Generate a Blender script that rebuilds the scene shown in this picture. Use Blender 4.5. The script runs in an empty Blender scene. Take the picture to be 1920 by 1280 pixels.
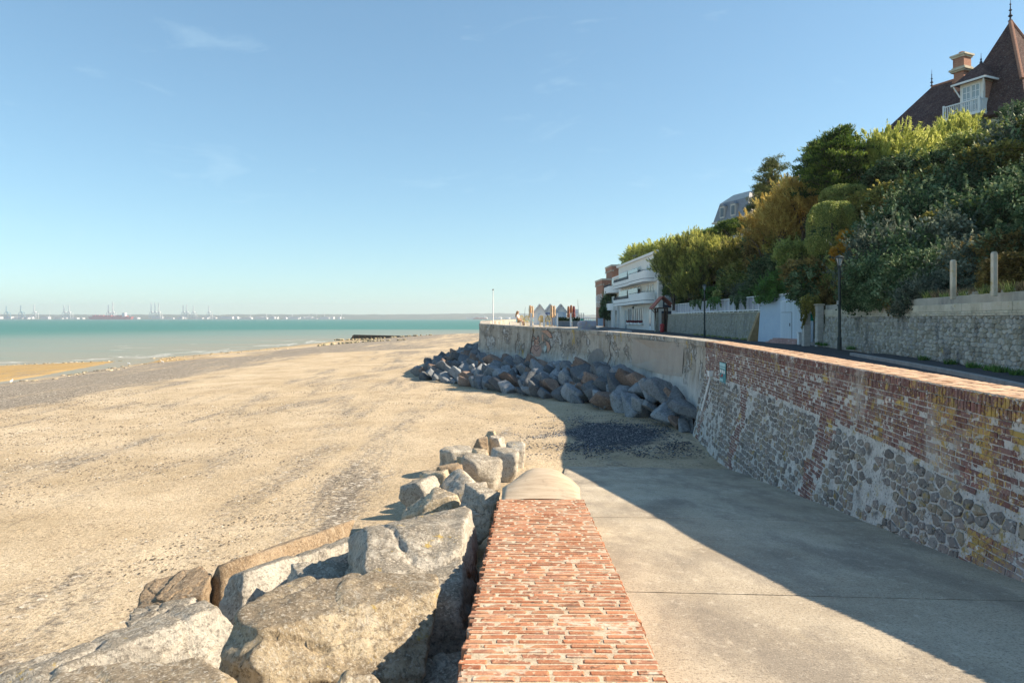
import bpy, bmesh, math, random
import numpy as np
from mathutils import Vector, Matrix, Euler, noise as mnoise

# ------------------------------------------------------------------ camera, sky, sun, exposure
sc = bpy.context.scene
C = sc.collection
R = math.radians
F = 1300.0                                   # focal length in photo pixels (1920 wide)

cam_d = bpy.data.cameras.new('camera')
cam_d.sensor_width = 36.0
cam_d.lens = F / 1920 * 36
cam_d.shift_y = -(640 - 597) / 1920
cam_d.clip_start = 0.05
cam_d.clip_end = 40000
cam = bpy.data.objects.new('camera', cam_d)
C.objects.link(cam)
cam.rotation_euler = (R(90), 0, 0)
sc.camera = cam

SUN_EL = R(34.0)
SUN_AZ = R(89.0)                             # clockwise from +Y (the view direction) towards +X
S = Vector((math.sin(SUN_AZ) * math.cos(SUN_EL), math.cos(SUN_AZ) * math.cos(SUN_EL), math.sin(SUN_EL)))
w = bpy.data.worlds.new('World')
sc.world = w
w.use_nodes = True
wt = w.node_tree
wt.nodes.clear()
sky = wt.nodes.new('ShaderNodeTexSky')
sky.sky_type = 'NISHITA'
sky.sun_disc = False
sky.sun_elevation = SUN_EL
sky.sun_rotation = SUN_AZ
sky.altitude = 0
sky.air_density = 1.0
sky.dust_density = 0.15
sky.ozone_density = 2.0
bg = wt.nodes.new('ShaderNodeBackground')
bg.inputs[1].default_value = 0.083
wo = wt.nodes.new('ShaderNodeOutputWorld')
# a few thin wisps of cloud high up
tc = wt.nodes.new('ShaderNodeTexCoord')
mp = wt.nodes.new('ShaderNodeMapping')
mp.inputs['Scale'].default_value = (2.2, 2.2, 7.0)
wt.links.new(tc.outputs['Generated'], mp.inputs[0])
nz = wt.nodes.new('ShaderNodeTexNoise')
nz.inputs['Scale'].default_value = 3.1
nz.inputs['Detail'].default_value = 9
nz.inputs['Roughness'].default_value = 0.62
nz.inputs['Distortion'].default_value = 0.7
wt.links.new(mp.outputs[0], nz.inputs['Vector'])
cr = wt.nodes.new('ShaderNodeValToRGB')
cr.color_ramp.elements[0].position = 0.60
cr.color_ramp.elements[0].color = (0, 0, 0, 1)
cr.color_ramp.elements[1].position = 0.86
cr.color_ramp.elements[1].color = (0.28, 0.28, 0.28, 1)
wt.links.new(nz.outputs[0], cr.inputs[0])
mx = wt.nodes.new('ShaderNodeMix')
mx.data_type = 'RGBA'
mx.inputs[7].default_value = (6.2, 6.6, 7.2, 1)
wt.links.new(cr.outputs[0], mx.inputs[0])
wt.links.new(sky.outputs[0], mx.inputs[6])
gm = wt.nodes.new('ShaderNodeGamma')           # flatter sky than the clear-air model gives, everywhere alike
gm.inputs[1].default_value = 0.72
wt.links.new(mx.outputs[2], gm.inputs[0])
tn = wt.nodes.new('ShaderNodeMix'); tn.data_type = 'RGBA'; tn.blend_type = 'MULTIPLY'
tn.inputs[0].default_value = 1.0
tn.inputs[7].default_value = (1.06, 1.41, 1.52, 1)
wt.links.new(gm.outputs[0], tn.inputs[6])
wt.links.new(tn.outputs[2], bg.inputs[0])
wt.links.new(bg.outputs[0], wo.inputs[0])

sun_d = bpy.data.lights.new('sun', 'SUN')
sun_d.energy = 5.0
sun_d.angle = R(0.55)
sun_d.color = (1.0, 0.84, 0.63)
sun = bpy.data.objects.new('sun', sun_d)
C.objects.link(sun)
sun.rotation_euler = S.to_track_quat('Z', 'Y').to_euler()
sun.location = S * 60

vs = sc.view_settings
vs.view_transform = 'Standard'
vs.look = 'None'
vs.exposure = 1.14
vs.gamma = 1.0
vs.use_curve_mapping = False

# ------------------------------------------------------------------ helpers
def P(u, v, Y):
    return Vector(((u - 960) / F * Y, Y, (597 - v) / F * Y))

def lerp(a, b, t):
    return a + (b - a) * t

def tag(o, label=None, cat=None, group=None, kind=None):
    if label: o['label'] = label
    if cat: o['category'] = cat
    if group: o['group'] = group
    if kind: o['kind'] = kind
    return o

def empty(name, loc=(0, 0, 0), rz=0.0, label=None, cat=None, group=None, kind=None):
    o = bpy.data.objects.new(name, None)
    C.objects.link(o)
    o.location = loc
    o.rotation_euler = (0, 0, rz)
    o.empty_display_size = 0.2
    return tag(o, label, cat, group, kind)

def link(name, me, parent=None):
    o = bpy.data.objects.new(name, me)
    C.objects.link(o)
    if parent: o.parent = parent
    return o

def copy_tree(o, parent=None):
    c = o.copy()
    C.objects.link(c)
    c.parent = parent
    for ch in list(o.children):
        copy_tree(ch, c)
    return c

def smooth(me, on=True):
    me.polygons.foreach_set('use_smooth', [on] * len(me.polygons))

class MB:
    """collects shapes into one mesh"""
    def __init__(s):
        s.v = []; s.f = []
    def add(s, vs, fs):
        n = len(s.v)
        s.v += [tuple(p) for p in vs]
        s.f += [tuple(i + n for i in f) for f in fs]
        return s
    def box(s, x0, x1, y0, y1, z0, z1):
        return s.add([(x0, y0, z0), (x1, y0, z0), (x1, y1, z0), (x0, y1, z0), (x0, y0, z1), (x1, y0, z1), (x1, y1, z1), (x0, y1, z1)],
                     [(3, 2, 1, 0), (4, 5, 6, 7), (0, 1, 5, 4), (1, 2, 6, 5), (2, 3, 7, 6), (3, 0, 4, 7)])
    def hexa(s, p):
        return s.add(p, [(3, 2, 1, 0), (4, 5, 6, 7), (0, 1, 5, 4), (1, 2, 6, 5), (2, 3, 7, 6), (3, 0, 4, 7)])
    def bar(s, a, b, r, n=6, r2=None):
        a = Vector(a); b = Vector(b); r2 = r if r2 is None else r2
        d = (b - a).normalized()
        u = d.orthogonal().normalized(); w_ = d.cross(u)
        vs_ = []
        for c, rr in ((a, r), (b, r2)):
            for k in range(n):
                t = 2 * math.pi * k / n
                vs_.append(c + (u * math.cos(t) + w_ * math.sin(t)) * rr)
        fs = [(k, (k + 1) % n, n + (k + 1) % n, n + k) for k in range(n)]
        fs += [tuple(range(n - 1, -1, -1)), tuple(range(n, 2 * n))]
        return s.add(vs_, fs)
    def lathe(s, prof, n=10, c=(0, 0, 0)):
        vs_ = []; fs = []
        for r, z in prof:
            for k in range(n):
                t = 2 * math.pi * k / n
                vs_.append((c[0] + r * math.cos(t), c[1] + r * math.sin(t), c[2] + z))
        for i in range(len(prof) - 1):
            for k in range(n):
                fs.append((i * n + k, i * n + (k + 1) % n, (i + 1) * n + (k + 1) % n, (i + 1) * n + k))
        fs.append(tuple(range(n - 1, -1, -1)))
        fs.append(tuple(range((len(prof) - 1) * n, len(prof) * n)))
        return s.add(vs_, fs)
    def prism(s, poly, axis, a, b):
        """polygon (2D) extruded along axis 0/1/2 from a to b"""
        n = len(poly)
        def pt(p, t):
            return {0: (t, p[0], p[1]), 1: (p[0], t, p[1]), 2: (p[0], p[1], t)}[axis]
        vs_ = [pt(p, a) for p in poly] + [pt(p, b) for p in poly]
        fs = [(k, (k + 1) % n, n + (k + 1) % n, n + k) for k in range(n)]
        fs += [tuple(range(n - 1, -1, -1)), tuple(range(n, 2 * n))]
        return s.add(vs_, fs)
    def mesh(s, name, mat=None, off=(0, 0, 0), fix=True):
        me = bpy.data.meshes.new(name)
        ox, oy, oz = off
        me.from_pydata([(x - ox, y - oy, z - oz) for x, y, z in s.v], [], s.f)
        if fix:
            bm = bmesh.new(); bm.from_mesh(me)
            bmesh.ops.recalc_face_normals(bm, faces=bm.faces)
            bm.to_mesh(me); bm.free()
        if mat: me.materials.append(mat)
        return me
    def build(s, name, mat, parent=None, off=(0, 0, 0), bevel=0.0, sm=False):
        me = s.mesh(name, mat, off)
        if bevel:
            bm = bmesh.new(); bm.from_mesh(me)
            bmesh.ops.bevel(bm, geom=bm.edges[:], offset=bevel, segments=1, affect='EDGES')
            bm.to_mesh(me); bm.free()
        if sm: smooth(me)
        return link(name, me, parent)

def np_mesh(name, verts, quads, mat=None, attr=None, sm=False):
    """fast mesh of quads from numpy arrays; attr: dict name -> per-vertex floats"""
    me = bpy.data.meshes.new(name)
    nv = len(verts); nq = len(quads); k = quads.shape[1]
    me.vertices.add(nv)
    me.vertices.foreach_set('co', np.ascontiguousarray(verts, dtype=np.float32).ravel())
    me.loops.add(nq * k)
    me.loops.foreach_set('vertex_index', np.ascontiguousarray(quads, dtype=np.int32).ravel())
    me.polygons.add(nq)
    me.polygons.foreach_set('loop_start', np.arange(0, nq * k, k, dtype=np.int32))
    if attr:
        for an, av in attr.items():
            a = me.attributes.new(an, 'FLOAT', 'POINT')
            a.data.foreach_set('value', np.ascontiguousarray(av, dtype=np.float32))
    if sm: me.polygons.foreach_set('use_smooth', np.ones(nq, dtype=bool))
    me.update(calc_edges=True)
    if mat: me.materials.append(mat)
    return me

def grid_mesh(name, X, Y, Z, mat=None, attr=None, sm=True):
    ny, nx = X.shape
    v = np.stack([X, Y, Z], -1).reshape(-1, 3)
    i = np.arange(ny * nx).reshape(ny, nx)
    q = np.stack([i[:-1, :-1], i[:-1, 1:], i[1:, 1:], i[1:, :-1]], -1).reshape(-1, 4)
    return np_mesh(name, v, q, mat, {k: a.reshape(-1) for k, a in attr.items()} if attr else None, sm)

def fbm2(x, y, sc_, seed=0, oct_=4):
    """cheap value-noise fractal on numpy arrays, about -1..1"""
    rng = np.random.RandomState(seed)
    tab = rng.rand(256, 256) * 2 - 1
    out = np.zeros_like(x, dtype=float); amp = 1.0; tot = 0
    for o in range(oct_):
        fx = x * sc_ * 2 ** o + 17.3 * o; fy = y * sc_ * 2 ** o + 9.1 * o
        ix = np.floor(fx).astype(int); iy = np.floor(fy).astype(int)
        tx = fx - ix; ty = fy - iy
        tx = tx * tx * (3 - 2 * tx); ty = ty * ty * (3 - 2 * ty)
        a = tab[ix % 256, iy % 256]; b = tab[(ix + 1) % 256, iy % 256]
        c = tab[ix % 256, (iy + 1) % 256]; d = tab[(ix + 1) % 256, (iy + 1) % 256]
        out += amp * ((a * (1 - tx) + b * tx) * (1 - ty) + (c * (1 - tx) + d * tx) * ty)
        tot += amp; amp *= 0.5
    return out / tot

# ------------------------------------------------------------------ material kit
class T:
    def __init__(s, name):
        s.m = bpy.data.materials.new(name)
        s.m.use_nodes = True
        s.t = s.m.node_tree
        s.t.nodes.clear()
        s.out = s.t.nodes.new('ShaderNodeOutputMaterial')
    def n(s, typ, ins=None, **props):
        nd = s.t.nodes.new('ShaderNode' + typ)
        for k, v in props.items(): setattr(nd, k, v)
        for k, v in (ins or {}).items(): s.set(nd.inputs[k], v)
        return nd
    def set(s, sock, v):
        if hasattr(v, 'is_linked'): s.t.links.new(v, sock)
        else:
            if isinstance(v, (tuple, list)) and len(v) == 3 and sock.type == 'RGBA': v = (*v, 1)
            sock.default_value = v
    def pos(s, scale=(1, 1, 1), off=(0, 0, 0)):
        g = s.n('NewGeometry').outputs['Position']
        return s.n('Mapping', {0: g, 1: off, 3: scale}).outputs[0]
    def obj(s, scale=(1, 1, 1)):
        g = s.n('TexCoord').outputs['Object']
        return s.n('Mapping', {0: g, 3: scale}).outputs[0]
    def noise(s, vec, scale, detail=5, rough=0.6, dist=0.0):
        return s.n('TexNoise', {'Vector': vec, 'Scale': scale, 'Detail': detail, 'Roughness': rough, 'Distortion': dist}).outputs[0]
    def voro(s, vec, scale, feature='F1', out=0, rnd=1.0):
        return s.n('TexVoronoi', {'Vector': vec, 'Scale': scale, 'Randomness': rnd}, feature=feature).outputs[out]
    def ramp(s, fac, stops):
        nd = s.n('ValToRGB', {0: fac})
        e = nd.color_ramp.elements
        while len(e) < len(stops): e.new(0.5)
        for k, (p, c) in enumerate(stops):
            e[k].position = p
            e[k].color = (c, c, c, 1) if not isinstance(c, (tuple, list)) else (*c, 1)
        return nd.outputs[0]
    def mix(s, f, a, b, mode='MIX'):
        nd = s.n('Mix', None, data_type='RGBA', blend_type=mode)
        s.set(nd.inputs[0], f); s.set(nd.inputs[6], a); s.set(nd.inputs[7], b)
        return nd.outputs[2]
    def math(s, op, a, b=0.0):
        nd = s.n('Math', None, operation=op)
        s.set(nd.inputs[0], a); s.set(nd.inputs[1], b)
        return nd.outputs[0]
    def attr(s, name):
        return s.n('Attribute', attribute_name=name).outputs['Fac']
    def bump(s, h, strength=0.4, dist=0.02, nrm=None):
        ins = {'Height': h, 'Strength': strength, 'Distance': dist}
        if nrm is not None: ins['Normal'] = nrm
        return s.n('Bump', ins).outputs[0]
    def rnd(s):
        a = s.n('ObjectInfo').outputs['Random']
        b = s.n('NewGeometry').outputs['Random Per Island']
        return s.math('FRACT', s.math('ADD', s.math('MULTIPLY', a, 7.31), b))
    def done(s, col, rough=0.85, nrm=None, metal=0.0, spec=0.3, **kw):
        ins = {'Base Color': col, 'Roughness': rough, 'Metallic': metal, 'Specular IOR Level': spec}
        if nrm is not None: ins['Normal'] = nrm
        for k, v in kw.items(): ins[k.replace('_', ' ')] = v
        b = s.n('BsdfPrincipled', ins)
        s.t.links.new(b.outputs[0], s.out.inputs[0])
        return s.m

def gmat(name, cols, scale=3, detail=6, rough=0.88, bump=0.35, bscale=25, bdist=0.015, rnd=0.0, spots=(), stretch=(1, 1, 1),
         metal=0.0, spec=0.25, nrough=0.6, rcols=None, obj=False):
    """noise-blended colours (albedo), spots = (colour, scale, lo, hi[, stretch]), rnd = per-piece value variation"""
    t = T(name)
    p = (t.obj if obj else t.pos)(stretch)
    f = t.noise(p, scale, detail, nrough)
    k = len(cols)
    if k == 1: col = t.mix(0.0, cols[0], cols[0])
    else: col = t.ramp(f, [(0.30 + 0.40 * i / (k - 1), c) for i, c in enumerate(cols)])
    if rcols:
        r = t.rnd()
        col2 = t.ramp(r, [(i / max(1, len(rcols) - 1), c) for i, c in enumerate(rcols)])
        col = t.mix(0.72, col, col2)
    for sp in spots:
        pp = (t.obj if obj else t.pos)(sp[4] if len(sp) > 4 else (1, 1, 1), (3.7 * sp[1] % 5, 1.3, 2.1))
        m = t.ramp(t.noise(pp, sp[1], 6, 0.65, 0.2), [(sp[2], 0.0), (sp[3], 1.0)])
        col = t.mix(m, col, sp[0])
    if rnd:
        r = t.rnd()
        v = t.n('MapRange', {0: r, 3: 1 - rnd, 4: 1 + rnd}).outputs[0]
        hs = t.n('HueSaturation', {'Value': v, 'Color': col})
        col = hs.outputs[0]
    nrm = None
    if bump:
        h = t.noise((t.obj if obj else t.pos)(stretch), bscale, 8, 0.65)
        nrm = t.bump(h, bump, bdist)
    return t.done(col, rough, nrm, metal, spec)

def leafmat(name, c1, c2, c3, gloss=0.5, trans=0.25, rough=0.45):
    t = T(name)
    a = t.attr('tint')
    o = t.n('ObjectInfo').outputs['Random']
    col = t.ramp(a, [(0.05, c1), (0.5, c2), (0.95, c3)])
    v = t.n('MapRange', {0: o, 3: 0.82, 4: 1.18}).outputs[0]
    col = t.n('HueSaturation', {'Value': v, 'Color': col}).outputs[0]
    b = t.n('BsdfPrincipled', {'Base Color': col, 'Roughness': rough, 'Specular IOR Level': gloss})
    tr = t.n('BsdfTranslucent', {'Color': col})
    ms = t.n('MixShader', {0: trans})
    t.t.links.new(b.outputs[0], ms.inputs[1]); t.t.links.new(tr.outputs[0], ms.inputs[2])
    t.t.links.new(ms.outputs[0], t.out.inputs[0])
    return t.m

M = {}
# brickwork
M['brick_low'] = gmat('brick_orange', [(.30, .105, .05), (.40, .16, .075), (.46, .20, .10)], 9, rough=.9, bump=.55, bscale=60, bdist=.006, rnd=.16,
    rcols=[(.33, .115, .06), (.42, .165, .085), (.38, .17, .10), (.48, .21, .115), (.26, .125, .085), (.40, .22, .15), (.44, .17, .085)],
    spots=[((.60, .44, .30), 34, .56, .66), ((.15, .08, .05), 22, .56, .64), ((.52, .27, .15), 7, .5, .66), ((.20, .13, .095), 2.2, .56, .70), ((.55, .47, .37), 4.5, .60, .68)])
M['mortar_low'] = gmat('mortar_pale', [(.34, .265, .185), (.50, .41, .30), (.62, .53, .41)], 18, nrough=.75, bump=.8, bscale=60, bdist=.008, spots=[((.25, .17, .11), 30, .58, .66)])
M['brick_sea'] = gmat('brick_weathered', [(.15, .07, .06), (.21, .095, .08), (.25, .14, .11)], 5, rough=.9, bump=.6, bscale=45, bdist=.008, rnd=.2,
    rcols=[(.155, .078, .074), (.20, .095, .088), (.15, .088, .088), (.205, .13, .12), (.225, .105, .09)],
    spots=[((.40, .35, .31), 1.1, .54, .70), ((.62, .59, .55), 8, .585, .63), ((.33, .29, .26), 26, .57, .64), ((.42, .30, .10), 2.4, .585, .65), ((.54, .37, .10), 15, .61, .65), ((.07, .05, .05), 3.3, .60, .70)])
def add_lichen(m_, y0, y1, col_, lo):
    nt_ = m_.node_tree; b_ = next(n for n in nt_.nodes if n.type == 'BSDF_PRINCIPLED')
    t = T.__new__(T); t.m = m_; t.t = nt_
    src = b_.inputs['Base Color'].links[0].from_socket
    yy_ = t.n('SeparateXYZ', {0: t.n('NewGeometry').outputs['Position']}).outputs[1]
    near = t.n('MapRange', {0: yy_, 1: y0, 2: y1, 3: .10, 4: 0.0}).outputs[0]
    k_ = t.math('ADD', t.math('ADD', t.math('MULTIPLY', t.noise(t.pos((1, 1, 1), (6, 1, 3)), 2.1, 7, .7), .5), t.math('MULTIPLY', t.noise(t.pos((1, 1, 1), (2, 5, 1)), 26, 5, .8), .6)), near)
    nt_.links.new(t.mix(t.ramp(k_, [(lo, 0.), (lo + .05, .9)]), src, col_), b_.inputs['Base Color'])
add_lichen(M['brick_sea'], 6, 13, (.46, .31, .085), .645)
M['mortar_sea'] = gmat('mortar_grey', [(.36, .345, .32), (.54, .525, .50), (.68, .66, .63)], 5, nrough=.75, bump=1.0, bscale=22, bdist=.03,
    spots=[((.62, .60, .57), 3.2, .54, .60), ((.40, .30, .12), 3.0, .60, .66), ((.15, .145, .14), 2.3, .58, .68), ((.18, .17, .16), 24, .55, .62)])
add_lichen(M['mortar_sea'], 6, 12, (.44, .34, .14), .66)
M['rubble'] = gmat('rubble_stone', [(.13, .12, .11), (.22, .20, .18), (.28, .25, .21)], 7, rough=.9, bump=.8, bscale=30, bdist=.02, rnd=.25,
    rcols=[(.20, .185, .175), (.27, .24, .215), (.23, .22, .22), (.33, .27, .18), (.28, .225, .20), (.18, .17, .165), (.29, .275, .255)],
    spots=[((.47, .45, .41), 14, .56, .63), ((.36, .27, .10), 4, .60, .66), ((.08, .075, .07), 20, .56, .64)])
M['brick_top'] = gmat('brick_coping_top', [(.50, .30, .18), (.62, .42, .28), (.70, .53, .38)], 6, bump=.5, bscale=50, bdist=.008, rnd=.12,
    spots=[((.40, .20, .12), 8, .60, .72)])
# concrete
def concrete_wall():
    t = T('seawall_concrete')
    p = t.pos()
    col = t.ramp(t.noise(p, .8, 8, .66), [(.34, (.26, .23, .195)), (.5, (.41, .37, .315)), (.66, (.54, .50, .44))])
    st = t.noise(t.pos((3.0, 3.0, .10)), 1.7, 7, .68)                     # long vertical runs
    col = t.mix(t.ramp(st, [(.50, 0.), (.64, .5)]), col, (.20, .18, .16))
    st2 = t.noise(t.pos((2.6, 2.6, .14), (5, 2, 1)), 2.2, 7, .68)
    col = t.mix(t.ramp(st2, [(.54, 0.), (.66, .75)]), col, (.62, .59, .54))
    sp = t.noise(t.pos((1, 1, 1), (1, 7, 2)), .75, 8, .75, .3)            # spalled patches
    m = t.ramp(sp, [(.545, 0.), (.57, 1.)])
    col = t.mix(m, col, t.ramp(t.noise(p, 5, 8, .8), [(.38, (.14, .13, .12)), (.5, (.40, .385, .36)), (.62, (.66, .645, .62))]))
    ed = t.ramp(sp, [(.535, 0.), (.548, .8), (.556, .8), (.57, 0.)])       # dark broken rim of each patch
    col = t.mix(ed, col, (.10, .085, .07))
    col = t.mix(t.ramp(t.noise(p, 11, 6, .78), [(.55, 0.), (.64, .55)]), col, (.15, .135, .115))
    col = t.mix(t.ramp(t.noise(t.pos((1, 1, .5), (9, 3, 4)), 1.3, 4, .5), [(.66, 0.), (.69, .7)]), col, (.48, .33, .08))
    zz_ = t.n('SeparateXYZ', {0: p}).outputs[2]
    ft = t.math('ADD', zz_, t.math('MULTIPLY', t.noise(t.pos((1.5, 1.5, .3), (3, 3, 3)), 1.6, 6, .7), 1.6))
    col = t.mix(t.ramp(t.math('MULTIPLY', ft, -.5), [(.62, 0.), (.90, .7)]), col, (.60, .60, .58))   # salt-bleached foot
    h = t.math('SUBTRACT', t.noise(p, 9, 9, .75), t.math('MULTIPLY', m, .45))
    return t.done(col, .92, t.bump(h, .9, .05), spec=.15)
M['concrete_wall'] = concrete_wall()
def ramp_concrete():
    t = T('slip_concrete')
    p = t.pos()
    col = t.ramp(t.noise(p, .7, 7, .6), [(.32, (.36, .30, .22)), (.5, (.46, .395, .30)), (.68, (.55, .48, .375))])
    col = t.mix(t.ramp(t.noise(t.pos((1, .35, 1)), 1.6, 6, .65), [(.46, 0.), (.62, .75)]), col, (.25, .215, .175))
    col = t.mix(t.ramp(t.noise(p, 48, 5, .78), [(.515, 0.), (.60, .72)]), col, (.16, .135, .11))
    col = t.mix(t.ramp(t.voro(p, 45), [(.05, .75), (.13, 0.)]), col, (.12, .10, .085))
    col = t.mix(t.ramp(t.noise(p, 80, 4, .7), [(.55, 0.), (.64, .6)]), col, (.62, .56, .47))
    col = t.mix(t.ramp(t.noise(t.pos((1, .2, 1), (3, 0, 0)), 5, 5, .7), [(.63, 0.), (.72, .45)]), col, (.60, .53, .43))
    col = t.mix(t.ramp(t.noise(t.pos((.5, .16, 1), (8, 1, 0)), 2.2, 5, .6), [(.52, 0.), (.70, .6)]), col, (.20, .175, .145))      # long tide and tyre stains
    col = t.mix(t.ramp(t.noise(t.pos((1, 1, 1), (2, 6, 0)), 9, 6, .78), [(.56, 0.), (.66, .5)]), col, (.66, .59, .48))
    h = t.math('ADD', t.noise(p, 70, 6, .7), t.math('MULTIPLY', t.noise(p, 5, 5, .6), 1.2))
    return t.done(col, .9, t.bump(h, .5, .012), spec=.2)
M['ramp'] = ramp_concrete()
M['cap'] = gmat('cap_concrete', [(.36, .28, .20), (.46, .37, .27), (.52, .43, .32)], 3, bump=.5, bscale=40, bdist=.012,
                spots=[((.25, .20, .15), 5, .58, .75, (1, .3, 1))], stretch=(1, 2.5, 1))
M['cement_patch'] = gmat('cement_patch', [(.19, .185, .18), (.26, .25, .24)], 3, bump=.4)
# boulders
def rockmat(name, cols, vein, lichen=None, dark=.6, bs=4.0, rn=.15, pale=(.70, .65, .56), gs=1.0, top=None, bump=1.0):
    t = T(name)
    p = t.pos()
    col = t.ramp(t.noise(p, 1.6, 9, .72), [(.32 + .36 * i / (len(cols) - 1), c) for i, c in enumerate(cols)])
    v2 = t.n('MapRange', {0: t.n('ObjectInfo').outputs['Random'], 3: 1 - rn, 4: 1 + rn}).outputs[0]
    if top:                                                               # dull lichen crust on the upward faces, clean stone on the broken sides
        nz_ = t.n('SeparateXYZ', {0: t.n('NewGeometry').outputs['True Normal']}).outputs[2]
        k_ = t.math('ADD', nz_, t.math('MULTIPLY', t.math('SUBTRACT', t.noise(t.pos((1, 1, 1), (7, 7, 7)), 5, 8, .75), .5), .9))
        col = t.mix(t.ramp(k_, [(.74, 0.), (.96, .85)]), col, top)
    big = t.noise(t.pos((1, 1, 1), (2, 8, 1)), 2.6, 8, .72, .5)           # weathered patches
    col = t.mix(t.ramp(big, [(.53, 0.), (.64, .5)]), col, vein)
    g = t.noise(p, 30 * gs, 4, .75)
    col = t.mix(t.ramp(g, [(.52, 0.), (.60, dark)]), col, vein)
    g2 = t.noise(t.pos((1, 1, 1), (4, 1, 0)), 44 * gs, 4, .72)
    col = t.mix(t.ramp(g2, [(.54, 0.), (.62, .6)]), col, pale)
    st = t.noise(t.pos((1, 1, .20), (1, 3, 6)), 7, 6, .7, .3)             # streaks run down the faces
    col = t.mix(t.ramp(st, [(.56, 0.), (.66, .45)]), col, pale)
    if lichen: col = t.mix(t.ramp(t.noise(t.pos((1, 1, 1), (8, 2, 5)), 5, 8, .78), [(.61, 0.), (.65, .8)]), col, lichen)
    col = t.n('HueSaturation', {'Value': v2, 'Color': col}).outputs[0]
    h = t.math('ADD', t.noise(p, bs, 9, .70), t.math('MULTIPLY', t.noise(p, 30, 7, .78), .4))
    return t.done(col, .93, t.bump(h, bump, .06), spec=.15)
M['rock_pale'] = rockmat('pale_granite', [(.32, .29, .25), (.50, .46, .395), (.66, .61, .53)], (.12, .105, .09), (.50, .36, .10), top=(.25, .22, .175))
M['rock_tan'] = rockmat('tan_granite', [(.36, .28, .18), (.54, .445, .31), (.70, .60, .44)], (.13, .10, .07), (.54, .39, .11), top=(.25, .205, .15))
M['rock_brown'] = rockmat('brown_stone', [(.22, .16, .10), (.30, .225, .15), (.38, .295, .205)], (.09, .065, .05), None, pale=(.50, .42, .32))
M['rock_slate'] = rockmat('blue_grey_stone', [(.13, .145, .16), (.19, .205, .22), (.26, .275, .29)], (.07, .072, .08), None, .5, rn=.45, pale=(.30, .32, .34), gs=.4, bump=.5)
M['rock_red'] = rockmat('red_brown_stone', [(.16, .115, .095), (.215, .155, .125), (.26, .195, .16)], (.08, .058, .05), None, .5, rn=.3, pale=(.34, .27, .23), gs=.4, bump=.5)
M['rock_weed'] = rockmat('weedy_stone', [(.18, .15, .09), (.30, .25, .15), (.42, .36, .23)], (.07, .075, .03), (.20, .19, .05), .5, rn=.3, gs=.3)
# town
M['asphalt'] = gmat('asphalt', [(.045, .047, .052), (.06, .062, .066), (.075, .076, .08)], 2, bump=.5, bscale=120, bdist=.008, spots=[((.11, .105, .10), 3, .60, .75)])
M['kerb'] = gmat('kerb_stone', [(.24, .235, .23), (.33, .32, .31)], 4, bump=.4, bscale=40)
M['paving'] = gmat('terrace_paving', [(.42, .37, .30), (.52, .47, .39)], 3, bump=.3)
def retaining():
    t = T('retaining_mortar')
    p = t.pos()
    col = t.ramp(t.noise(p, 1.2, 7, .6), [(.3, (.30, .285, .25)), (.6, (.44, .415, .35)), (.75, (.54, .51, .46))])
    col = t.mix(t.ramp(t.noise(t.pos((1, 1, .4)), 1.1, 5, .6), [(.5, 0.), (.68, .7)]), col, (.14, .145, .15))
    return t.done(col, .92, t.bump(t.noise(p, 25, 8, .7), .6, .02), spec=.2)
M['retain_mortar'] = retaining()
M['retain_stone'] = gmat('retaining_stone', [(.22, .21, .18), (.33, .31, .26), (.42, .39, .33)], 3, bump=.8, bscale=25, bdist=.02, rnd=.22,
    rcols=[(.30, .285, .24), (.42, .385, .29), (.35, .34, .32), (.50, .47, .41), (.27, .27, .265)],
    spots=[((.12, .125, .13), 1.1, .54, .70, (1, 1, .5)), ((.55, .54, .51), 6, .66, .74), ((.40, .34, .14), 2.2, .62, .72)])
def rubble_far():
    t = T('stone_wall_far')
    p = t.pos((1, 1, 1.5))
    d = t.voro(p, 4.6, 'DISTANCE_TO_EDGE')
    cell = t.voro(p, 4.6, 'F1', 1)
    c = t.n('SeparateColor', {0: cell}).outputs[0]
    st = t.ramp(c, [(0., (.28, .255, .20)), (.4, (.42, .385, .29)), (.7, (.36, .345, .31)), (1., (.55, .51, .42))])
    col = t.mix(t.ramp(d, [(.03, 1.), (.09, 0.)]), st, (.45, .42, .35))
    col = t.mix(t.ramp(t.noise(t.pos((1, 1, .5)), .9, 5, .6), [(.52, 0.), (.70, .6)]), col, (.17, .17, .16))
    return t.done(col, .92, t.bump(t.ramp(d, [(.0, 0.), (.12, 1.)]), .9, .05), spec=.2)
M['stone_far'] = rubble_far()
M['coping'] = gmat('coping_stone', [(.40, .36, .28), (.54, .49, .38), (.62, .57, .48)], 2, bump=.5, bscale=30, rnd=.1, spots=[((.46, .36, .12), 2.4, .60, .70), ((.22, .21, .19), 3, .62, .74)])
M['white'] = gmat('white_render', [(.80, .79, .77), (.87, .86, .84)], 1.2, bump=.15, bscale=40, spots=[((.60, .58, .54), 1.8, .62, .80, (1, 1, .25))])
M['cream'] = gmat('cream_render', [(.75, .71, .65), (.82, .78, .72)], 1.2, bump=.15, bscale=40)
M['white_paint'] = gmat('white_paint', [(.74, .74, .74), (.82, .82, .81)], 3, bump=.1, rough=.5, spec=.4)
M['blue_render'] = gmat('pale_blue_render', [(.46, .55, .66), (.54, .62, .71)], 1.5, bump=.2, bscale=40, spots=[((.34, .40, .48), 2, .60, .78, (1, 1, .3)), ((.62, .68, .73), 3.2, .62, .75)])
M['blue_board'] = gmat('pale_blue_boards', [(.55, .63, .70), (.63, .70, .76)], 2, bump=.2, bscale=30, stretch=(6, 6, .4), rnd=.06)
M['dark_metal'] = gmat('dark_green_metal', [(.035, .05, .05), (.055, .07, .07)], 4, rough=.5, bump=.1, metal=.4)
M['rail'] = gmat('navy_rail', [(.03, .04, .06), (.05, .06, .08)], 4, rough=.5, bump=0, metal=.3)
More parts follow.
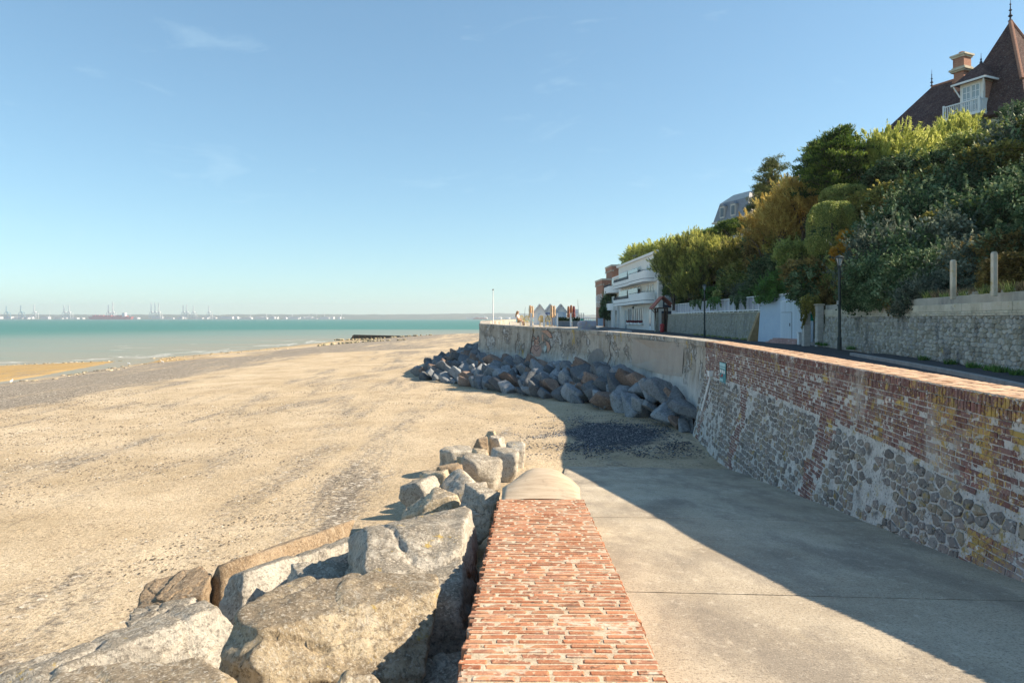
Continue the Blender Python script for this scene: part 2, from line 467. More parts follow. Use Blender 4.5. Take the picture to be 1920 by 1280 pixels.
M['glass'] = T('window_glass').done((.05, .065, .08), .06, None, 0, .6)
M['glass_pale'] = T('curtained_glass').done((.34, .40, .42), .12, None, 0, .5)
M['screen'] = T('balcony_screen').done((.48, .56, .56), .25, None, 0, .5)
M['navy'] = gmat('navy_panel', [(.04, .055, .085), (.06, .075, .11)], 2, bump=.1, rough=.5)
M['red_tile'] = gmat('red_tile', [(.33, .11, .085), (.42, .16, .12)], 6, bump=.5, bscale=20, stretch=(1, 1, 3))
M['wood'] = gmat('dark_timber', [(.09, .055, .04), (.15, .10, .07)], 5, bump=.4, stretch=(4, 4, .6))
M['wood_pale'] = gmat('weathered_timber', [(.30, .27, .22), (.42, .38, .32)], 6, bump=.4, stretch=(5, 5, .6))
M['red_paint'] = gmat('red_paint', [(.40, .02, .03), (.46, .03, .04)], 3, bump=0, rough=.4, spec=.5)
M['green_paint'] = gmat('green_paint', [(.02, .30, .20), (.03, .36, .25)], 3, bump=0, rough=.5)
M['brick_far'] = gmat('house_brick', [(.30, .14, .10), (.38, .19, .13), (.44, .25, .17)], 5, bump=.4, bscale=30, stretch=(1, 1, 3), spots=[((.20, .10, .08), 2, .58, .75)])
M['brick_pink'] = gmat('painted_pink_brick', [(.48, .27, .24), (.58, .38, .34)], 6, bump=.5, bscale=30, spots=[((.65, .60, .57), 5, .58, .68)], rnd=.12)
M['brick_white'] = gmat('whitewashed_brick', [(.48, .46, .42), (.60, .58, .54)], 6, bump=.5, bscale=30, spots=[((.30, .22, .18), 6, .60, .72)], rnd=.1)
def roof_tiles():
    t = T('villa_roof_tile')
    p = t.pos()
    row = t.n('TexWave', {'Vector': t.pos(), 'Scale': 3.0, 'Distortion': 1.2, 'Detail': 3, 'Detail Scale': 4.0}, bands_direction='Z').outputs[1]
    col = t.ramp(t.noise(p, 2.0, 8, .7), [(.35, (.085, .048, .050)), (.55, (.14, .080, .075)), (.7, (.21, .13, .105))])
    col = t.mix(t.ramp(t.noise(t.pos((1, 1, 2)), 9, 5, .75), [(.54, 0.), (.63, .8)]), col, (.33, .29, .26))
    col = t.mix(t.ramp(t.voro(t.pos((5, 5, 8)), 1.2, 'F1', 0), [(.1, .5), (.4, 0.)]), col, (.05, .03, .03))
    col = t.mix(t.ramp(row, [(.0, .55), (.35, 0.)]), col, (.03, .018, .018))
    h = t.math('ADD', row, t.noise(p, 14, 6, .7))
    return t.done(col, .9, t.bump(h, .9, .08), spec=.2)
M['roof_tile'] = roof_tiles()
M['slate'] = gmat('slate_roof', [(.15, .17, .20), (.22, .245, .28)], 4, bump=.4, stretch=(1, 1, 3), rough=.6, spec=.4)
M['zinc'] = gmat('zinc_roof', [(.42, .41, .39), (.52, .50, .47)], 1.5, bump=.1, rough=.55, metal=.2)
M['stone_pale'] = gmat('pale_house_stone', [(.48, .43, .35), (.58, .53, .45)], 2, bump=.3)
M['bark'] = gmat('bark', [(.07, .055, .045), (.13, .105, .08)], 8, bump=.8, bscale=20, stretch=(3, 3, .7))
M['hill'] = gmat('hillside_soil', [(.035, .04, .02), (.06, .06, .03), (.09, .08, .045)], 1.2, bump=.8, bscale=5, bdist=.2)
# foliage
M['lf_dark'] = leafmat('leaf_dark_green', (0.024, 0.048, 0.022), (0.086, 0.152, 0.066), (0.299, 0.374, 0.209), .10, .2, .6)
M['lf_olive'] = leafmat('leaf_olive', (0.072, 0.078, 0.018), (0.247, 0.240, 0.058), (0.519, 0.460, 0.130), .2, .45)
M['lf_gold'] = leafmat('leaf_golden_feather', (0.278, 0.189, 0.044), (0.632, 0.481, 0.140), (0.820, 0.719, 0.264), .15, .5, .6)
M['lf_tam'] = leafmat('leaf_tamarisk', (0.196, 0.241, 0.046), (0.529, 0.564, 0.138), (0.820, 0.820, 0.287), .15, .5, .6)
M['lf_cyp'] = leafmat('leaf_cypress', (.020, .045, .012), (.070, .135, .025), (.34, .44, .075), .2, .4)
M['lf_hedge'] = leafmat('leaf_hedge', (0.098, 0.139, 0.039), (0.260, 0.325, 0.090), (0.560, 0.560, 0.191), .2, .35)
M['lf_ivy'] = leafmat('leaf_ivy', (0.042, 0.101, 0.025), (0.092, 0.210, 0.042), (0.149, 0.298, 0.067), .4, .3)
M['lf_yellow'] = leafmat('leaf_autumn', (.30, .15, .02), (.48, .27, .03), (.60, .40, .06), .2, .35)
M['lf_brown'] = leafmat('leaf_brown', (0.075, 0.060, 0.020), (0.225, 0.175, 0.056), (0.437, 0.333, 0.115), .15, .4)
M['lf_grey'] = leafmat('leaf_grey_green', (0.046, 0.068, 0.047), (0.143, 0.182, 0.130), (0.307, 0.342, 0.260), .08, .2, .65)
M['straw'] = leafmat('dry_grass', (.15, .11, .06), (.27, .20, .11), (.38, .30, .17), .1, .25, .7)
M['lf_tamd'] = leafmat('leaf_dark_tamarisk', (0.070, 0.088, 0.026), (0.280, 0.297, 0.079), (0.712, 0.683, 0.186), .15, .45, .6)
M['lf_pine'] = leafmat('leaf_pine', (0.063, 0.091, 0.025), (0.154, 0.182, 0.056), (0.273, 0.273, 0.093), .2, .25, .6)
# ------------------------------------------------------------------ paths and levels of the place
SEA = -6.5
def crom(pts, step=0.25):
    """Catmull-Rom curve through points (tuples), resampled finely"""
    p = [np.array(q, float) for q in pts]
    p = [2 * p[0] - p[1]] + p + [2 * p[-1] - p[-2]]
    out = []
    for i in range(1, len(p) - 2):
        n = max(2, int(np.linalg.norm((p[i + 1] - p[i])[:2]) / step))
        for k in range(n):
            t = k / n
            out.append(0.5 * (2 * p[i] + (p[i + 1] - p[i - 1]) * t + (2 * p[i - 1] - 5 * p[i] + 4 * p[i + 1] - p[i + 2]) * t * t
                              + (3 * p[i] - p[i - 1] - 3 * p[i + 1] + p[i + 2]) * t ** 3))
    out.append(p[-2])
    return np.array(out)

class Path:
    """plan curve with a top level; at(s) -> x, y, ztop, tangent, outward normal (to the left of travel)"""
    def __init__(s, pts):
        s.p = crom(pts)
        d = np.linalg.norm(np.diff(s.p[:, :2], axis=0), axis=1)
        s.s = np.concatenate([[0], np.cumsum(d)])
        s.len = s.s[-1]
    def xyz(s, a):
        return [np.interp(a, s.s, s.p[:, k]) for k in range(3)]
    def at(s, a):
        x, y, z = s.xyz(a)
        x1, y1, _ = s.xyz(min(a + .15, s.len)); x0, y0, _ = s.xyz(max(a - .15, 0))
        t = Vector((x1 - x0, y1 - y0, 0)).normalized()
        return x, y, z, t, Vector((-t.y, t.x, 0))
    def s_at_y(s, y):
        return float(np.interp(y, s.p[:, 1], s.s))

def batter(d):
    return 0.03 * d if d < 1 else 0.03 + 0.19 * (d - 1)

SW = Path([(4.80, -1.0, -.8), (4.84, 2.0, -.8), (4.90, 4.6, -.8), (5.0, 6.7, -.8), (5.14, 8.3, -.8), (5.36, 10, -.8), (5.76, 13.5, -.8), (6.2, 17.5, -.8), (6.78, 24.2, -.8)])
CW = Path([(6.78, 24.2, -.8), (6.85, 28, -.795), (6.2, 33.5, -.755), (4.3, 39.5, -.67), (1.4, 45.5, -.55), (-2.0, 50, -.385), (-2.4, 52.6, -.36), (-2.45, 56, -.17), (-2.3, 65, -.17), (-1.5, 90, -.17), (0, 140, -.17)])
RW = Path([(7.6, 0, -1.37), (9.6, 8, -1.37), (11.8, 15.8, -1.37), (13.6, 24.5, -1.37), (15.2, 33.6, -1.37)])

def surf(path, s, d, out=0.0):
    x, y, z, t, n = path.at(s)
    b = batter(d) + out
    return Vector((x + n.x * b, y + n.y * b, z - d))

def ramp_z(y):
    return -(1.64 + 0.129 * y)
def wall_top_z(y):                      # top of the low brick wall
    return -(1.41 + 0.084 * y)
def wall_left(y):
    return -0.32 + 0.021 * y

YS = [-60, 70, 92, 108, 140, 176, 208, 235, 262, 300, 420]
XS = [-73, -73, -74, -59, -54, -51, -50, -24, -8, 15, 60]
def shore_x(y):
    return np.interp(y, YS, XS)
chan = np.array([(-46, 50), (-50, 67), (-51, 78), (-54, 90), (-56.5, 104), (-60, 112)], float)
def bank_z(x, y):                        # sand and rubble heaped under the boulders
    return np.interp(y, [2, 8, 10, 12, 15, 18, 20, 22], [-2.75, -3.20, -3.25, -3.45, -3.78, -4.03, -4.12, -4.5]) - .50 * np.clip(-1.0 - x, 0, 9)
def beach_z(x, y):
    x = np.asarray(x, float); y = np.asarray(y, float)
    d = x - shore_x(y)
    f_ = np.interp(y, [100, 125], [22., 8.])                  # the flat of wet sand is widest near the stream
    z = np.where(d > f_, SEA + .12 + 2.42 * (1 - np.exp(-(d - f_) / 20)), SEA + .12 * d / f_)
    z = np.where(d < 0, SEA + .03 * d, z)
    cx = np.interp(y, chan[:, 1], chan[:, 0])
    cd = np.abs(x - cx)
    cw = np.where((y > 45) & (y < 112), 1.0, 0.0)
    z = z - cw * .5 * np.exp(-(cd / 1.7) ** 2) * (d < 30)
    # long low undulations and the bank under the boulders
    z = z + .07 * fbm2(x, y, .16, 3, 3) * np.clip((d - 12) / 10, 0, 1)
    z = np.where((x < np.where(y > 10, 1.6, .9)) & (y < 22), np.maximum(z, bank_z(x, y)), z)
    toe = np.clip(1 - np.abs(y - 45) / 34, 0, 1)
    return z

def hill_x(y):
    return np.interp(y, [-20, 0, 8, 15.8, 24.5, 33.6, 41, 70, 76, 80, 104, 108, 135, 300], [6.2, 7.9, 9.9, 12.1, 13.9, 15.5, 16.2, 17.4, 19, 27, 27, 19, 20, 40])
def hill_z(x, y):
    t = np.asarray(x, float) - hill_x(y)
    y = np.asarray(y, float)
    k = np.interp(y, [72, 80, 104, 112], [.62, 1.9, 1.9, .8])
    k = np.where((y > 26) & (y < 76), np.interp(y, [26, 38, 72, 76], [.62, 1.25, 1.25, 1.5]), k)
    z = np.where(t < 5, .3 + k * t, .3 + k * 5 + .52 * (t - 5))
    z = np.where(t < 0, .3, np.minimum(z, 12.1 + .06 * (t - 19)))
    return z + .35 * fbm2(np.asarray(x, float), np.asarray(y, float), .22, 8, 3) * np.clip(t / 3, 0, 1)

# ------------------------------------------------------------------ beach
def sand_mat():
    t = T('beach_sand')
    p = t.pos()
    wet = t.attr('wet'); peb = t.attr('pebble'); shore = t.attr('shore')
    col = t.ramp(t.noise(p, .35, 8, .65), [(.32, (.43, .335, .215)), (.5, (.56, .45, .31)), (.68, (.67, .555, .40))])
    col = t.mix(t.ramp(t.noise(p, 20, 6, .78), [(.46, 0.), (.62, .65)]), col, (.31, .235, .145))
    col = t.mix(t.ramp(t.noise(t.pos((1, 1, 1), (2, 2, 0)), 6, 6, .78), [(.50, 0.), (.64, .45)]), col, (.34, .26, .165))
    gold = t.ramp(t.noise(t.pos((1, .3, 1)), .6, 6, .6), [(.3, (.36, .235, .085)), (.7, (.44, .30, .125))])
    col = t.mix(wet, col, gold)
    # bands of shingle and shell, drawn out along the shore
    gy_ = t.n('SeparateXYZ', {0: t.n('NewGeometry').outputs['Position']}).outputs[1]
    vec = t.n('CombineXYZ', {0: t.math('MULTIPLY', shore, .16), 1: t.math('MULTIPLY', gy_, .030), 2: 0.0}).outputs[0]
    band = t.noise(vec, 3.2, 8, .68, .5)
    grain = t.noise(p, 7, 8, .85)
    pm = t.ramp(t.math('ADD', t.math('ADD', band, t.math('MULTIPLY', peb, .34)), t.math('MULTIPLY', t.math('SUBTRACT', grain, .5), .75)), [(.53, 0.), (.66, 1.)])
    vc = t.n('SeparateColor', {0: t.voro(p, 14, 'F1', 1)}).outputs[0]
    pc = t.ramp(vc, [(0., (.07, .062, .055)), (.45, (.17, .15, .13)), (.75, (.28, .245, .20)), (.92, (.46, .42, .36)), (1., (.66, .62, .55))])
    col = t.mix(t.math('MULTIPLY', pm, .86), col, pc)
    # scattered flecks of weed and shell everywhere
    fl = t.noise(t.pos((1, 1, 1), (5, 2, 0)), .9, 6, .7)
    sp = t.ramp(t.noise(p, 11, 7, .82), [(.545, 0.), (.60, 1.)])
    col = t.mix(t.math('MULTIPLY', sp, t.ramp(fl, [(.40, .12), (.56, .9)])), col, (.13, .095, .06))
    sp2 = t.ramp(t.noise(t.pos((1, 1, 1), (1, 9, 3)), 17, 5, .8), [(.60, 0.), (.66, .8)])
    col = t.mix(t.math('MULTIPLY', sp2, t.math('SUBTRACT', 1.0, wet)), col, (.74, .64, .49))
    dk = t.attr('dark')                                   # dark shingle by the slipway
    dm = t.ramp(t.math('ADD', dk, t.math('MULTIPLY', t.noise(p, 3.5, 6, .75), .8)), [(.75, 0.), (1.05, 1.)])
    col = t.mix(dm, col, t.ramp(vc, [(0., (.035, .038, .045)), (.7, (.085, .09, .10)), (1., (.20, .20, .20))]))
    h = t.math('ADD', t.math('MULTIPLY', t.noise(p, 3.0, 5, .65), 1.0), t.math('MULTIPLY', t.noise(p, 12, 7, .82), .8))
    rough = t.n('MapRange', {0: wet, 3: .95, 4: .8}).outputs[0]
    bs = t.n('MapRange', {0: wet, 3: .75, 4: .08}).outputs[0]
    bn = t.n('Bump', {'Height': h, 'Strength': bs, 'Distance': .07}).outputs[0]
    return t.done(col, rough, bn, spec=.2)

def smoothstep(a, b, x):
    t = np.clip((x - a) / (b - a), 0, 1)
    return t * t * (3 - 2 * t)

ys = np.concatenate([np.arange(-14, 30, .14), 30 * 1.0085 ** np.arange(0, 300)])
xr = np.concatenate([-95 + np.cumsum(np.linspace(1.0, .17, 150)) * 95 / np.cumsum(np.linspace(1.0, .17, 150))[-1], np.arange(.15, 26, .30)])
BX, BY = np.meshgrid(xr, ys)
BZ = beach_z(BX, BY)
nearw = np.clip(1 - BY / 60, 0, 1)
BZ = BZ + (.030 * fbm2(BX, BY, 1.5, 5, 4) + .02 * np.abs(fbm2(BX, BY, 2.6, 9, 2))) * np.clip((BX - shore_x(BY) - 8) / 8, 0, 1)
BZ = BZ + .13 * fbm2(BX, BY, .55, 33, 4) * smoothstep(16.5, 18.5, BY) * (1 - smoothstep(20.5, 23, BY)) * smoothstep(.3, 1.2, BX)
D = BX - shore_x(BY)
wet = np.clip(1 - smoothstep(18, 24, D + 2.5 * fbm2(BX, BY, .15, 6, 3)), 0, 1) * (1 - smoothstep(104, 122, BY)) + np.clip(1 - smoothstep(1, 5, D), 0, 1) * .6 * smoothstep(104, 122, BY)
peb = np.exp(-((D - np.interp(BY, [100, 125], [35, 22])) / 11) ** 4) * (.62 + .30 * fbm2(D * .5, BY * .12, .35, 16, 3)) + np.exp(-((D - 44) / 6) ** 2) * .30 + .10 * smoothstep(70, 120, BY) - .25 * np.exp(-((D - 52) / 5) ** 2) \
      + .12 * np.exp(-((BX + 6 + .10 * (BY - 20)) / 2.6) ** 2)
D2 = D - .28 * (BY - 20) + 1.6 * fbm2(BX, BY, .10, 14, 3)
gate = .5 + .5 * fbm2(BX * .3, BY, .06, 15, 2)
peb = peb + (.62 * np.exp(-((D2 - 50) / 1.8) ** 2) + .55 * np.exp(-((D2 - 59) / 1.1) ** 2) + .5 * np.exp(-((D2 - 42) / 2.5) ** 2)) * gate
dark = np.exp(-(((BX - 3.6) / 1.9) ** 2 + ((BY - 24.6) / 2.6) ** 2) ** 1.3) * .95
beach = link('beach', grid_mesh('beach', BX, BY, BZ, sand_mat(), {'wet': wet, 'pebble': peb, 'shore': D, 'dark': dark}))
tag(beach, 'wide sandy beach with drifts of shingle', kind='structure')

# ------------------------------------------------------------------ sea
def sea_mat():
    t = T('sea_water')
    p = t.pos()
    sh = t.attr('off')
    f = t.math('ADD', t.math('MULTIPLY', t.noise(t.pos((.006, .02, 1)), 1.0, 5, .6), 55.0), t.math('MULTIPLY', sh, 1.0))
    f = t.math('DIVIDE', f, 400.0)
    col = t.ramp(f, [(.05, (.28, .265, .215)), (.20, (.235, .265, .235)), (.42, (.17, .245, .225)), (.64, (.09, .20, .18)), (.95, (.065, .185, .17))])
    st = t.noise(t.pos((.02, .11, 1)), 1.0, 6, .65)
    col = t.mix(t.ramp(st, [(.45, 0.), (.75, .45)]), col, (.12, .26, .25))
    fo = t.noise(t.pos((.05, .30, 1), (3, 1, 0)), 1.0, 6, .7)
    col = t.mix(t.ramp(fo, [(.70, 0.), (.76, .55)]), col, (.75, .78, .76))
    h = t.math('ADD', t.noise(t.pos((.35, .9, 1)), 1.0, 6, .65), t.math('MULTIPLY', t.noise(t.pos((1.5, 4, 1)), 1.0, 5, .7), .35))
    return t.done(col, .55, t.bump(h, .55, .5), spec=.08)
sy = np.concatenate([np.linspace(-150, 40, 8), np.linspace(45, 320, 60), 320 * 1.06 ** np.arange(1, 50)])
sx = np.concatenate([-np.geomspace(9000, 120, 24), np.linspace(-110, 70, 60), np.geomspace(80, 9000, 24)])
SX, SY = np.meshgrid(sx, sy)
off = np.where(SY < 420, shore_x(SY) - SX, 400.0)
off = np.maximum(off, (SY - 262) * .9)
sea = link('sea', grid_mesh('sea', SX, SY, np.full_like(SX, SEA), sea_mat(), {'off': off}))
tag(sea, 'green estuary water running out to the far shore', kind='structure')

# thin broken lines of foam where the swell runs in
frng = np.random.RandomState(4)
mb = MB()
for k in range(90):
    y0 = frng.uniform(84, 255); x0 = float(shore_x(y0)) - frng.uniform(1, 42) * (.4 if k % 2 else 1)
    ln = frng.uniform(1.5, 7); wd = frng.uniform(.10, .32)
    n = 9; top = []; bot = []; along = k % 3 != 0
    if along: y0 = frng.uniform(95, 205); x0 = float(shore_x(y0)) - frng.uniform(.6, 9); ln *= 1.8; wd *= .8
    for i in range(n):
        t_ = i / (n - 1)
        x = x0 + (t_ - .5) * ln; y = y0 + .5 * math.sin(3 * t_ + k) + frng.uniform(-.1, .1)
        w_ = wd * math.sin(math.pi * min(max(t_, .04), .96)) * frng.uniform(.6, 1.3)
        if along: y = y0 + (t_ - .5) * ln; x = x0 + float(shore_x(y) - shore_x(y0)) + .3 * math.sin(5 * t_ + k)
        top.append((x - (w_ if along else 0), y + (0 if along else w_), SEA + .012)); bot.append((x + (w_ if along else 0), y - (0 if along else w_), SEA + .012))
    mb.add(top + bot, [(n + i, n + i + 1, i + 1, i) for i in range(n - 1)])
foam = mb.build('foam', gmat('sea_foam', [(.72, .74, .72), (.80, .81, .79)], 8, bump=.3), None)
tag(foam, 'white flecks of foam on the shallows', kind='stuff')

# ------------------------------------------------------------------ slipway of concrete slabs
rampo = empty('slipway', (2.5, 8, ramp_z(8)), kind='structure')
tag(rampo, 'sloping concrete slipway running down to the sand')
def slip_right(y):
    if y < -.9: return 4.85
    s = SW.s_at_y(y)
    d = -.8 - ramp_z(y)
    return surf(SW, s, d).x + .12
def slip_left(y):
    return np.interp(y, [-4, 8, 10.5, 20], [.30, .45, .62, 1.55])
joints = [-4, 1.9, 6.25, 10.5, 14.7, 20.0]
for a, b in zip(joints[:-1], joints[1:]):
    ny, nx = 14, 60
    top = []; g = .005
    for j in range(ny + 1):
        y = lerp(a + g, b - g, j / ny); y_row = y
        xl, xr_ = slip_left(y), slip_right(y)
        for i in range(nx + 1):
            x = lerp(xl, xr_, i / nx)
            yy = y - .095 * (x - 1.1)
            if j in (0, ny): yy += (.006 if j == 0 else -.006) * (.3 + abs(mnoise.noise(Vector((x * 3.1, b, 1)))) * 2.2)
            dz = .012 * mnoise.noise(Vector((x * .6, yy * .6, 3)))
            if b == 20.0 and j == ny: dz -= .06; yy += .35 * mnoise.noise(Vector((x * .8, 1, 5)))
            top.append((x, yy, ramp_z(yy) + dz))
    fs = []; W_ = nx + 1
    for j in range(ny):
        for i in range(nx):
            fs.append((j * W_ + i, j * W_ + i + 1, (j + 1) * W_ + i + 1, (j + 1) * W_ + i))
    n0 = len(top)
    rim = [i for i in range(W_)] + [j * W_ + nx for j in range(1, ny + 1)] + [ny * W_ + i for i in range(nx - 1, -1, -1)] + [j * W_ for j in range(ny - 1, 0, -1)]
    low = [(top[i][0], top[i][1], top[i][2] - .22) for i in rim]
    # worn arris: pull the rim down a little
    for i in rim: top[i] = (top[i][0], top[i][1], top[i][2] - .010)
    m_ = len(rim)
    fs += [(rim[k], n0 + k, n0 + (k + 1) % m_, rim[(k + 1) % m_]) for k in range(m_)]
    MB().add(top + low, fs).build('slab', M['ramp'], rampo, off=rampo.location, sm=False)
bed = MB()
for (a, b) in ((-4, 6), (6, 13), (13, 19.6)):
    bed.hexa([(slip_left(a) - .02, a, ramp_z(a) - 1.6), (slip_right(a), a, ramp_z(a) - 1.6), (slip_right(b), b, ramp_z(b) - 1.6), (slip_left(b) - .02, b, ramp_z(b) - 1.6),
              (slip_left(a) - .02, a, ramp_z(a) - .045), (slip_right(a), a - .5, ramp_z(a) - .045), (slip_right(b), b - .5, ramp_z(b) - .045), (slip_left(b) - .02, b, ramp_z(b) - .045)])
bed.build('bedding', M['rock_brown'], rampo, off=rampo.location)

# ------------------------------------------------------------------ piece prototypes
rnd = random.Random(11)
def brick_proto(k, mat, jit=.05, name='brick'):
    """unit brick, x/y -.5...5, z 0..1, worn edges"""
    r = random.Random(100 + k)
    bm = bmesh.new()
    bmesh.ops.create_cube(bm, size=1)
    bmesh.ops.translate(bm, verts=bm.verts, vec=(0, 0, .5))
    top = [e for e in bm.edges if all(v.co.z > .9 for v in e.verts)] + [e for e in bm.edges if abs(e.verts[0].co.z - e.verts[1].co.z) > .5]
    bmesh.ops.bevel(bm, geom=top, offset=.06, segments=1, affect='EDGES')
    for v in bm.verts:
        v.co.x += r.uniform(-jit, jit) * .35; v.co.y += r.uniform(-jit, jit); v.co.z += r.uniform(-jit, jit) if v.co.z > .5 else 0
    me = bpy.data.meshes.new(name); bm.to_mesh(me); bm.free()
    me.materials.append(mat)
    return me
def stone_proto(k, mat, name='stone'):
    r = random.Random(200 + k)
    n = r.choice([7, 8, 9])
    ang = [2 * math.pi * (i + r.uniform(-.25, .25)) / n for i in range(n)]
    rad = [min(.5 / max(abs(math.cos(a)), abs(math.sin(a))), .60) * r.uniform(.80, 1.0) for a in ang]
    v = []; f = []
    for sc_, z in ((1.04, -.6), (1.0, .35), (.80, .85)):
        v += [(math.cos(a) * q * sc_, math.sin(a) * q * sc_, z + r.uniform(-.12, .12) * (z > 0)) for a, q in zip(ang, rad)]
    v.append((r.uniform(-.1, .1), r.uniform(-.1, .1), 1 + r.uniform(-.15, .15)))
    for l in range(2):
        f += [(l * n + i, l * n + (i + 1) % n, (l + 1) * n + (i + 1) % n, (l + 1) * n + i) for i in range(n)]
    f += [(2 * n + i, 2 * n + (i + 1) % n, 3 * n) for i in range(n)]
    me = bpy.data.meshes.new(name); me.from_pydata(v, [], f); me.materials.append(mat)
    return me

class Pieces:
    """pieces of one kind on one thing: the ones that show largest become parts, the rest one joined part"""
    def __init__(s, name, protos):
        s.name = name; s.protos = protos; s.l = []
        s.geo = []
        for me in protos:
            co = np.zeros(len(me.vertices) * 3, dtype=np.float32); me.vertices.foreach_get('co', co)
            s.geo.append((co.reshape(-1, 3), [tuple(p.vertices) for p in me.polygons]))
    def add(s, k, mat):
        p = mat.translation
        inview = p.y > .5 and -20 < F * p.x / max(p.y, .1) + 960 < 1940 and F * -p.z / max(p.y, .1) + 597 < 1300
        s.l.append(((0 if inview else 1, p.y), k % len(s.protos), mat))
    def add_mesh(s, me, mat):
        co = np.zeros(len(me.vertices) * 3, dtype=np.float32); me.vertices.foreach_get('co', co)
        s.protos.append(me); s.geo.append((co.reshape(-1, 3), [tuple(p.vertices) for p in me.polygons]))
        s.add(len(s.protos) - 1, mat)
    def build(s, parent, limit=300, rest='rest', sm=False):
        off = Matrix.Translation(-Vector(parent.location))
        s.l.sort(key=lambda q: q[0])
        for _, k, m in s.l[:limit]:
            o = bpy.data.objects.new(s.name, s.protos[k]); C.objects.link(o)
            o.parent = parent; o.matrix_basis = off @ m
        if len(s.l) > limit:
            V = []; Fc = []; n = 0
            for _, k, m in s.l[limit:]:
                co, fs = s.geo[k]
                mm = np.array(off @ m)
                V.append(co @ mm[:3, :3].T + mm[:3, 3]); Fc += [tuple(i + n for i in f) for f in fs]; n += len(co)
            me = bpy.data.meshes.new(rest)
            me.from_pydata(np.concatenate(V).tolist(), [], Fc)
            me.materials.append(s.protos[0].materials[0])
            tag(link(rest, me, parent), kind='stuff')

def voronoi(sites, asp, rad):
    """cell polygons of jittered sites (s, d); distances stretched by asp along d"""
    A = np.array(sites) * np.array([1, asp])
    grid = {}
    for i, (a, b) in enumerate(A): grid.setdefault((int(a // rad), int(b // rad)), []).append(i)
    out = []
    for i, c in enumerate(A):
        near = [j for dx in (-1, 0, 1) for dy in (-1, 0, 1) for j in grid.get((int(c[0] // rad) + dx, int(c[1] // rad) + dy), []) if j != i]
        near.sort(key=lambda j: (A[j][0] - c[0]) ** 2 + (A[j][1] - c[1]) ** 2)
        poly = [(c[0] - rad * .6, c[1] - rad * .6), (c[0] + rad * .6, c[1] - rad * .6), (c[0] + rad * .6, c[1] + rad * .6), (c[0] - rad * .6, c[1] + rad * .6)]
        for j in near[:12]:
            mx_, my_ = (A[j] + c) / 2; nx_, ny_ = A[j] - c
            new = []
            for q in range(len(poly)):
                p0, p1 = poly[q], poly[(q + 1) % len(poly)]
                e0 = (p0[0] - mx_) * nx_ + (p0[1] - my_) * ny_; e1 = (p1[0] - mx_) * nx_ + (p1[1] - my_) * ny_
                if e0 <= 0: new.append(p0)
                if (e0 < 0) != (e1 < 0) and e0 != e1:
                    t_ = e0 / (e0 - e1); new.append((p0[0] + (p1[0] - p0[0]) * t_, p0[1] + (p1[1] - p0[1]) * t_))
            poly = new
            if len(poly) < 3: break
        out.append([(a, b / asp) for a, b in poly] if len(poly) >= 3 else None)
    return out

def cell_stone(name, poly, mat, shrink, th, r):
    """one fitted stone from a cell polygon: rounded outline, uneven domed face; local x = -ds, y = -dd"""
    cx_ = sum(q[0] for q in poly) / len(poly); cy_ = sum(q[1] for q in poly) / len(poly)
    pts = []
    for q in range(len(poly)):                        # cut the corners
        a, b = poly[q], poly[(q + 1) % len(poly)]
        for t_ in (.12, .88): pts.append((lerp(a[0], b[0], t_), lerp(a[1], b[1], t_)))
    pts = [((cx_ - a) * shrink * r.uniform(.84, 1.06), (cy_ - b) * shrink * r.uniform(.84, 1.06)) for a, b in pts]
    n_ = len(pts); v = []
    for sc_, z in ((1.02, -.03), (1.0, th * .45), (.84, th * .9)):
        v += [(a * sc_, b * sc_, z + r.uniform(-.12, .12) * th * (z > 0)) for a, b in pts]
    v.append((r.uniform(-.02, .02), r.uniform(-.02, .02), th * r.uniform(.85, 1.15)))
    f = []
    for l in range(2): f += [(l * n_ + i, l * n_ + (i + 1) % n_, (l + 1) * n_ + (i + 1) % n_, (l + 1) * n_ + i) for i in range(n_)]
    f += [(2 * n_ + i, 2 * n_ + (i + 1) % n_, 3 * n_) for i in range(n_)]
    me = bpy.data.meshes.new(name); me.from_pydata(v, [], f); me.materials.append(mat)
    return me, cx_, cy_

def frame(pos, ax, ay, az, sx_, sy_, sz_):
    m = Matrix.Identity(4)
    for c, (v, k) in enumerate(((ax, sx_), (ay, sy_), (az, sz_))):
        for r_ in range(3): m[r_][c] = v[r_] * k
    for r_ in range(3): m[r_][3] = pos[r_]
    return m

# ------------------------------------------------------------------ low brick wall beside the slipway
lw = empty('low_brick_wall', (.2, 6, ramp_z(6)), label='low wide wall topped with orange bricks beside the slipway', cat='wall')
Y0, Y1 = 1.2, 7.98
pr = Pieces('brick', [brick_proto(k, M['brick_low'], .05) for k in range(10)])
slope = Vector((0.021, 1, -.084)).normalized(); across = Vector((1, -.021, 0)).normalized(); upn = across.cross(slope)
y = Y0; row = 0
while y < Y1:
    x = wall_left(y) - .01 + rnd.uniform(-.02, .02); xe = wall_left(y) + .98 + rnd.uniform(-.012, .012)
    first = [.225, .115, .17, .06][row % 4] * rnd.uniform(.9, 1.1)
    while x < xe - .03:
        L = first if first else rnd.choice([.225] * 8 + [.11, .16]) * rnd.uniform(.96, 1.05)
        first = None
        if xe - (x + L) < .06: L = xe - x
        z = wall_top_z(y)
        edge = 0
        if x + L > xe - .02: edge = -.001
        pos = Vector((x + L / 2, y + rnd.uniform(-.003, .003), z - .0748 + rnd.uniform(-.0012, .0015) + edge))
        rot = Matrix.Rotation(rnd.uniform(-.012, .012), 3, 'Z')
        pr.add(rnd.randrange(10), frame(pos, rot @ across, rot @ slope, upn, L - .016, .0655 - rnd.uniform(.014, .020), .076))
        x += L
    y += .0655; row += 1
pr.build(lw, 300, 'far_bricks')
core = MB()
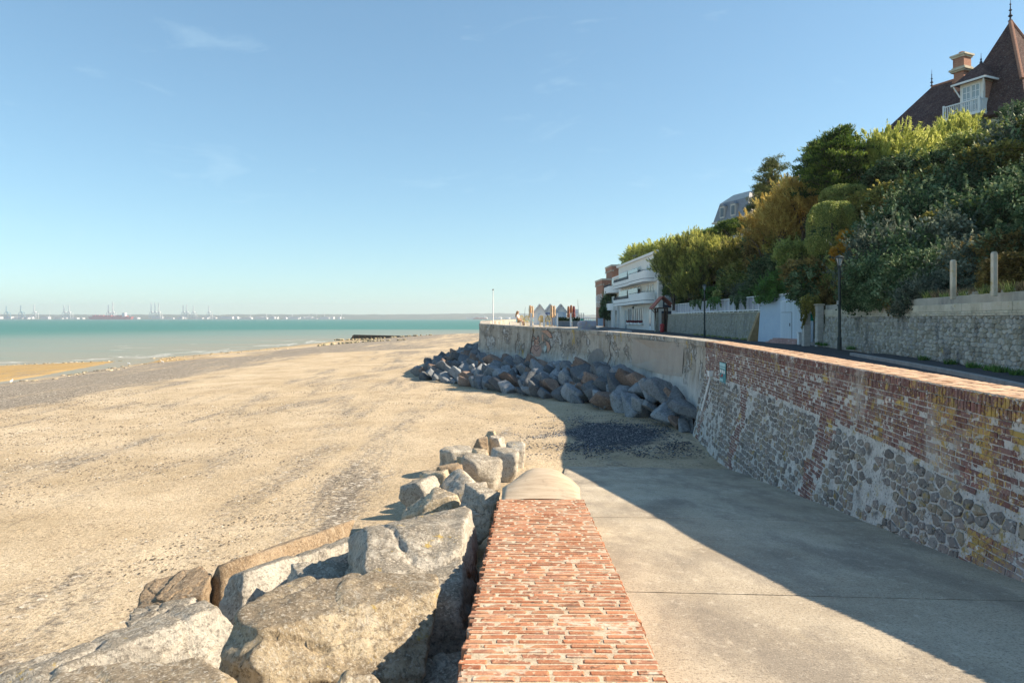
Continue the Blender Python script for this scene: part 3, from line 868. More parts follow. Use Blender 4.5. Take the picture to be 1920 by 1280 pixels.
for a, b in ((Y0 - .1, 4.5), (4.5, Y1)):
    core.hexa([(wall_left(a) + .015, a, -4.6), (wall_left(a) + .965, a, -4.6), (wall_left(b) + .965, b, -4.6), (wall_left(b) + .015, b, -4.6),
               (wall_left(a) + .015, a, wall_top_z(a) - .0005), (wall_left(a) + .965, a, wall_top_z(a) - .0005), (wall_left(b) + .965, b, wall_top_z(b) - .0005), (wall_left(b) + .015, b, wall_top_z(b) - .0005)])
core.build('mortar_bed', M['mortar_low'], lw, off=lw.location)
side = MB()
for sgn in (0, 1):
    for c in range(11):
        yy = Y0 + (.11 if c % 2 else 0)
        while yy < Y1 - .2:
            z = wall_top_z(yy) - .085 - c * .072 + rnd.uniform(-.004, .004)
            x = wall_left(yy) + (.955 if sgn else -.012 - rnd.uniform(0, .022))
            L = .21
            side.box(x, x + .045 + (rnd.uniform(0, .008) if sgn else 0), yy, yy + L - .012, z - .058, z)
            yy += L
o = side.build('side_bricks', M['brick_low'], lw, off=lw.location); tag(o, kind='stuff')
# rounded concrete end cap
secs = [(7.97, 1.02, -2.07, .03, -3.2), (8.4, 1.04, -2.08, .06, -3.2), (9.0, 1.08, -2.09, .14, -3.25), (9.6, 1.12, -2.11, .30, -3.3), (10.1, 1.12, -2.17, .48, -3.4), (10.5, 1.0, -2.34, .56, -3.5), (10.8, .76, -2.66, .50, -3.6), (10.95, .40, -3.02, .3, -3.7)]
cap = MB(); n = 17; vv = []; ff = []
for (yy, wd, zc, drop, zb) in secs:
    cx = wall_left(yy) + .49 + (.06 if yy > 9 else 0)
    for k in range(n):
        t_ = k / (n - 1) * 2 - 1
        if abs(t_) > .97: vv.append((cx + wd / 2 * np.sign(t_) * 1.01, yy, zb))
        else:
            q = t_ / .97
            vv.append((cx + wd / 2 * q + .006 * mnoise.noise(Vector((q * 3, yy * 2, 0))), yy, zc - drop * abs(q) ** 2.6 + .012 * mnoise.noise(Vector((q * 2, yy * 3, 9)))))
for i in range(len(secs) - 1):
    ff += [(i * n + k, i * n + k + 1, (i + 1) * n + k + 1, (i + 1) * n + k) for k in range(n - 1)]
ff.append(tuple(range((len(secs) - 1) * n, len(secs) * n)))
o = cap.add(vv, ff).build('end_cap', M['cap'], lw, off=lw.location, sm=True)
o['label'] = 'rounded smooth concrete end of the low wall'

# ------------------------------------------------------------------ brick and rubble sea wall
bw = empty('brick_seawall', (6.0, 12, ramp_z(12)), label='long leaning sea wall of weathered red brick over rubble stone', cat='wall')
def base_d(s):
    x, y, z, t, n_ = SW.at(s)
    return -.8 - (ramp_z(y) if y < 19.5 else lerp(ramp_z(19.5), -4.5, min(1, (y - 19.5) / 3))) + .10
ss = np.arange(0, SW.len + .2, .25); ss[-1] = SW.len
nd = 22; V = []; Fc = []
for s_ in ss:
    bd = base_d(s_)
    for k in range(nd):
        V.append(surf(SW, s_, bd * k / (nd - 1)) + Vector((0, 0, 0)))
    x, y, z, t, n_ = SW.at(s_)
    V.append((x - n_.x * .72, y - n_.y * .72, z)); V.append((x - n_.x * .74, y - n_.y * .74, -2.2))
W_ = nd + 2
for i in range(len(ss) - 1):
    for k in range(nd - 1): Fc.append((i * W_ + k, (i + 1) * W_ + k, (i + 1) * W_ + k + 1, i * W_ + k + 1))
    Fc.append((i * W_ + nd, (i + 1) * W_ + nd, (i + 1) * W_, i * W_)); Fc.append((i * W_ + nd + 1, (i + 1) * W_ + nd + 1, (i + 1) * W_ + nd, i * W_ + nd))
MB().add(V, Fc).build('mortar_bed', M['mortar_sea'], bw, off=bw.location)

def wall_frame(path, s_, d_, w_, h_, th, out=0.0):
    x, y, z, t, n_ = path.at(s_)
    p0 = surf(path, s_, d_, out); p1 = surf(path, s_, d_ + .05, out)
    up = (p0 - p1).normalized(); nn = up.cross(t) * -1
    if nn.dot(n_) < 0: nn = -nn
    if t.cross(up).dot(nn) < 0: t = -t
    return frame(p0, t, up, nn, w_, h_, th)

cop = Pieces('coping_brick', [brick_proto(20 + k, M['brick_sea'], .07, 'coping_brick') for k in range(8)])
for r_ in range(2):
    s_ = .03 * r_
    while s_ < SW.len - .03:
        w_ = .066 * rnd.uniform(.92, 1.1)
        cop.add(rnd.randrange(8), wall_frame(SW, s_ + w_ / 2, .058 + .118 * r_ + rnd.uniform(-.003, .003), w_ - .014, .104, .05, -.034 + (.010 if r_ == 0 else .002) + rnd.uniform(-.004, .006)))
        s_ += w_
cop.build(bw, 300, 'far_coping')
topb = Pieces('top_brick', [brick_proto(40 + k, M['brick_top'], .08) for k in range(6)])
for r_, (o0, L) in enumerate(((.012, .21), (.235, .21), (.455, .24))):
    s_ = .02 * r_
    while s_ < SW.len - .03:
        x, y, z, t, n_ = SW.at(s_)
        c_ = Vector((x, y, z)) - n_ * (o0 + L / 2)
        topb.add(rnd.randrange(6), frame(c_ + Vector((0, 0, -.045 + rnd.uniform(-.004, .004))), n_, t * -1, Vector((0, 0, 1)), L, .054, .055))
        s_ += .066
topb.build(bw, 0, 'top_bricks')

bk = Pieces('brick', [brick_proto(60 + k, M['brick_sea'], .05) for k in range(10)])
def brick_bottom(s_):
    x, y, *_ = SW.at(s_)
    return np.interp(y, [3, 7, 9, 13, 18, 24.3], [.98, 1.12, .98, .98, 1.04, 1.16])
pil = [(SW.s_at_y(18.6), .42, 1), (SW.s_at_y(12.4), .46, 1), (SW.s_at_y(7.0) - .35, .75, 1.25), (SW.s_at_y(23.3), .30, 1)]
def in_pilaster(s_, d_):
    for k, (c_, hw, f_) in enumerate(pil):
        sh = .18 * math.sin(d_ * 2.6 + k * 2)                  # steps in and out as it goes down
        if k == 2 and d_ < 1.45: continue
        if abs(s_ - c_ - sh) < hw * (1 if int(d_ / .34) % 2 else .78): return True
    return False
d_ = .275; row = 0
while d_ < 3.6:
    s_ = -(.11 if row % 2 else 0); j = row
    while s_ < SW.len - .1:
        L = (.225 if (j % 2 if d_ < 1.3 else (j % 3)) else .115) * rnd.uniform(.97, 1.03)
        j += 1
        sm_ = s_ + L / 2
        if .05 < sm_ < SW.len - .04:
            bb = brick_bottom(sm_) + .05 * mnoise.noise(Vector((sm_ * 2, row, 0)))
            if (d_ < bb or (in_pilaster(sm_, d_) and d_ < base_d(sm_) - .06)) and rnd.random() > .018:
                dep = rnd.uniform(-.006, .008) - (.02 if rnd.random() < .06 else 0)
                bk.add(rnd.randrange(10), wall_frame(SW, sm_, d_ + rnd.uniform(-.003, .003), L - .011, .057, .05, -.0445 + dep))
        s_ += L
    d_ += .0675; row += 1
bk.build(bw, 300, 'far_bricks')

stn = Pieces('stone', [])
sites = []
d_ = .98; row = 0
while d_ < 3.75:
    s_ = rnd.uniform(0, .2)
    while s_ < SW.len - .1:
        sites.append((s_ + rnd.uniform(-.03, .03), d_ + .03 * mnoise.noise(Vector((s_ * .6, d_ * 3, 2))) + rnd.uniform(-.022, .022))); s_ += rnd.choice([.12, .15, .19, .23, .28, .36])
    d_ += rnd.choice([.115, .13, .15]); row += 1
sr = random.Random(77)
for c_, poly in zip(sites, voronoi(sites, 1.75, .5)):
    if not poly: continue
    sm_, dm = c_
    if not .1 < sm_ < SW.len - .1: continue
    ext = max(abs(q[0] - sm_) for q in poly) * .7
    x, y, *_ = SW.at(sm_)
    pn = mnoise.noise(Vector((sm_ * .5, dm * .9, 7)))
    if min(q[1] for q in poly) < brick_bottom(sm_) - .02 or dm > base_d(sm_) - .07 or any(in_pilaster(sm_ + q, dm) for q in (-ext, 0, ext)): continue
    if (pn > .38 and sr.random() < .7) or (y > 20.5 and dm > 1.9 and sr.random() < .5) or sr.random() < .05: continue
    me, cx_, cy_ = cell_stone('stone', poly, M['rubble'], sr.uniform(.76, .94), sr.uniform(.012, .034), sr)
    stn.add_mesh(me, wall_frame(SW, cx_, cy_, 1, 1, 1, -.004))
stn.build(bw, 300, 'far_stones')

# teal notice fixed to the wall
sg_s = SW.s_at_y(21.3)
sg0 = surf(SW, sg_s, .86, .03)
sgn = empty('notice_sign', sg0, label='small teal notice with white lines and a red arrow on the brick sea wall', cat='sign')
x, y, z, t_, n_ = SW.at(sg_s)
def sign_quad(name, a0, a1, b0, b1, out, mat):
    mb = MB(); q = []
    for o_ in (out, out + .006):
        for a, b in ((a0, b0), (a1, b0), (a1, b1), (a0, b1)):
            q.append(sg0 - t_ * a + Vector((0, 0, b)) + n_ * o_)
    mb.hexa(q); return mb.build(name, mat, sgn, off=sg0)
M['teal'] = gmat('teal_enamel', [(.02, .22, .26), (.03, .27, .31)], 4, bump=0, rough=.4, spec=.5)
M['teal_pale'] = gmat('pale_teal_print', [(.38, .62, .66), (.45, .68, .70)], 4, bump=0, rough=.4)
sign_quad('panel', -.42, .42, -.31, .31, 0, M['teal'])
sign_quad('header', -.40, .40, .19, .29, .008, M['teal_pale'])
sign_quad('text_line', -.40, .40, .12, .165, .008, M['teal_pale'])
for a in (-.36, -.10, .16): sign_quad('pictogram', a, a + .17, -.02, .08, .008, M['white_paint'])
sign_quad('text_block', -.38, .08, -.27, -.19, .008, M['teal_pale'])
mb = MB(); q = [(-.24, -.16), (-.05, -.10), (-.02, -.14), (.06, -.06), (-.06, -.03), (-.07, -.06), (-.26, -.12)]
vv = [sg0 - t_ * a + Vector((0, 0, b)) + n_ * .016 for a, b in q] + [sg0 - t_ * a + Vector((0, 0, b)) + n_ * .010 for a, b in q]
k = len(q)
mb.add(vv, [tuple(range(k)), tuple(range(2 * k - 1, k - 1, -1))] + [(i, (i + 1) % k, k + (i + 1) % k, k + i) for i in range(k)])
mb.build('arrow', M['red_paint'], sgn, off=sg0)
# white drain pipe down the far end of the brickwork
ps = SW.s_at_y(22.9)
pipe = empty('drain_pipe', surf(SW, ps, 2.3, .05), label='thin white pipe slanting down the far end of the brick sea wall', cat='pipe')
mb = MB(); prev = None
for i in range(7):
    q = surf(SW, ps + .05 * i, 1.12 + .19 * i, .06)
    if prev is not None: mb.bar(prev, q, .035, 8)
    prev = q
mb.build('tube', M['white_paint'], pipe, off=pipe.location)
mb = MB(); q = surf(SW, ps, 1.05, .06); mb.box(q.x - .09, q.x + .06, q.y - .09, q.y + .09, q.z - .06, q.z + .12)
mb.build('hopper', M['white_paint'], pipe, off=pipe.location)

# ------------------------------------------------------------------ rendered concrete sea wall
cw = empty('concrete_seawall', (3.2, 42, -4.4), label='curving sea wall of stained grey concrete above dark rocks', cat='wall')
def cw_n(s_, d_):
    return .022 * mnoise.noise(Vector((s_ * .5, d_ * .7, 0))) + .016 * mnoise.noise(Vector((s_ * 1.7, d_ * 2.2, 3)))
ss = np.concatenate([np.arange(0, 36, .22), np.arange(36, CW.len, 1.5), [CW.len]])
dd = [.0, .02, .10, .19, .20, .21] + list(np.arange(.30, 4.5, .16))
V = []; Fc = []
for s_ in ss:
    x, y, z, t, n_ = CW.at(s_)
    V.append((x - n_.x * .78, y - n_.y * .78, -3.0)); V.append((x - n_.x * .76, y - n_.y * .76, z))
    for d_ in dd:
        lip = .035 if d_ < .195 else 0.0
        if d_ == 0: lip = .02
        o_ = lip + cw_n(s_, d_)
        V.append(surf(CW, s_, d_, o_ - batter(d_) * .35))
W_ = len(dd) + 2
for i in range(len(ss) - 1):
    for k in range(W_ - 1): Fc.append((i * W_ + k, (i + 1) * W_ + k, (i + 1) * W_ + k + 1, i * W_ + k + 1))
o = MB().add(V, Fc).build('wall_body', M['concrete_wall'], cw, off=cw.location)
def on_cw(s_, d_, out=.05):
    return surf(CW, s_, d_, out - .030 + cw_n(s_, d_) - batter(d_) * .35 + (.035 if d_ < .2 else 0))
def decal(name, pts, mat, out=.052, parent=cw):
    """thin painted or trowelled patch that follows the wall: fan of (s, d) points"""
    c_ = (sum(p[0] for p in pts) / len(pts), sum(p[1] for p in pts) / len(pts))
    k = len(pts); rings = 14; v = []; f = []
    for r_ in range(rings + 1):
        for p in pts:
            v.append(on_cw(lerp(c_[0], p[0], r_ / rings), lerp(c_[1], p[1], r_ / rings), out))
    for r_ in range(rings):
        f += [(r_ * k + i, r_ * k + (i + 1) % k, (r_ + 1) * k + (i + 1) % k, (r_ + 1) * k + i) for i in range(k)]
    return MB().add(v, f).build(name, mat, parent, off=parent.location)
def stroke(name, pts, wd, mat, out=.058, parent=cw):
    mb = MB(); v = []
    pts = [(lerp(a[0], b[0], t_), lerp(a[1], b[1], t_)) for a, b in zip(pts[:-1], pts[1:]) for t_ in (0, .2, .4, .6, .8)] + [pts[-1]]
    for i, (a, b) in enumerate(pts):
        a0, b0 = pts[max(0, i - 1)]; a1, b1 = pts[min(len(pts) - 1, i + 1)]
        dx, dy = a1 - a0, b1 - b0; q = math.hypot(dx, dy) or 1
        v += [on_cw(a - dy / q * wd, b + dx / q * wd, out), on_cw(a + dy / q * wd, b - dx / q * wd, out)]
    mb.add(v, [(2 * i, 2 * i + 1, 2 * i + 3, 2 * i + 2) for i in range(len(pts) - 1)])
    return mb.build(name, mat, parent, off=parent.location)
def cs(u):                                   # arc position of the wall under a photo column
    best = min(np.arange(0, 34, .05), key=lambda a: abs(960 + F * CW.xyz(a)[0] / CW.xyz(a)[1] - u))
    return float(best)
def cd(u, v):                                # depth below the top
    a = cs(u); x, y, z = CW.xyz(a)
    return max(.05, z + (v - 597) / F * y)
def G(u, v):
    return (cs(u), cd(u, v))
arch = [G(1104, 690), G(1106, 672), G(1111, 660), G(1120, 653), G(1129, 655), G(1134, 664), G(1135, 692)]
decal('cement_patch', arch, M['cement_patch'], .045)['label'] = 'dark arched cement repair low on the wall'
decal('cement_patch', [G(1187, 634), G(1262, 642), G(1283, 648), G(1283, 706), G(1240, 700), G(1187, 684)], gmat('smooth_cement', [(.36, .31, .27), (.42, .37, .32)], 1.2, bump=.2, spots=[((.30, .26, .23), 2, .55, .8, (1, 1, .2))]), .040)
decal('cement_patch', [G(1112, 660), G(1104, 672), G(1108, 668)], M['cement_patch'], .047)
dark_line = gmat('crack_dark', [(.07, .045, .035), (.13, .07, .05)], 6, bump=0)
stroke('crack', [G(1001, 616), G(1000, 626), G(998, 640), G(999, 652), G(996, 664), G(995, 672)], .035, dark_line)
stroke('crack', [G(970, 624), G(972, 634), G(968, 645), G(970, 662)], .02, dark_line)
stroke('crack', [G(1146, 640), G(1144, 652), G(1148, 668), G(1143, 684)], .025, dark_line)
# faded painted fox
pink = gmat('faded_pink_paint', [(.40, .25, .20), (.47, .31, .26)], 6, bump=.2, spots=[((.44, .42, .38), 4, .55, .68)])
orange = gmat('faded_orange_paint', [(.48, .27, .19), (.54, .34, .25)], 6, bump=.2, spots=[((.44, .42, .38), 4, .57, .68)])
aqua = gmat('faded_aqua_paint', [(.42, .52, .50), (.50, .58, .56)], 6, bump=.2)
ink = gmat('faded_black_line', [(.07, .06, .06), (.12, .10, .10)], 6, bump=0)
gf = empty('painted_fox', on_cw(*G(1012, 660)), label='faded pink fox painted on the concrete sea wall', cat='graffiti')
def g4(pts): return [G(960 + a / 13.71, 610 + b / 13.71) for a, b in pts]
for nm, pts, m_ in (
    ('body', [(560, 500), (500, 620), (560, 720), (620, 800), (760, 790), (800, 640), (760, 520), (650, 500)], pink),
    ('head', [(575, 400), (620, 350), (690, 360), (730, 420), (700, 500), (650, 545), (590, 480)], orange),
    ('ear', [(550, 250), (615, 330), (570, 360)], orange), ('ear', [(690, 250), (660, 335), (720, 370)], orange),
    ('tail', [(880, 400), (960, 440), (1000, 520), (1000, 640), (950, 700), (930, 560)], orange),
    ('tail_tip', [(760, 140), (900, 110), (990, 180), (1050, 310), (980, 320), (880, 210), (820, 190)], orange),
    ('paw', [(775, 250), (815, 210), (825, 400), (790, 390)], orange), ('chest', [(870, 520), (920, 530), (910, 660), (870, 690)], aqua)):
    decal(nm, g4(pts), m_, .054, gf)
for pts in ([(575, 400), (620, 350), (690, 360), (730, 420)], [(550, 250), (615, 330)], [(550, 250), (570, 360)], [(690, 250), (660, 335)], [(690, 250), (720, 370)],
            [(580, 410), (580, 455), (620, 470), (640, 440), (620, 405), (580, 410)], [(660, 440), (680, 480), (715, 460), (715, 415), (680, 410), (660, 440)],
            [(580, 480), (640, 540), (720, 520), (770, 470)], [(580, 520), (600, 600), (660, 655), (720, 600), (730, 550)], [(500, 640), (520, 560), (570, 520)],
            [(500, 640), (530, 710), (580, 720)], [(515, 480), (530, 410), (580, 400)], [(840, 350), (960, 430), (1010, 540), (1005, 660)], [(920, 110), (1000, 190), (1050, 310), (1000, 325)]):
    stroke('outline', g4(pts), .022, ink, .062, gf)

# ------------------------------------------------------------------ road, terrace
def road_z(x, y):
    a = smoothstep(36, 48, y) * (1 - smoothstep(7.5, 13, x))
    return -1.37 + .68 * a
yy = np.concatenate([np.arange(-6, 60, 1.0), np.arange(60, 330, 6)])
rows_x = []
for y_ in yy:
    if y_ < 24.2:
        s_ = float(np.interp(y_, SW.p[:, 1], SW.s)); x, y, z, t, n_ = SW.at(s_); xl = x + .62
    else:
        xl = np.interp(y_, [24.2, 28, 33.5, 39.5, 45.5, 50, 52.6, 60, 140, 330], [7.4, 7.45, 6.85, 5.0, 2.1, -1.3, -1.75, -1.75, .7, 30])
    xr2 = float(np.interp(y_, [-6, 0, 8, 15.8, 24.5, 33.6, 41, 70, 80, 104, 135, 330], [6.9, 8.3, 10.2, 12.4, 14.2, 15.8, 17, 18, 17.5, 17, 17, 60]))
    rows_x.append(np.linspace(xl, max(xr2, xl + .4), 26))
RX = np.array(rows_x); RY = np.repeat(yy[:, None], 26, 1)
road = link('road', grid_mesh('road', RX, RY, road_z(RX, RY), M['asphalt']))
tag(road, 'dark asphalt road between the sea wall and the stone wall', kind='structure')
# pavement and kerb along the stone wall
kerb = empty('kerb', (11.2, 16, -1.37), kind='structure'); tag(kerb, 'pale kerb edging the pavement below the stone wall')
for i in range(26):
    a = i * 1.0 + .2
    q = []
    for dz in (-.15, .11):
        for s_, o_ in ((a, 1.30), (a + .985, 1.30), (a + .985, 1.16), (a, 1.16)):
            x, y, z, t, n_ = RW.at(s_)
            q.append((x + n_.x * o_, y + n_.y * o_, -1.37 + dz))
    MB().hexa(q).build('kerb_stone', M['kerb'], kerb, off=kerb.location, bevel=.012)
mb = MB(); V = []; Fc = []
for i in range(27):
    x, y, z, t, n_ = RW.at(min(i * 1.0, RW.len))
    for o_ in (1.17, -.1): V.append((x + n_.x * o_, y + n_.y * o_, -1.37 + .095))
Fc = [(2 * i, 2 * i + 1, 2 * i + 3, 2 * i + 2) for i in range(26)]
o = mb.add(V, Fc).build('pavement', gmat('pavement_asphalt', [(.05, .052, .058), (.075, .077, .08)], 3, bump=.5, bscale=90), None)
tag(o, 'narrow asphalt pavement below the stone wall', kind='structure')
# terrace paving behind the concrete wall
V = []; Fc = []
ty = np.arange(47, 140, 1.0)
for y_ in ty:
    xl = np.interp(y_, [45.5, 50, 52.6, 60, 140], [2.2, -1.25, -1.7, -1.7, .75])
    xr2 = np.interp(y_, [45, 60, 140], [5.5, 8.0, 9.0])
    for k in range(8):
        x = lerp(xl, xr2, k / 7); V.append((x, y_, float(road_z(np.array(x), np.array(y_))) + .02))
for i in range(len(ty) - 1):
    Fc += [(i * 8 + k, i * 8 + k + 1, (i + 1) * 8 + k + 1, (i + 1) * 8 + k) for k in range(7)]
o = MB().add(V, Fc).build('terrace', M['paving'], None); tag(o, 'sunlit paved terrace behind the concrete sea wall', kind='structure')

# ------------------------------------------------------------------ stone retaining wall across the road
rw = empty('stone_retaining_wall', (12.6, 20, -1.37), label='tall rubble stone wall with yellowish block courses below the dark shrubs', cat='wall')
def rsurf(s_, h_, out=0.0):
    x, y, z, t, n_ = RW.at(s_)
    o_ = out + .12 * (1.5 - min(h_, 1.5)) / 1.5
    return Vector((x + n_.x * o_, y + n_.y * o_, z + h_)), t, n_
def rframe(s_, h_, w_, hh, th, out=0.0):
    p, t, n_ = rsurf(s_, h_, out)
    return frame(p, t * -1, Vector((0, 0, 1)), n_, w_, hh, th)
V = []; Fc = []
hs = [-.2, 0, .5, 1.0, 1.45, 1.5, 2.0]
ra = np.arange(0, RW.len, .5); ra = np.append(ra, RW.len)
for s_ in ra:
    for h_ in hs: V.append(rsurf(s_, h_)[0])
    p, t, n_ = rsurf(s_, 2.0); V.append(p - n_ * .5)
W_ = len(hs) + 1
for i in range(len(ra) - 1):
    Fc += [(i * W_ + k, (i + 1) * W_ + k, (i + 1) * W_ + k + 1, i * W_ + k + 1) for k in range(W_ - 1)]
Fc.append(tuple(range((len(ra) - 1) * W_, len(ra) * W_)))
MB().add(V, Fc).build('mortar_bed', M['retain_mortar'], rw, off=rw.location)
rs = Pieces('stone', [])
sites = []
h_ = .05
while h_ < 1.44:
    s_ = 5 + rnd.uniform(0, .2)
    while s_ < RW.len - .05:
        sites.append((s_ + rnd.uniform(-.04, .04), h_ + rnd.uniform(-.035, .035))); s_ += rnd.choice([.13, .16, .19, .23, .27])
    h_ += .125
for c_, poly in zip(sites, voronoi(sites, 1.6, .46)):
    if not poly or not 5.2 < c_[0] < RW.len - .12: continue
    poly = [(q[0], -min(max(q[1], .0), 1.45)) for q in poly]
    me, cx_, cy_ = cell_stone('stone', poly[::-1], M['retain_stone'], sr.uniform(.90, .99), sr.uniform(.03, .06), sr)
    rs.add_mesh(me, rframe(cx_, -cy_, 1, 1, 1, -.006))
rs.build(rw, 300, 'far_stones')
sb = Pieces('string_brick', [brick_proto(90 + k, M['coping'], .06) for k in range(4)])
for r_ in range(2):
    s_ = 6.0 + .1 * r_
    while s_ < RW.len - .2:
        sb.add(rnd.randrange(4), rframe(s_ + .11, 1.475 + .06 * r_, .21, .05, .07 - .02 * r_, -.01)); s_ += .225
sb.build(rw, 0, 'string_course')
blk = Pieces('block', [brick_proto(95 + k, M['coping'], .02, 'block') for k in range(6)])
for r_ in range(2):
    s_ = 6.0 - .3 * r_
    while s_ < RW.len - .3:
        L = rnd.uniform(.52, .75)
        blk.add(rnd.randrange(6), rframe(s_ + L / 2, 1.68 + .225 * r_, L - .01, .213, .06, -.035 - .06 * r_ + rnd.uniform(-.006, .006))); s_ += L
blk.build(rw, 300, 'far_blocks')
rub = Pieces('cap_stone', [stone_proto(50 + k, M['retain_stone']) for k in range(6)])
s_ = 7.0
while s_ < 21:
    p, t, n_ = rsurf(s_, 2.02)
    rub.add(rnd.randrange(6), frame(p - n_ * rnd.uniform(.15, .35), t, n_, Vector((0, 0, 1)), rnd.uniform(.15, .3), rnd.uniform(.14, .24), .10)); s_ += .2
rub.build(rw, 300, 'loose_stones')

# ------------------------------------------------------------------ hillside
hy = np.concatenate([np.arange(-12, 76, 1.2), np.arange(76, 110, .8), np.arange(110, 260, 6)])
tt = np.concatenate([[-.051, -.05], np.linspace(.1, 26, 40), np.linspace(30, 120, 10)])
HX = hill_x(hy)[:, None] + tt[None, :]
HY = np.repeat(hy[:, None], len(tt), 1)
HZ = hill_z(HX, HY)
HZ[:, 0] = -1.6
hill = link('hillside', grid_mesh('hillside', HX, HY, HZ, M['hill']))
tag(hill, 'steep overgrown hillside above the road', kind='structure')

# ------------------------------------------------------------------ far shore
def far_mat():
    t = T('far_land'); p = t.pos((.004, .004, .02))
    col = t.ramp(t.noise(p, 2.0, 7, .7), [(.35, (.075, .11, .09)), (.55, (.12, .15, .12)), (.7, (.21, .22, .19))])
    return t.done(col, .95, None, spec=.1)
fx = np.linspace(-6500, 4200, 260); 
fy = np.array([4560, 4600, 4900, 5300, 5600, 5900, 6300])
FX, FY = np.meshgrid(fx, fy)
ridge = 38 + 16 * fbm2(fx, fx * 0, .0009, 4, 4) + 5 * fbm2(fx, fx * 0, .02, 5, 3)
ridge = ridge + 22 * np.exp(-((fx + 900) / 900) ** 2) * .4
prof = np.array([-1, 3.0, 4.0, .45, .75, 1.0, .9])
FZ = np.zeros_like(FX)
for j in range(len(fy)):
    FZ[j] = SEA + (prof[j] if j < 3 else prof[j] * ridge)
far = link('far_shore', grid_mesh('far_shore', FX, FY, FZ, far_mat(), None, False))
tag(far, 'low blue hills and flat land across the estuary', kind='structure')
# ------------------------------------------------------------------ boulders
_ico = {}
def ico(sub):
    if sub not in _ico:
        bm = bmesh.new(); bmesh.ops.create_icosphere(bm, subdivisions=sub, radius=1)
        _ico[sub] = (np.array([v.co[:] for v in bm.verts]), np.array([[v.index for v in f.verts] for f in bm.faces])); bm.free()
    return _ico[sub]
def rock_mesh(name, seed, dims, mat, sub=3, soft=26, cuts=7, chips=10, amp=.03, fine=.016, faces=(), sm=False, depth=(.80, 1.0), ledge=0.0):
    """broken block: the room inside a set of planes (a box, large random faces, chipped corners), edges eased by soft, then roughened"""
    r = random.Random(seed)
    v0, f = ico(sub)
    pl = [(np.array(n_, float) + np.array([r.uniform(-.16, .16) for _ in range(3)]), r.uniform(.86, 1.0)) for n_ in ((1, 0, 0), (-1, 0, 0), (0, 1, 0), (0, -1, 0), (0, 0, 1), (0, 0, -1))]
    for fc in faces: pl.append((np.array(fc[:3], float), fc[3]))
    for k in range(cuts): pl.append((np.array([r.gauss(0, 1), r.gauss(0, 1), r.gauss(0, .6)]), r.uniform(*depth)))
    for k in range(chips): pl.append((np.array([r.choice((-1, 1)) * r.uniform(.5, 1), r.choice((-1, 1)) * r.uniform(.5, 1), r.uniform(-1, 1)]), r.uniform(1.02, 1.20)))
    acc = np.zeros(len(v0))
    for n_, d_ in pl:
        n_ = n_ / np.linalg.norm(n_)
        acc += np.maximum(v0 @ n_ / d_, 0) ** soft
    p = v0 * (acc ** (-1.0 / soft))[:, None]
    q = p * np.array(dims) / 2
    m_ = max(dims); o1 = np.array([r.uniform(0, 50) for _ in range(3)])
    bed = np.array([r.uniform(-.4, .4), r.uniform(-.4, .4), 1.0]); out = np.empty_like(q)
    for i in range(len(q)):
        b = Vector(q[i] + o1)
        dsp = (mnoise.noise(b * (2.4 / m_)) * amp + mnoise.noise(b * (6.5 / m_)) * amp * .5) * m_
        dsp += mnoise.fractal(b * 7, .85, 2.0, 5) * fine - abs(mnoise.noise(b * 3.4)) * fine * 1.8
        if ledge:
            t_ = (q[i] @ bed) * 3.2 / m_ * 2 + mnoise.noise(b * 1.3) * .8; t_ -= math.floor(t_)
            dsp += (.5 - min(1, t_ * 1.25)) * ledge
            n1 = mnoise.noise(b * (1.9 / m_) * 1.6)
            dsp -= ledge * 1.6 * math.exp(-(n1 / .035) ** 2)
        out[i] = q[i] + v0[i] * dsp
    return np_mesh(name, out, f, mat, None, sm)

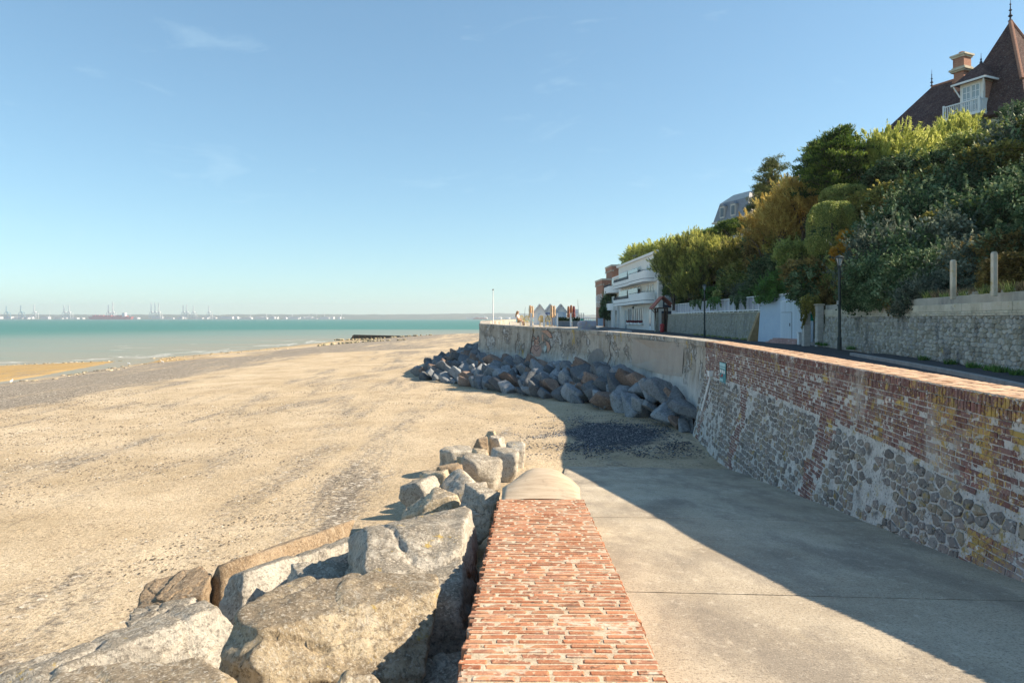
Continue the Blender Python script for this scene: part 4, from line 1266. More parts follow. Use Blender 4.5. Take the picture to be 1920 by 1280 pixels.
heroes = [
 # x, y, ztop, (w, d, h), rotz, tilt(rx, ry), material, seed, label
 (-.88, 6.35, -1.93, (1.18, 3.05, 1.15), 2, (-4, -3), 'rock_pale', 3, 'long flat-topped grey boulder lying against the low brick wall'),
 (-1.27, 4.60, -1.88, (1.36, 1.42, 1.25), 4, (2, 3), 'rock_tan', 9, 'huge rounded boulder with a bright ochre front face and grey top'),
 (-1.90, 3.50, -1.93, (1.50, 1.10, 1.10), -6, (4, -2), 'rock_tan', 14, 'low brownish flat boulder in front of the huge ochre-faced one'),
 (-.72, 3.20, -1.84, (.80, .90, .90), 14, (2, 3), 'rock_tan', 21, 'small lichen-spotted boulder wedged between the ochre-faced boulder and the brick wall'),
 (-3.00, 5.25, -2.46, (2.10, 1.05, 1.05), 33, (-3, -9), 'rock_pale', 27, 'long grey slab with a speckled pale side, below the ochre-faced boulder'),
 (-1.86, 7.25, -2.36, (.70, 2.6, .95), -31, (-3, -10), 'rock_pale', 33, 'long white-sided slab with a dark broken end'),
 (-3.02, 6.10, -2.58, (.62, .60, .75), 20, (0, -8), 'rock_pale', 38, 'small squarish block with a dark flat face beside the white-sided slab'),
 (-3.0, 9.2, -2.98, (.85, 3.10, .95), -22, (-2, -12), 'rock_brown', 44, 'long brown rock half buried along the edge of the sand'),
 (-3.75, 7.75, -3.00, (.75, .80, .75), 10, (5, -8), 'rock_brown', 49, 'rounded brown rock at the edge of the sand'),
 (-1.72, 6.05, -2.32, (.60, .75, .80), 25, (6, 12), 'rock_pale', 52, 'dark-sided block leaning on the long flat-topped boulder'),
 (-.38, 4.55, -2.32, (.50, .70, .80), 12, (8, -14), 'rock_pale', 55, 'small boulder deep in the gap beside the brick wall'),
 (-.34, 3.95, -2.30, (.42, .60, .80), -20, (0, 12), 'rock_brown', 58, 'dark stone at the bottom of the gap beside the brick wall'),
 (-1.15, 10.0, -2.50, (.95, .75, .70), 6, (0, -6), 'rock_tan', 61, 'flat tan slab behind the long flat-topped boulder'),
 (-.45, 9.55, -2.34, (.52, .70, .80), -12, (0, 5), 'rock_pale', 66, 'squarish grey rock against the end of the brick wall'),
 (-.88, 12.0, -2.72, (.95, 1.05, .80), 15, (4, -4), 'rock_pale', 71, 'broad grey rock beside the rounded concrete wall end'),
 (-1.55, 12.0, -2.82, (.78, .75, .70), -18, (5, -12), 'rock_pale', 74, 'pale wedge-shaped rock at the sand edge beside the broad grey one'),
 (-1.45, 13.6, -2.98, (.72, .60, .60), 5, (0, -8), 'rock_tan', 77, 'tan rounded rock below the pointed one near the wall end'),
 (-1.32, 14.6, -3.08, (.55, .60, .55), 30, (8, 0), 'rock_brown', 80, 'small brown rock with a dark top near the wall end'),
 (-.98, 15.6, -3.10, (.62, .62, .60), 12, (-8, 6), 'rock_tan', 83, 'tilted tan rock behind the pointed one'),
 (-.70, 15.2, -3.02, (.88, .75, .75), -15, (4, 10), 'rock_pale', 86, 'pointed rock with one bright and one dark side'),
 (-1.45, 18.6, -3.38, (1.10, .85, .80), 18, (0, -14), 'rock_pale', 89, 'large sloping grey rock resting on the sand at the far end of the boulder line'),
 (-.85, 18.0, -3.42, (.62, .62, .60), 40, (5, 5), 'rock_tan', 92, 'tan rock beside the large sloping grey one'),
 (-.20, 16.9, -3.18, (.82, .78, .85), -10, (4, 8), 'rock_pale', 95, 'upright split rock just behind the rounded wall end'),
 (.06, 19.0, -3.40, (.52, .52, .75), 12, (3, 4), 'rock_pale', 98, 'square-edged block standing alone on the sand past the wall end'),
 (-.86, 19.8, -3.42, (.55, .50, .60), 0, (0, 0), 'rock_brown', 101, 'dark low rock among the last boulders on the sand'),
 (-.62, 20.8, -3.40, (.50, .50, .80), 22, (0, -6), 'rock_tan', 104, 'small tan rock at the very tip of the boulder line'),
 (-.38, 20.2, -3.42, (.42, .50, .75), -28, (8, 12), 'rock_pale', 107, 'leaning narrow rock at the tip of the boulder line'),
]
FACES = {9: [(.42, -.62, .72, .74), (-.6, -.85, .10, .92), (.0, .05, 1, .88)], 3: [(.12, -.70, .75, .80), (1, -.1, .12, .92), (-.7, -.55, .35, .95)],
         33: [(.8, -.25, .6, .80), (0, -1, -.15, .95)], 27: [(.45, -.75, .55, .80)], 14: [(.55, -.6, .55, .88)], 21: [(.1, -.2, 1, .62)], 52: [(-.6, -.7, .1, .85)]}
for (x, y, zt, dm, rz, (rx, ry), mt, seed, lab) in heroes:
    sub = 6 if y < 8 else (5 if y < 11 else 4)
    me = rock_mesh('boulder', seed, dm, M[mt], sub, 60 if y < 8 else 80, 3 if y < 9 else 5, 4, .012 if y < 8 else .012, .016 if y < 8 else .014, FACES.get(seed, ()), sm=False, depth=(.80, 1.0) if y < 9 else (.62, .92), ledge=.022 if y < 9 else .015)
    o = link('boulder', me); o.location = (x, y, zt - dm[2] * .45); o.rotation_euler = (R(rx), R(ry), R(rz))
    tag(o, lab, 'boulder', 'boulders piled beside the low brick wall')
# smaller rocks that fill the bank below
rr = random.Random(5)
fill_me = [rock_mesh('bank_rock', 300 + k, (1, 1, .8), M[['rock_pale', 'rock_tan', 'rock_brown', 'rock_pale'][k % 4]], 4, 60, 4, 2, .012, .012) for k in range(8)]
k = 0
for i in range(100):
    y = rr.uniform(2.6, 14.5) if i < 55 else rr.uniform(8.5, 19); wmax = np.interp(y, [2, 8, 12, 15, 19], [3.6, 3.3, 1.7, 1.0, .9])
    f_ = rr.random()
    x = -.75 - f_ * wmax
    sz = rr.uniform(.38, .70) * (1 if f_ < .7 else .75)
    z = float(beach_z(x, y))
    if x < -2.6 and y < 4.6: continue
    kc = ['pale grey', 'tan', 'brown', 'pale grey'][k % 8 % 4]
    o = link('bank_rock', fill_me[k % 8]); k += 1
    o.location = (x, y, z + sz * .18); o.scale = (sz, sz * rr.uniform(.8, 1.5), sz * rr.uniform(.7, 1)); o.rotation_euler = (rr.uniform(-.4, .4), rr.uniform(-.4, .4), rr.uniform(0, 6.28))
    tag(o, 'smaller %s rock %s' % (kc, 'filling the gaps below the big boulders' if y < 9 else 'among the last boulders past the long flat-topped one'), 'rock', 'small rocks filling the boulder bank')

# ------------------------------------------------------------------ dark armour rocks against the concrete wall
toe = [(6.45, 24.4), (6.0, 25.6), (5.3, 28.6), (4.2, 31.6), (2.5, 34.6), (.2, 38.4), (-2.6, 42.8), (-5.6, 47.2), (-6.6, 50.5), (-6.4, 56), (-5.8, 66)]
TOE = Path([(a, b, 0) for a, b in toe])
slate = [rock_mesh('armour_rock', 400 + k, (1.45, .95, .62), M['rock_slate'], 4, 110, 4, 0, .006, .007, depth=(.62, .84)) for k in range(9)]
slate += [rock_mesh('armour_rock', 430 + k, (1.4, .95, .60), M['rock_red'], 4, 110, 4, 0, .006, .007, depth=(.62, .84)) for k in range(3)]
rr = random.Random(8)
CWs = Path([(6.4, 24.6, 0), (6.55, 28, 0), (5.9, 33.3, 0), (4.0, 39.3, 0), (1.1, 45.2, 0), (-2.2, 49.6, 0), (-2.7, 52.6, 0), (-2.8, 58, 0), (-2.6, 66, 0)])
cnt = 0
na = 54
for i in range(na):
    fa = (i + .5) / na
    tx, ty_, *_ = TOE.xyz(fa * TOE.len); cx, cy, *_ = CWs.xyz(fa * CWs.len)
    wdt = math.hypot(cx - tx, cy - ty_)
    nb = max(2, int(round(wdt / .68)))
    for j in range(nb):
        fb = min(1, max(0, (j + .30) / nb + rr.uniform(-.05, .05)))
        a2 = fa + rr.uniform(-.3, .3) / na
        tx, ty_, *_ = TOE.xyz(a2 * TOE.len); cx, cy, *_ = CWs.xyz(a2 * CWs.len)
        x = lerp(tx, cx, fb); y = lerp(ty_, cy, fb)
        zw = np.interp(y, [24, 27, 35, 45, 52, 66], [-2.9, -2.30, -2.55, -2.65, -2.45, -2.7])
        z = lerp(float(beach_z(tx, ty_)) + .10, zw - .25, fb ** .9) + rr.uniform(-.10, .12)
        sc_ = rr.choice([.5, .7, .85, 1.0, 1.2]) * rr.uniform(.9, 1.1)
        if cnt == 300: break
        cnt += 1
        ki = rr.choice([0, 1, 2, 3, 4, 5, 6, 7, 8, 0, 3, 5, 9, 10, 11])
        o = link('armour_rock', slate[ki])
        o.location = (x, y, z); o.scale = (sc_, sc_ * rr.uniform(.85, 1.1), sc_ * rr.uniform(.75, 1.05))
        o.rotation_euler = (rr.uniform(-.3, .3), rr.uniform(-.95, -.35), rr.gauss(2.5, .6))
        tag(o, '%s %s angular rock %s' % ('large' if sc_ > 1 else ('small' if sc_ < .72 else 'middling'), 'reddish brown' if ki > 8 else 'blue-grey', 'on the sand below the concrete wall' if fb < .2 else ('pressed against the concrete sea wall' if fb > .8 else 'midway up the heap below the concrete wall')), 'rock', 'dark rocks heaped against the concrete sea wall')
# rubble underneath so nothing shows through
V = []; Fc = []
for i in range(40):
    fa = i / 39
    tx, ty_, *_ = TOE.xyz(fa * TOE.len); cx, cy, *_ = CWs.xyz(fa * CWs.len)
    for fb in (-.02, .35, .7, 1.12):
        x = lerp(tx, cx, fb); y = lerp(ty_, cy, fb)
        z = lerp(float(beach_z(tx, ty_)) - .25, -3.55, max(0, fb)); V.append((x, y, z))
for i in range(39): Fc += [(i * 4 + k, i * 4 + k + 1, (i + 1) * 4 + k + 1, (i + 1) * 4 + k) for k in range(3)]
o = MB().add(V, Fc).build('rubble_bed', M['rock_slate'], None); tag(o, 'dark rubble under the heaped rocks', kind='structure')

# ------------------------------------------------------------------ pebbles and shell on the near sand, shingle by the slipway
pp = np.random.RandomState(7)
def pebble_field(name, xs_, ys_, sz, mat, lab):
    n_ = len(xs_)
    zz = beach_z(xs_, ys_)
    base = np.array([(1, 0, 0), (0, 1, 0), (-1, 0, 0), (0, -1, 0), (0, 0, .55)], float)
    ang = pp.uniform(0, 6.28, n_); ca, sa = np.cos(ang), np.sin(ang)
    el = pp.uniform(.45, 1.0, n_)
    b = base[None] * np.stack([sz, sz * el, sz], -1)[:, None, :]
    x = b[..., 0] * ca[:, None] - b[..., 1] * sa[:, None]; y = b[..., 0] * sa[:, None] + b[..., 1] * ca[:, None]
    v = np.stack([x + xs_[:, None], y + ys_[:, None], b[..., 2] + zz[:, None] + .004], -1).reshape(-1, 3)
    f = np.array([(0, 1, 4), (1, 2, 4), (2, 3, 4), (3, 0, 4)])
    q = (np.arange(n_)[:, None, None] * 5 + f[None]).reshape(-1, 3)
    tag(link(name, np_mesh(name, v, q, mat, {'tint': np.repeat(pp.rand(n_), 5)})), lab, kind='stuff')
def tintmat(name, stops):
    t = T(name); return t.done(t.ramp(t.attr('tint'), stops), .9, None, spec=.2)
m_peb = tintmat('pebble_mix', [(0, (.07, .06, .05)), (.35, (.15, .125, .095)), (.6, (.23, .19, .145)), (.85, (.40, .35, .28)), (1, (.62, .58, .50))])
n_ = 42000
yq = 5 + 40 * pp.rand(n_) ** 1.6; xq = -2 - (4 + yq * .75) * pp.rand(n_)
dens = fbm2(xq * .9 + yq * .12, yq * .55, .35, 21, 4) + .25 * fbm2(xq, yq, 1.4, 22, 2)
keep = (dens + pp.uniform(-.25, .25, n_) > .08)
rock_zone = xq > -(.9 + np.interp(yq, [2, 8, 12, 15, 20], [3.7, 3.4, 1.6, 1.2, 1.2]))
keep &= ~(rock_zone & (yq < 21))
xq, yq = xq[keep], yq[keep]
pebble_field('shell_litter', xq, yq, pp.uniform(.010, .030, len(xq)) * (1 + yq / 40), m_peb, 'scattered pebbles, shell and weed on the sand')
n_ = 16000
xq = 3.4 + pp.randn(n_) * 1.5; yq = 24.4 + pp.randn(n_) * 1.9
k_ = (fbm2(xq, yq, .9, 31, 3) + pp.uniform(-.3, .5, n_) > 0) & (yq > 20.3) & (xq < 5.9)
xq, yq = xq[k_], yq[k_]
m_sh = tintmat('shingle_dark', [(0, (.03, .032, .04)), (.5, (.075, .08, .09)), (.85, (.15, .15, .155)), (1, (.4, .4, .4))])
pebble_field('dark_shingle', xq, yq, pp.uniform(.02, .05, len(xq)), m_sh, 'patch of dark shingle at the foot of the slipway')

# ------------------------------------------------------------------ groyne with weedy rocks
gy = empty('groyne', (-30, 206, SEA), label='long low dark groyne running out into the shallows', cat='groyne')
mb = MB(); A = Vector((-49, 208, 0)); B_ = Vector((-13, 203, 0)); dv = (B_ - A).normalized(); nv = Vector((-dv.y, dv.x, 0))
pts = []
mb.hexa([A - nv * .6 + Vector((0, 0, SEA - .6)), B_ - nv * .6 + Vector((0, 0, SEA - .6)), B_ + nv * .6 + Vector((0, 0, SEA - .6)), A + nv * .6 + Vector((0, 0, SEA - .6)),
         A - nv * .35 + Vector((1.6, 0, SEA + 1.65)), B_ - nv * .35 + Vector((0, 0, SEA + 1.05)), B_ + nv * .35 + Vector((0, 0, SEA + 1.05)), A + nv * .35 + Vector((1.6, 0, SEA + 1.65))])
mb.build('wall_body', gmat('weedy_concrete', [(.05, .045, .035), (.10, .085, .06)], 1, bump=.5, bscale=8), gy, off=gy.location)
for i in range(19):
    q = A + dv * (1.5 + i * 1.9) - nv * .62
    MB().box(q.x - .12, q.x + .12, q.y - .12, q.y + .06, SEA - .5, SEA + lerp(1.45, .95, i / 18)).build('pile', M['wood'], gy, off=gy.location)
weed = [rock_mesh('weedy_rock', 500 + k, (1.2, .9, .8), M['rock_weed'], 2) for k in range(5)]
for i in range(66):
    t_ = rr.random() ** 1.25; q = A + dv * (t_ * 30 - 3.0) - nv * rr.uniform(.8, 3.6)
    o = link('weedy_rock', weed[i % 5]); sc_ = rr.uniform(.5, 1.05) * (1 - .4 * t_)
    o.location = (q.x, q.y, float(max(beach_z(q.x, q.y), SEA - .15)) + .18); o.scale = (sc_, sc_, sc_); o.rotation_euler = (rr.uniform(-.3, .3), rr.uniform(-.3, .3), rr.uniform(0, 6.28))
    tag(o, 'green weed-covered rock heaped along the groyne', 'rock', 'weedy rocks along the groyne')
for i in range(56):
    t_ = rr.random() ** 1.1; x = lerp(-43.5, -24, t_); y = 156 + rr.uniform(-1.6, 1.6)
    o = link('weedy_rock', weed[i % 5]); sc_ = rr.uniform(.45, 1.0) * (1.1 - .6 * t_)
    o.location = (x, y, float(beach_z(x, y)) + .12); o.scale = (sc_, sc_, sc_ * 1.05); o.rotation_euler = (rr.uniform(-.3, .3), rr.uniform(-.3, .3), rr.uniform(0, 6.28))
    tag(o, 'weedy rock in the low line across the sand short of the groyne', 'rock', 'line of weedy rocks on the sand')
# tan stones along the stream and the reef at the water's edge
reef = [rock_mesh('reef_stone', 540 + k, (1.2, .8, .5), M['rock_weed' if k % 2 else 'rock_tan'], 2) for k in range(4)]
n_r = 0
for i in range(150):
    m = i % 3
    if m == 0: x = rr.uniform(-72, -58); y = np.interp(x, [-72, -58], [97, 108]) + rr.uniform(-1.2, 1.2)
    elif m == 1:
        y = rr.uniform(60, 108); x = float(np.interp(y, chan[:, 1], chan[:, 0])) + rr.uniform(3, 8)
    else: y = rr.uniform(108, 150); x = float(shore_x(y)) + rr.uniform(-.5, 6)
    o = link('reef_stone', reef[i % 4]); sc_ = rr.uniform(.15, .45)
    z = float(beach_z(x, y))
    o.location = (x, y, max(z, SEA - .08) + .04); o.scale = (sc_ * 1.4, sc_, sc_ * .8); o.rotation_euler = (0, 0, rr.uniform(0, 6.28))
    tag(o, 'small tan stone left bare along the low water line', 'stone', 'stones along the low water line')
# ------------------------------------------------------------------ frames for buildings: local x along the front, y into the house, z up
def place(root, origin, direction):
    d = Vector(direction).normalized()
    root.location = origin
    root.rotation_euler = (0, 0, math.atan2(d.y, d.x))

def bx(name, mat, parent, *b, bevel=0.0):
    return MB().box(*b).build(name, mat, parent, bevel=bevel)

def window(parent, x0, x1, z0, z1, y=0.0, glass='glass', frame_m='white_paint', mull=1, rails=0, depth=.05, fw=.05):
    """a window set in a wall whose face is at y: frame proud by a little, pane behind"""
    w_ = MB()
    w_.box(x0, x0 + fw, y - depth, y + .02, z0, z1).box(x1 - fw, x1, y - depth, y + .02, z0, z1)
    w_.box(x0 + fw, x1 - fw, y - depth, y + .02, z0, z0 + fw).box(x0 + fw, x1 - fw, y - depth, y + .02, z1 - fw, z1)
    for k in range(mull):
        xm = lerp(x0, x1, (k + 1) / (mull + 1)); w_.box(xm - fw / 2, xm + fw / 2, y - depth + .01, y + .02, z0 + fw, z1 - fw)
    for k in range(rails):
        zm = lerp(z0, z1, (k + 1) / (rails + 1)); w_.box(x0 + fw, x1 - fw, y - depth + .015, y + .015, zm - .02, zm + .02)
    o = w_.build('window', M[frame_m], parent)
    bx('pane', M[glass], o, x0 + fw * .5, x1 - fw * .5, y - .02, y + .012, z0 + fw * .5, z1 - fw * .5)
    return o

def rail_bars(mb, x0, x1, y, z0, z1, n_, r=.012):
    for k in range(n_ + 1):
        x = lerp(x0, x1, k / n_); mb.box(x - r, x + r, y - r, y + r, z0, z1)
    mb.box(x0, x1, y - .02, y + .02, z1 - .03, z1 + .02)

# ------------------------------------------------------------------ white apartment house with rounded balconies
# near corner on the road, front runs away from the camera (local x runs from far end to near end, y into the hill)
nearc = Vector((16.25, 77, -1.37)); farc = Vector((15.45, 100.5, -1.37))
apt = empty('apartment_house', label='white three-storey house with long rounded balconies facing the sea', cat='house')
place(apt, farc, nearc - farc)          # +x towards the camera; left of travel (+y) is the hill side
Lh = (nearc - farc).length; H = 8.9
bx('wall', M['cream'], apt, 0, Lh, 0, 8.5, 0, H - .22)
MB().prism([(-.25, H - .22), (8.7, H - .22), (8.7, H + .05), (-.30, H + .05)], 0, -.25, Lh + .25).build('roof_slab', M['white'], apt)
bx('roof_box', M['zinc'], apt, Lh - 5, Lh - .6, 1.2, 5, H + .05, H + .5)
def balcony(z0, x0, x1, out, name='balcony'):
    """slab and parapet with rounded near end; railing on the far part"""
    def outline(o_):
        p = [(x0, .05), (x0, -o_)]
        p += [(x0 + (x1 - x0) * .52, -o_), (x0 + (x1 - x0) * .58, -o_ - .28)]
        for k in range(9):
            a = k / 8 * math.pi / 2
            p.append((x1 - 1.1 + 1.1 * math.sin(a) , -(o_ + .28) + 1.1 * (1 - math.cos(a))))
        p.append((x1, .05))
        return p
    b = MB()
    pl = outline(out)
    b.prism([(a, c) for a, c in pl], 2, z0 - .20, z0 + .12)
    o = b.build(name, M['white'], apt)
    par = MB(); n_ = len(pl)
    inn = [(lerp(a, (x0 + x1) / 2, .004), c + (.14 if c < -.2 else 0)) for a, c in pl]
    for i in range(1, n_ - 2):
        (a, c), (a2, c2) = pl[i], pl[i + 1]; (i1, j1), (i2, j2) = inn[i], inn[i + 1]
        top = z0 + (.62 if i < 2 else 1.0)
        par.hexa([(a, c, z0 + .12), (a2, c2, z0 + .12), (i2, j2, z0 + .12), (i1, j1, z0 + .12), (a, c, top), (a2, c2, top), (i2, j2, top), (i1, j1, top)])
    par.build('parapet', M['white'], o)
    ln = MB()
    for i in range(1, n_ - 2):
        (a, c), (a2, c2) = pl[i], pl[i + 1]
        ln.hexa([(a, c - .012, z0 + .10), (a2, c2 - .012, z0 + .10), (a2, c2 + .01, z0 + .10), (a, c + .01, z0 + .10), (a, c - .012, z0 + .16), (a2, c2 - .012, z0 + .16), (a2, c2 + .01, z0 + .16), (a, c + .01, z0 + .16)])
    ln.build('navy_band', M['rail'], o)
    rl = MB()
    for k in range(26):
        x = lerp(x0 + .1, x0 + (x1 - x0) * .52, k / 25); rl.box(x - .10, x + .02, -out + .05, -out + .10, z0 + .62, z0 + 1.02)
    for i in range(3, n_ - 2):
        (a, c), (a2, c2) = pl[i], pl[i + 1]; rl.bar((a, c + .07, z0 + 1.12), (a2, c2 + .07, z0 + 1.12), .025)
    for k in range(10):
        x = lerp(x0 + (x1 - x0) * .53, x1 - 1.2, k / 9); rl.box(x - .015, x + .015, -out - .22, -out - .18, z0 + 1.0, z0 + 1.12)
    tag(rl.build('railing', M['rail'], o), kind='stuff')
    return o
balcony(3.3, 2.0, Lh - .6, 1.15)
balcony(5.75, 2.0, Lh - .6, 1.15)
for zf in (3.42, 5.87):
    for a, b in ((3.0, 8.5), (9.2, 15.0)):
        bx('screen', M['screen'], apt, a, b, -.5, -.46, zf, zf + 1.75)
    for k in range(5): window(apt, 3.2 + k * 2.5, 4.6 + k * 2.5, zf + .25, zf + 2.0, 0, mull=1)
    for k in range(3):
        o = MB().lathe([(.0, -.03), (.42, -.03), (.42, .03), (.0, .03)], 14).build('round_window', M['white_paint'], apt)
        o.rotation_euler = (R(90), 0, 0); o.location = (Lh - 5.2 + k * 1.35, -.03, zf + 1.35); o.scale = (.75, 1.45, 1)
        p = MB().lathe([(.0, -.01), (.34, -.01), (.34, .05), (.0, .05)], 14).build('pane', M['glass'], o)
# ground floor shop front, door, flower boxes
for k in range(4): window(apt, 7.0 + k * 2.35, 9.05 + k * 2.35, .75, 2.75, 0, mull=1, fw=.09, depth=.08)
for k in (0, 1, 2, 3):
    o = bx('flower_box', M['white_paint'], apt, 7.1 + k * 2.35, 8.95 + k * 2.35, -.32, -.08, .60, .82)
    fl = MB(); fr = random.Random(k)
    for i in range(46): 
        c_ = (7.15 + k * 2.35 + 1.75 * fr.random(), -.20 + fr.uniform(-.12, .12), .84 + fr.uniform(0, .26)); s_ = fr.uniform(.04, .08)
        fl.lathe([(0.01, -s_), (s_, 0), (0.01, s_)], 5, c_)
    fl.build('flowers', gmat('red_flowers_%d' % k, [(.10, .03, .04), (.26, .03, .05)], 9, bump=0), o)
dr = bx('door', M['white_paint'], apt, Lh - 4.2, Lh - 3.0, -.07, .02, 0, 2.35); bx('pane', M['glass_pale'], dr, Lh - 4.05, Lh - 3.15, -.085, -.065, .5, 2.2)
dr = bx('door', M['glass_pale'], apt, 4.9, 6.2, -.06, .02, 0, 2.5); bx('handle', M['rail'], dr, 5.9, 5.95, -.10, -.06, .95, 1.15)
for x in (1.0, 4.2): bx('pillar', M['white'], apt, x, x + .35, -1.05, -.7, 0, 3.1)
lt = MB().lathe([(.02, 0), (.16, -.05), (.12, -.25), (.02, -.3)], 8, (12.5, -.5, 2.9)).bar((12.5, .05, 3.0), (12.5, -.5, 2.95), .02)
lt.build('wall_lamp', M['rail'], apt)
# end wall facing the camera: tall glazed strip, navy panel and door
bx('end_panel', M['navy'], apt, Lh, Lh + .05, .5, 2.2, 2.6, 8.2)
for z0, z1 in ((2.9, 5.4), (5.8, 8.0)):
    o = bx('window', M['white_paint'], apt, Lh + .05, Lh + .09, .7, 2.1, z0, z1)
    for zz in np.linspace(z0 + .06, z1 - .06, 4)[:-1]: bx('pane', M['glass_pale'], o, Lh + .085, Lh + .10, .78, 2.02, zz, zz + (z1 - z0) / 3 - .10)
bx('door', M['navy'], apt, Lh, Lh + .06, .35, 1.5, 0, 2.2)
ant = MB().bar((1.0, 2, H), (1.0, 2, H + 1.6), .03).bar((.2, 2, H + 1.4), (2.6, 2, H + 1.5), .02)
for k in range(5): ant.bar((.5 + k * .45, 1.7, H + 1.43), (.5 + k * .45, 2.3, H + 1.43), .012)
ant.build('aerial', M['rail'], apt)

# ------------------------------------------------------------------ smaller white house beyond it
ann = empty('balcony_house', label='narrow white house with two rounded balconies between the apartment house and the brick tower', cat='house')
o2 = Vector((15.2, 110, -1.37)); place(ann, o2, Vector((15.35, 102.2, -1.37)) - o2)
La = 7.6
bx('wall', M['cream'], ann, 0, La, .9, 7, 0, 7.6)
bx('roof_slab', M['white'], ann, -.2, La + .2, .7, 7.1, 7.6, 7.85)
for z0 in (2.75, 5.35):
    pl = [(0, .95), (0, -.6)] + [(La - 1.3 + 1.3 * math.sin(k / 8 * math.pi / 2), -.9 + 1.3 * (1 - math.cos(k / 8 * math.pi / 2))) for k in range(9)] + [(La, .95)]
    o = MB().prism(pl, 2, z0 - .15, z0 + .1).build('balcony', M['white'], ann)
    par = MB()
    for (a, c), (a2, c2) in zip(pl[1:-2], pl[2:-1]):
        par.hexa([(a, c, z0 + .1), (a2, c2, z0 + .1), (a2, c2 + .12, z0 + .1), (a, c + .12, z0 + .1), (a, c, z0 + .85), (a2, c2, z0 + .85), (a2, c2 + .12, z0 + .85), (a, c + .12, z0 + .85)])
    par.build('parapet', M['white'], o)
    rl = MB(); rail_bars(rl, .3, La - 1.4, -.62, z0 + .85, z0 + 1.15, 16, .03); tag(rl.build('railing', M['rail'], o), kind='stuff')
    bx('screen', M['screen'], ann, La - 2.6, La - .4, -.2, -.16, z0 + .1, z0 + 1.9)
    window(ann, 1.5, 3.2, z0 + .3, z0 + 2.1, .9)
for k in range(3): bx('pillar', M['white'], ann, .6 + k * 2.8, 1.0 + k * 2.8, -.5, -.1, 0, 2.6)
window(ann, 1.6, 3.0, .8, 2.3, .9); window(ann, 4.2, 5.6, .8, 2.3, .9)

# ------------------------------------------------------------------ brick tower house at the end of the row
tw = empty('brick_tower_house', label='red brick house with two flat-topped towers at the end of the row', cat='house')
o3 = Vector((15.3, 128, -1.37)); place(tw, o3, Vector((15.5, 118, -1.37)) - o3)
for nm, x0, x1, y0, y1, h_ in (('low_tower', 1.5, 9.5, 0, 3.2, 8.2), ('tall_tower', 2.5, 9.2, 1.7, 6.5, 10.6)):
    t_ = bx(nm, M['brick_far'], tw, x0, x1, y0, y1, 0, h_ - .9)
    bx('parapet', M['brick_far'], t_, x0 - .12, x1 + .12, y0 - .12, y1 + .12, h_ - .9, h_ - .3)
    bx('coping', M['stone_pale'], t_, x0 - .2, x1 + .2, y0 - .2, y1 + .2, h_ - .3, h_)
    for k in range(9):
        x = lerp(x0, x1 - .3, k / 8); bx('corbel', M['stone_pale'], t_, x, x + .25, y0 - .2, y0 - .1, h_ - 1.15, h_ - .9)
        if k < 4:
            y_ = lerp(y0, y1 - .3, k / 3); bx('corbel', M['stone_pale'], t_, x1 + .1, x1 + .2, y_, y_ + .25, h_ - 1.15, h_ - .9)
for k in range(3): window(tw, 2.3 + k * 2.4, 3.5 + k * 2.4, 3.4, 5.6, 0)
o = MB().box(9.5, 9.55, 1.6, 2.8, 4.6, 6.2).build('window', M['white_paint'], tw); bx('pane', M['glass_pale'], o, 9.54, 9.57, 1.7, 2.7, 4.7, 6.1)
o = MB().box(9.5, 9.58, .05, .4, 3.0, 5.6).build('quoin', M['stone_pale'], tw)
bal = MB().box(7.6, 9.2, -.9, 0, 4.1, 4.25); rail_bars(bal, 7.6, 9.2, -.88, 4.25, 5.2, 12, .02)
for y_ in np.linspace(-.85, -.05, 6): bal.box(9.16, 9.2, y_ - .02, y_ + .02, 4.25, 5.2)
bal.bar((9.1, -.8, 4.1), (9.1, 0, 3.2), .04)
tag(bal.build('balcony', M['white_paint'], tw), kind='stuff')

# ------------------------------------------------------------------ timber lych-gate porch with red roof
pc = empty('gate_porch', (15.55, 72.5, -1.37), label='small timber porch with a red tiled roof at the end of the stone wall', cat='porch')
for y_ in (-.55, .55):
    for x in (-.45, .55): bx('post', M['wood'], pc, x - .08, x + .08, y_ - .08, y_ + .08, 0, 2.5)
MB().prism([(-1.05, 2.45), (0.05, 3.7), (.12, 3.7), (1.2, 2.75), (1.15, 2.65), (.08, 3.55), (-.98, 2.35)], 1, -.95, .95).build('roof', M['red_tile'], pc)
for y_ in (-.55, .55): MB().bar((-.45, y_, 1.9), (-.95, y_, 2.45), .05).bar((-.45, y_, 2.45), (.6, y_, 2.45), .06).build('brace', M['wood'], pc)
MB().hexa([(-.75, -.75, 0), (-.35, -.75, 0), (-.35, -.35, 0), (-.75, -.35, 0), (-.55, -.70, 2.0), (-.40, -.70, 2.0), (-.40, -.40, 2.0), (-.55, -.40, 2.0)]).build('pier', M['stone_far'], pc)
bx('gate', M['wood'], pc, .2, .28, -.5, .5, .05, 1.9)
rb = empty('red_bin', (15.05, 69.5, -1.37), label='small red bin standing at the foot of the stone wall', cat='bin')
MB().lathe([(.17, 0), (.21, .05), (.21, .72), (.19, .75)], 12).build('body', M['red_paint'], rb); MB().lathe([(.23, .72), (.23, .78), (.10, .86), (.01, .87)], 12).build('lid', M['red_paint'], rb)

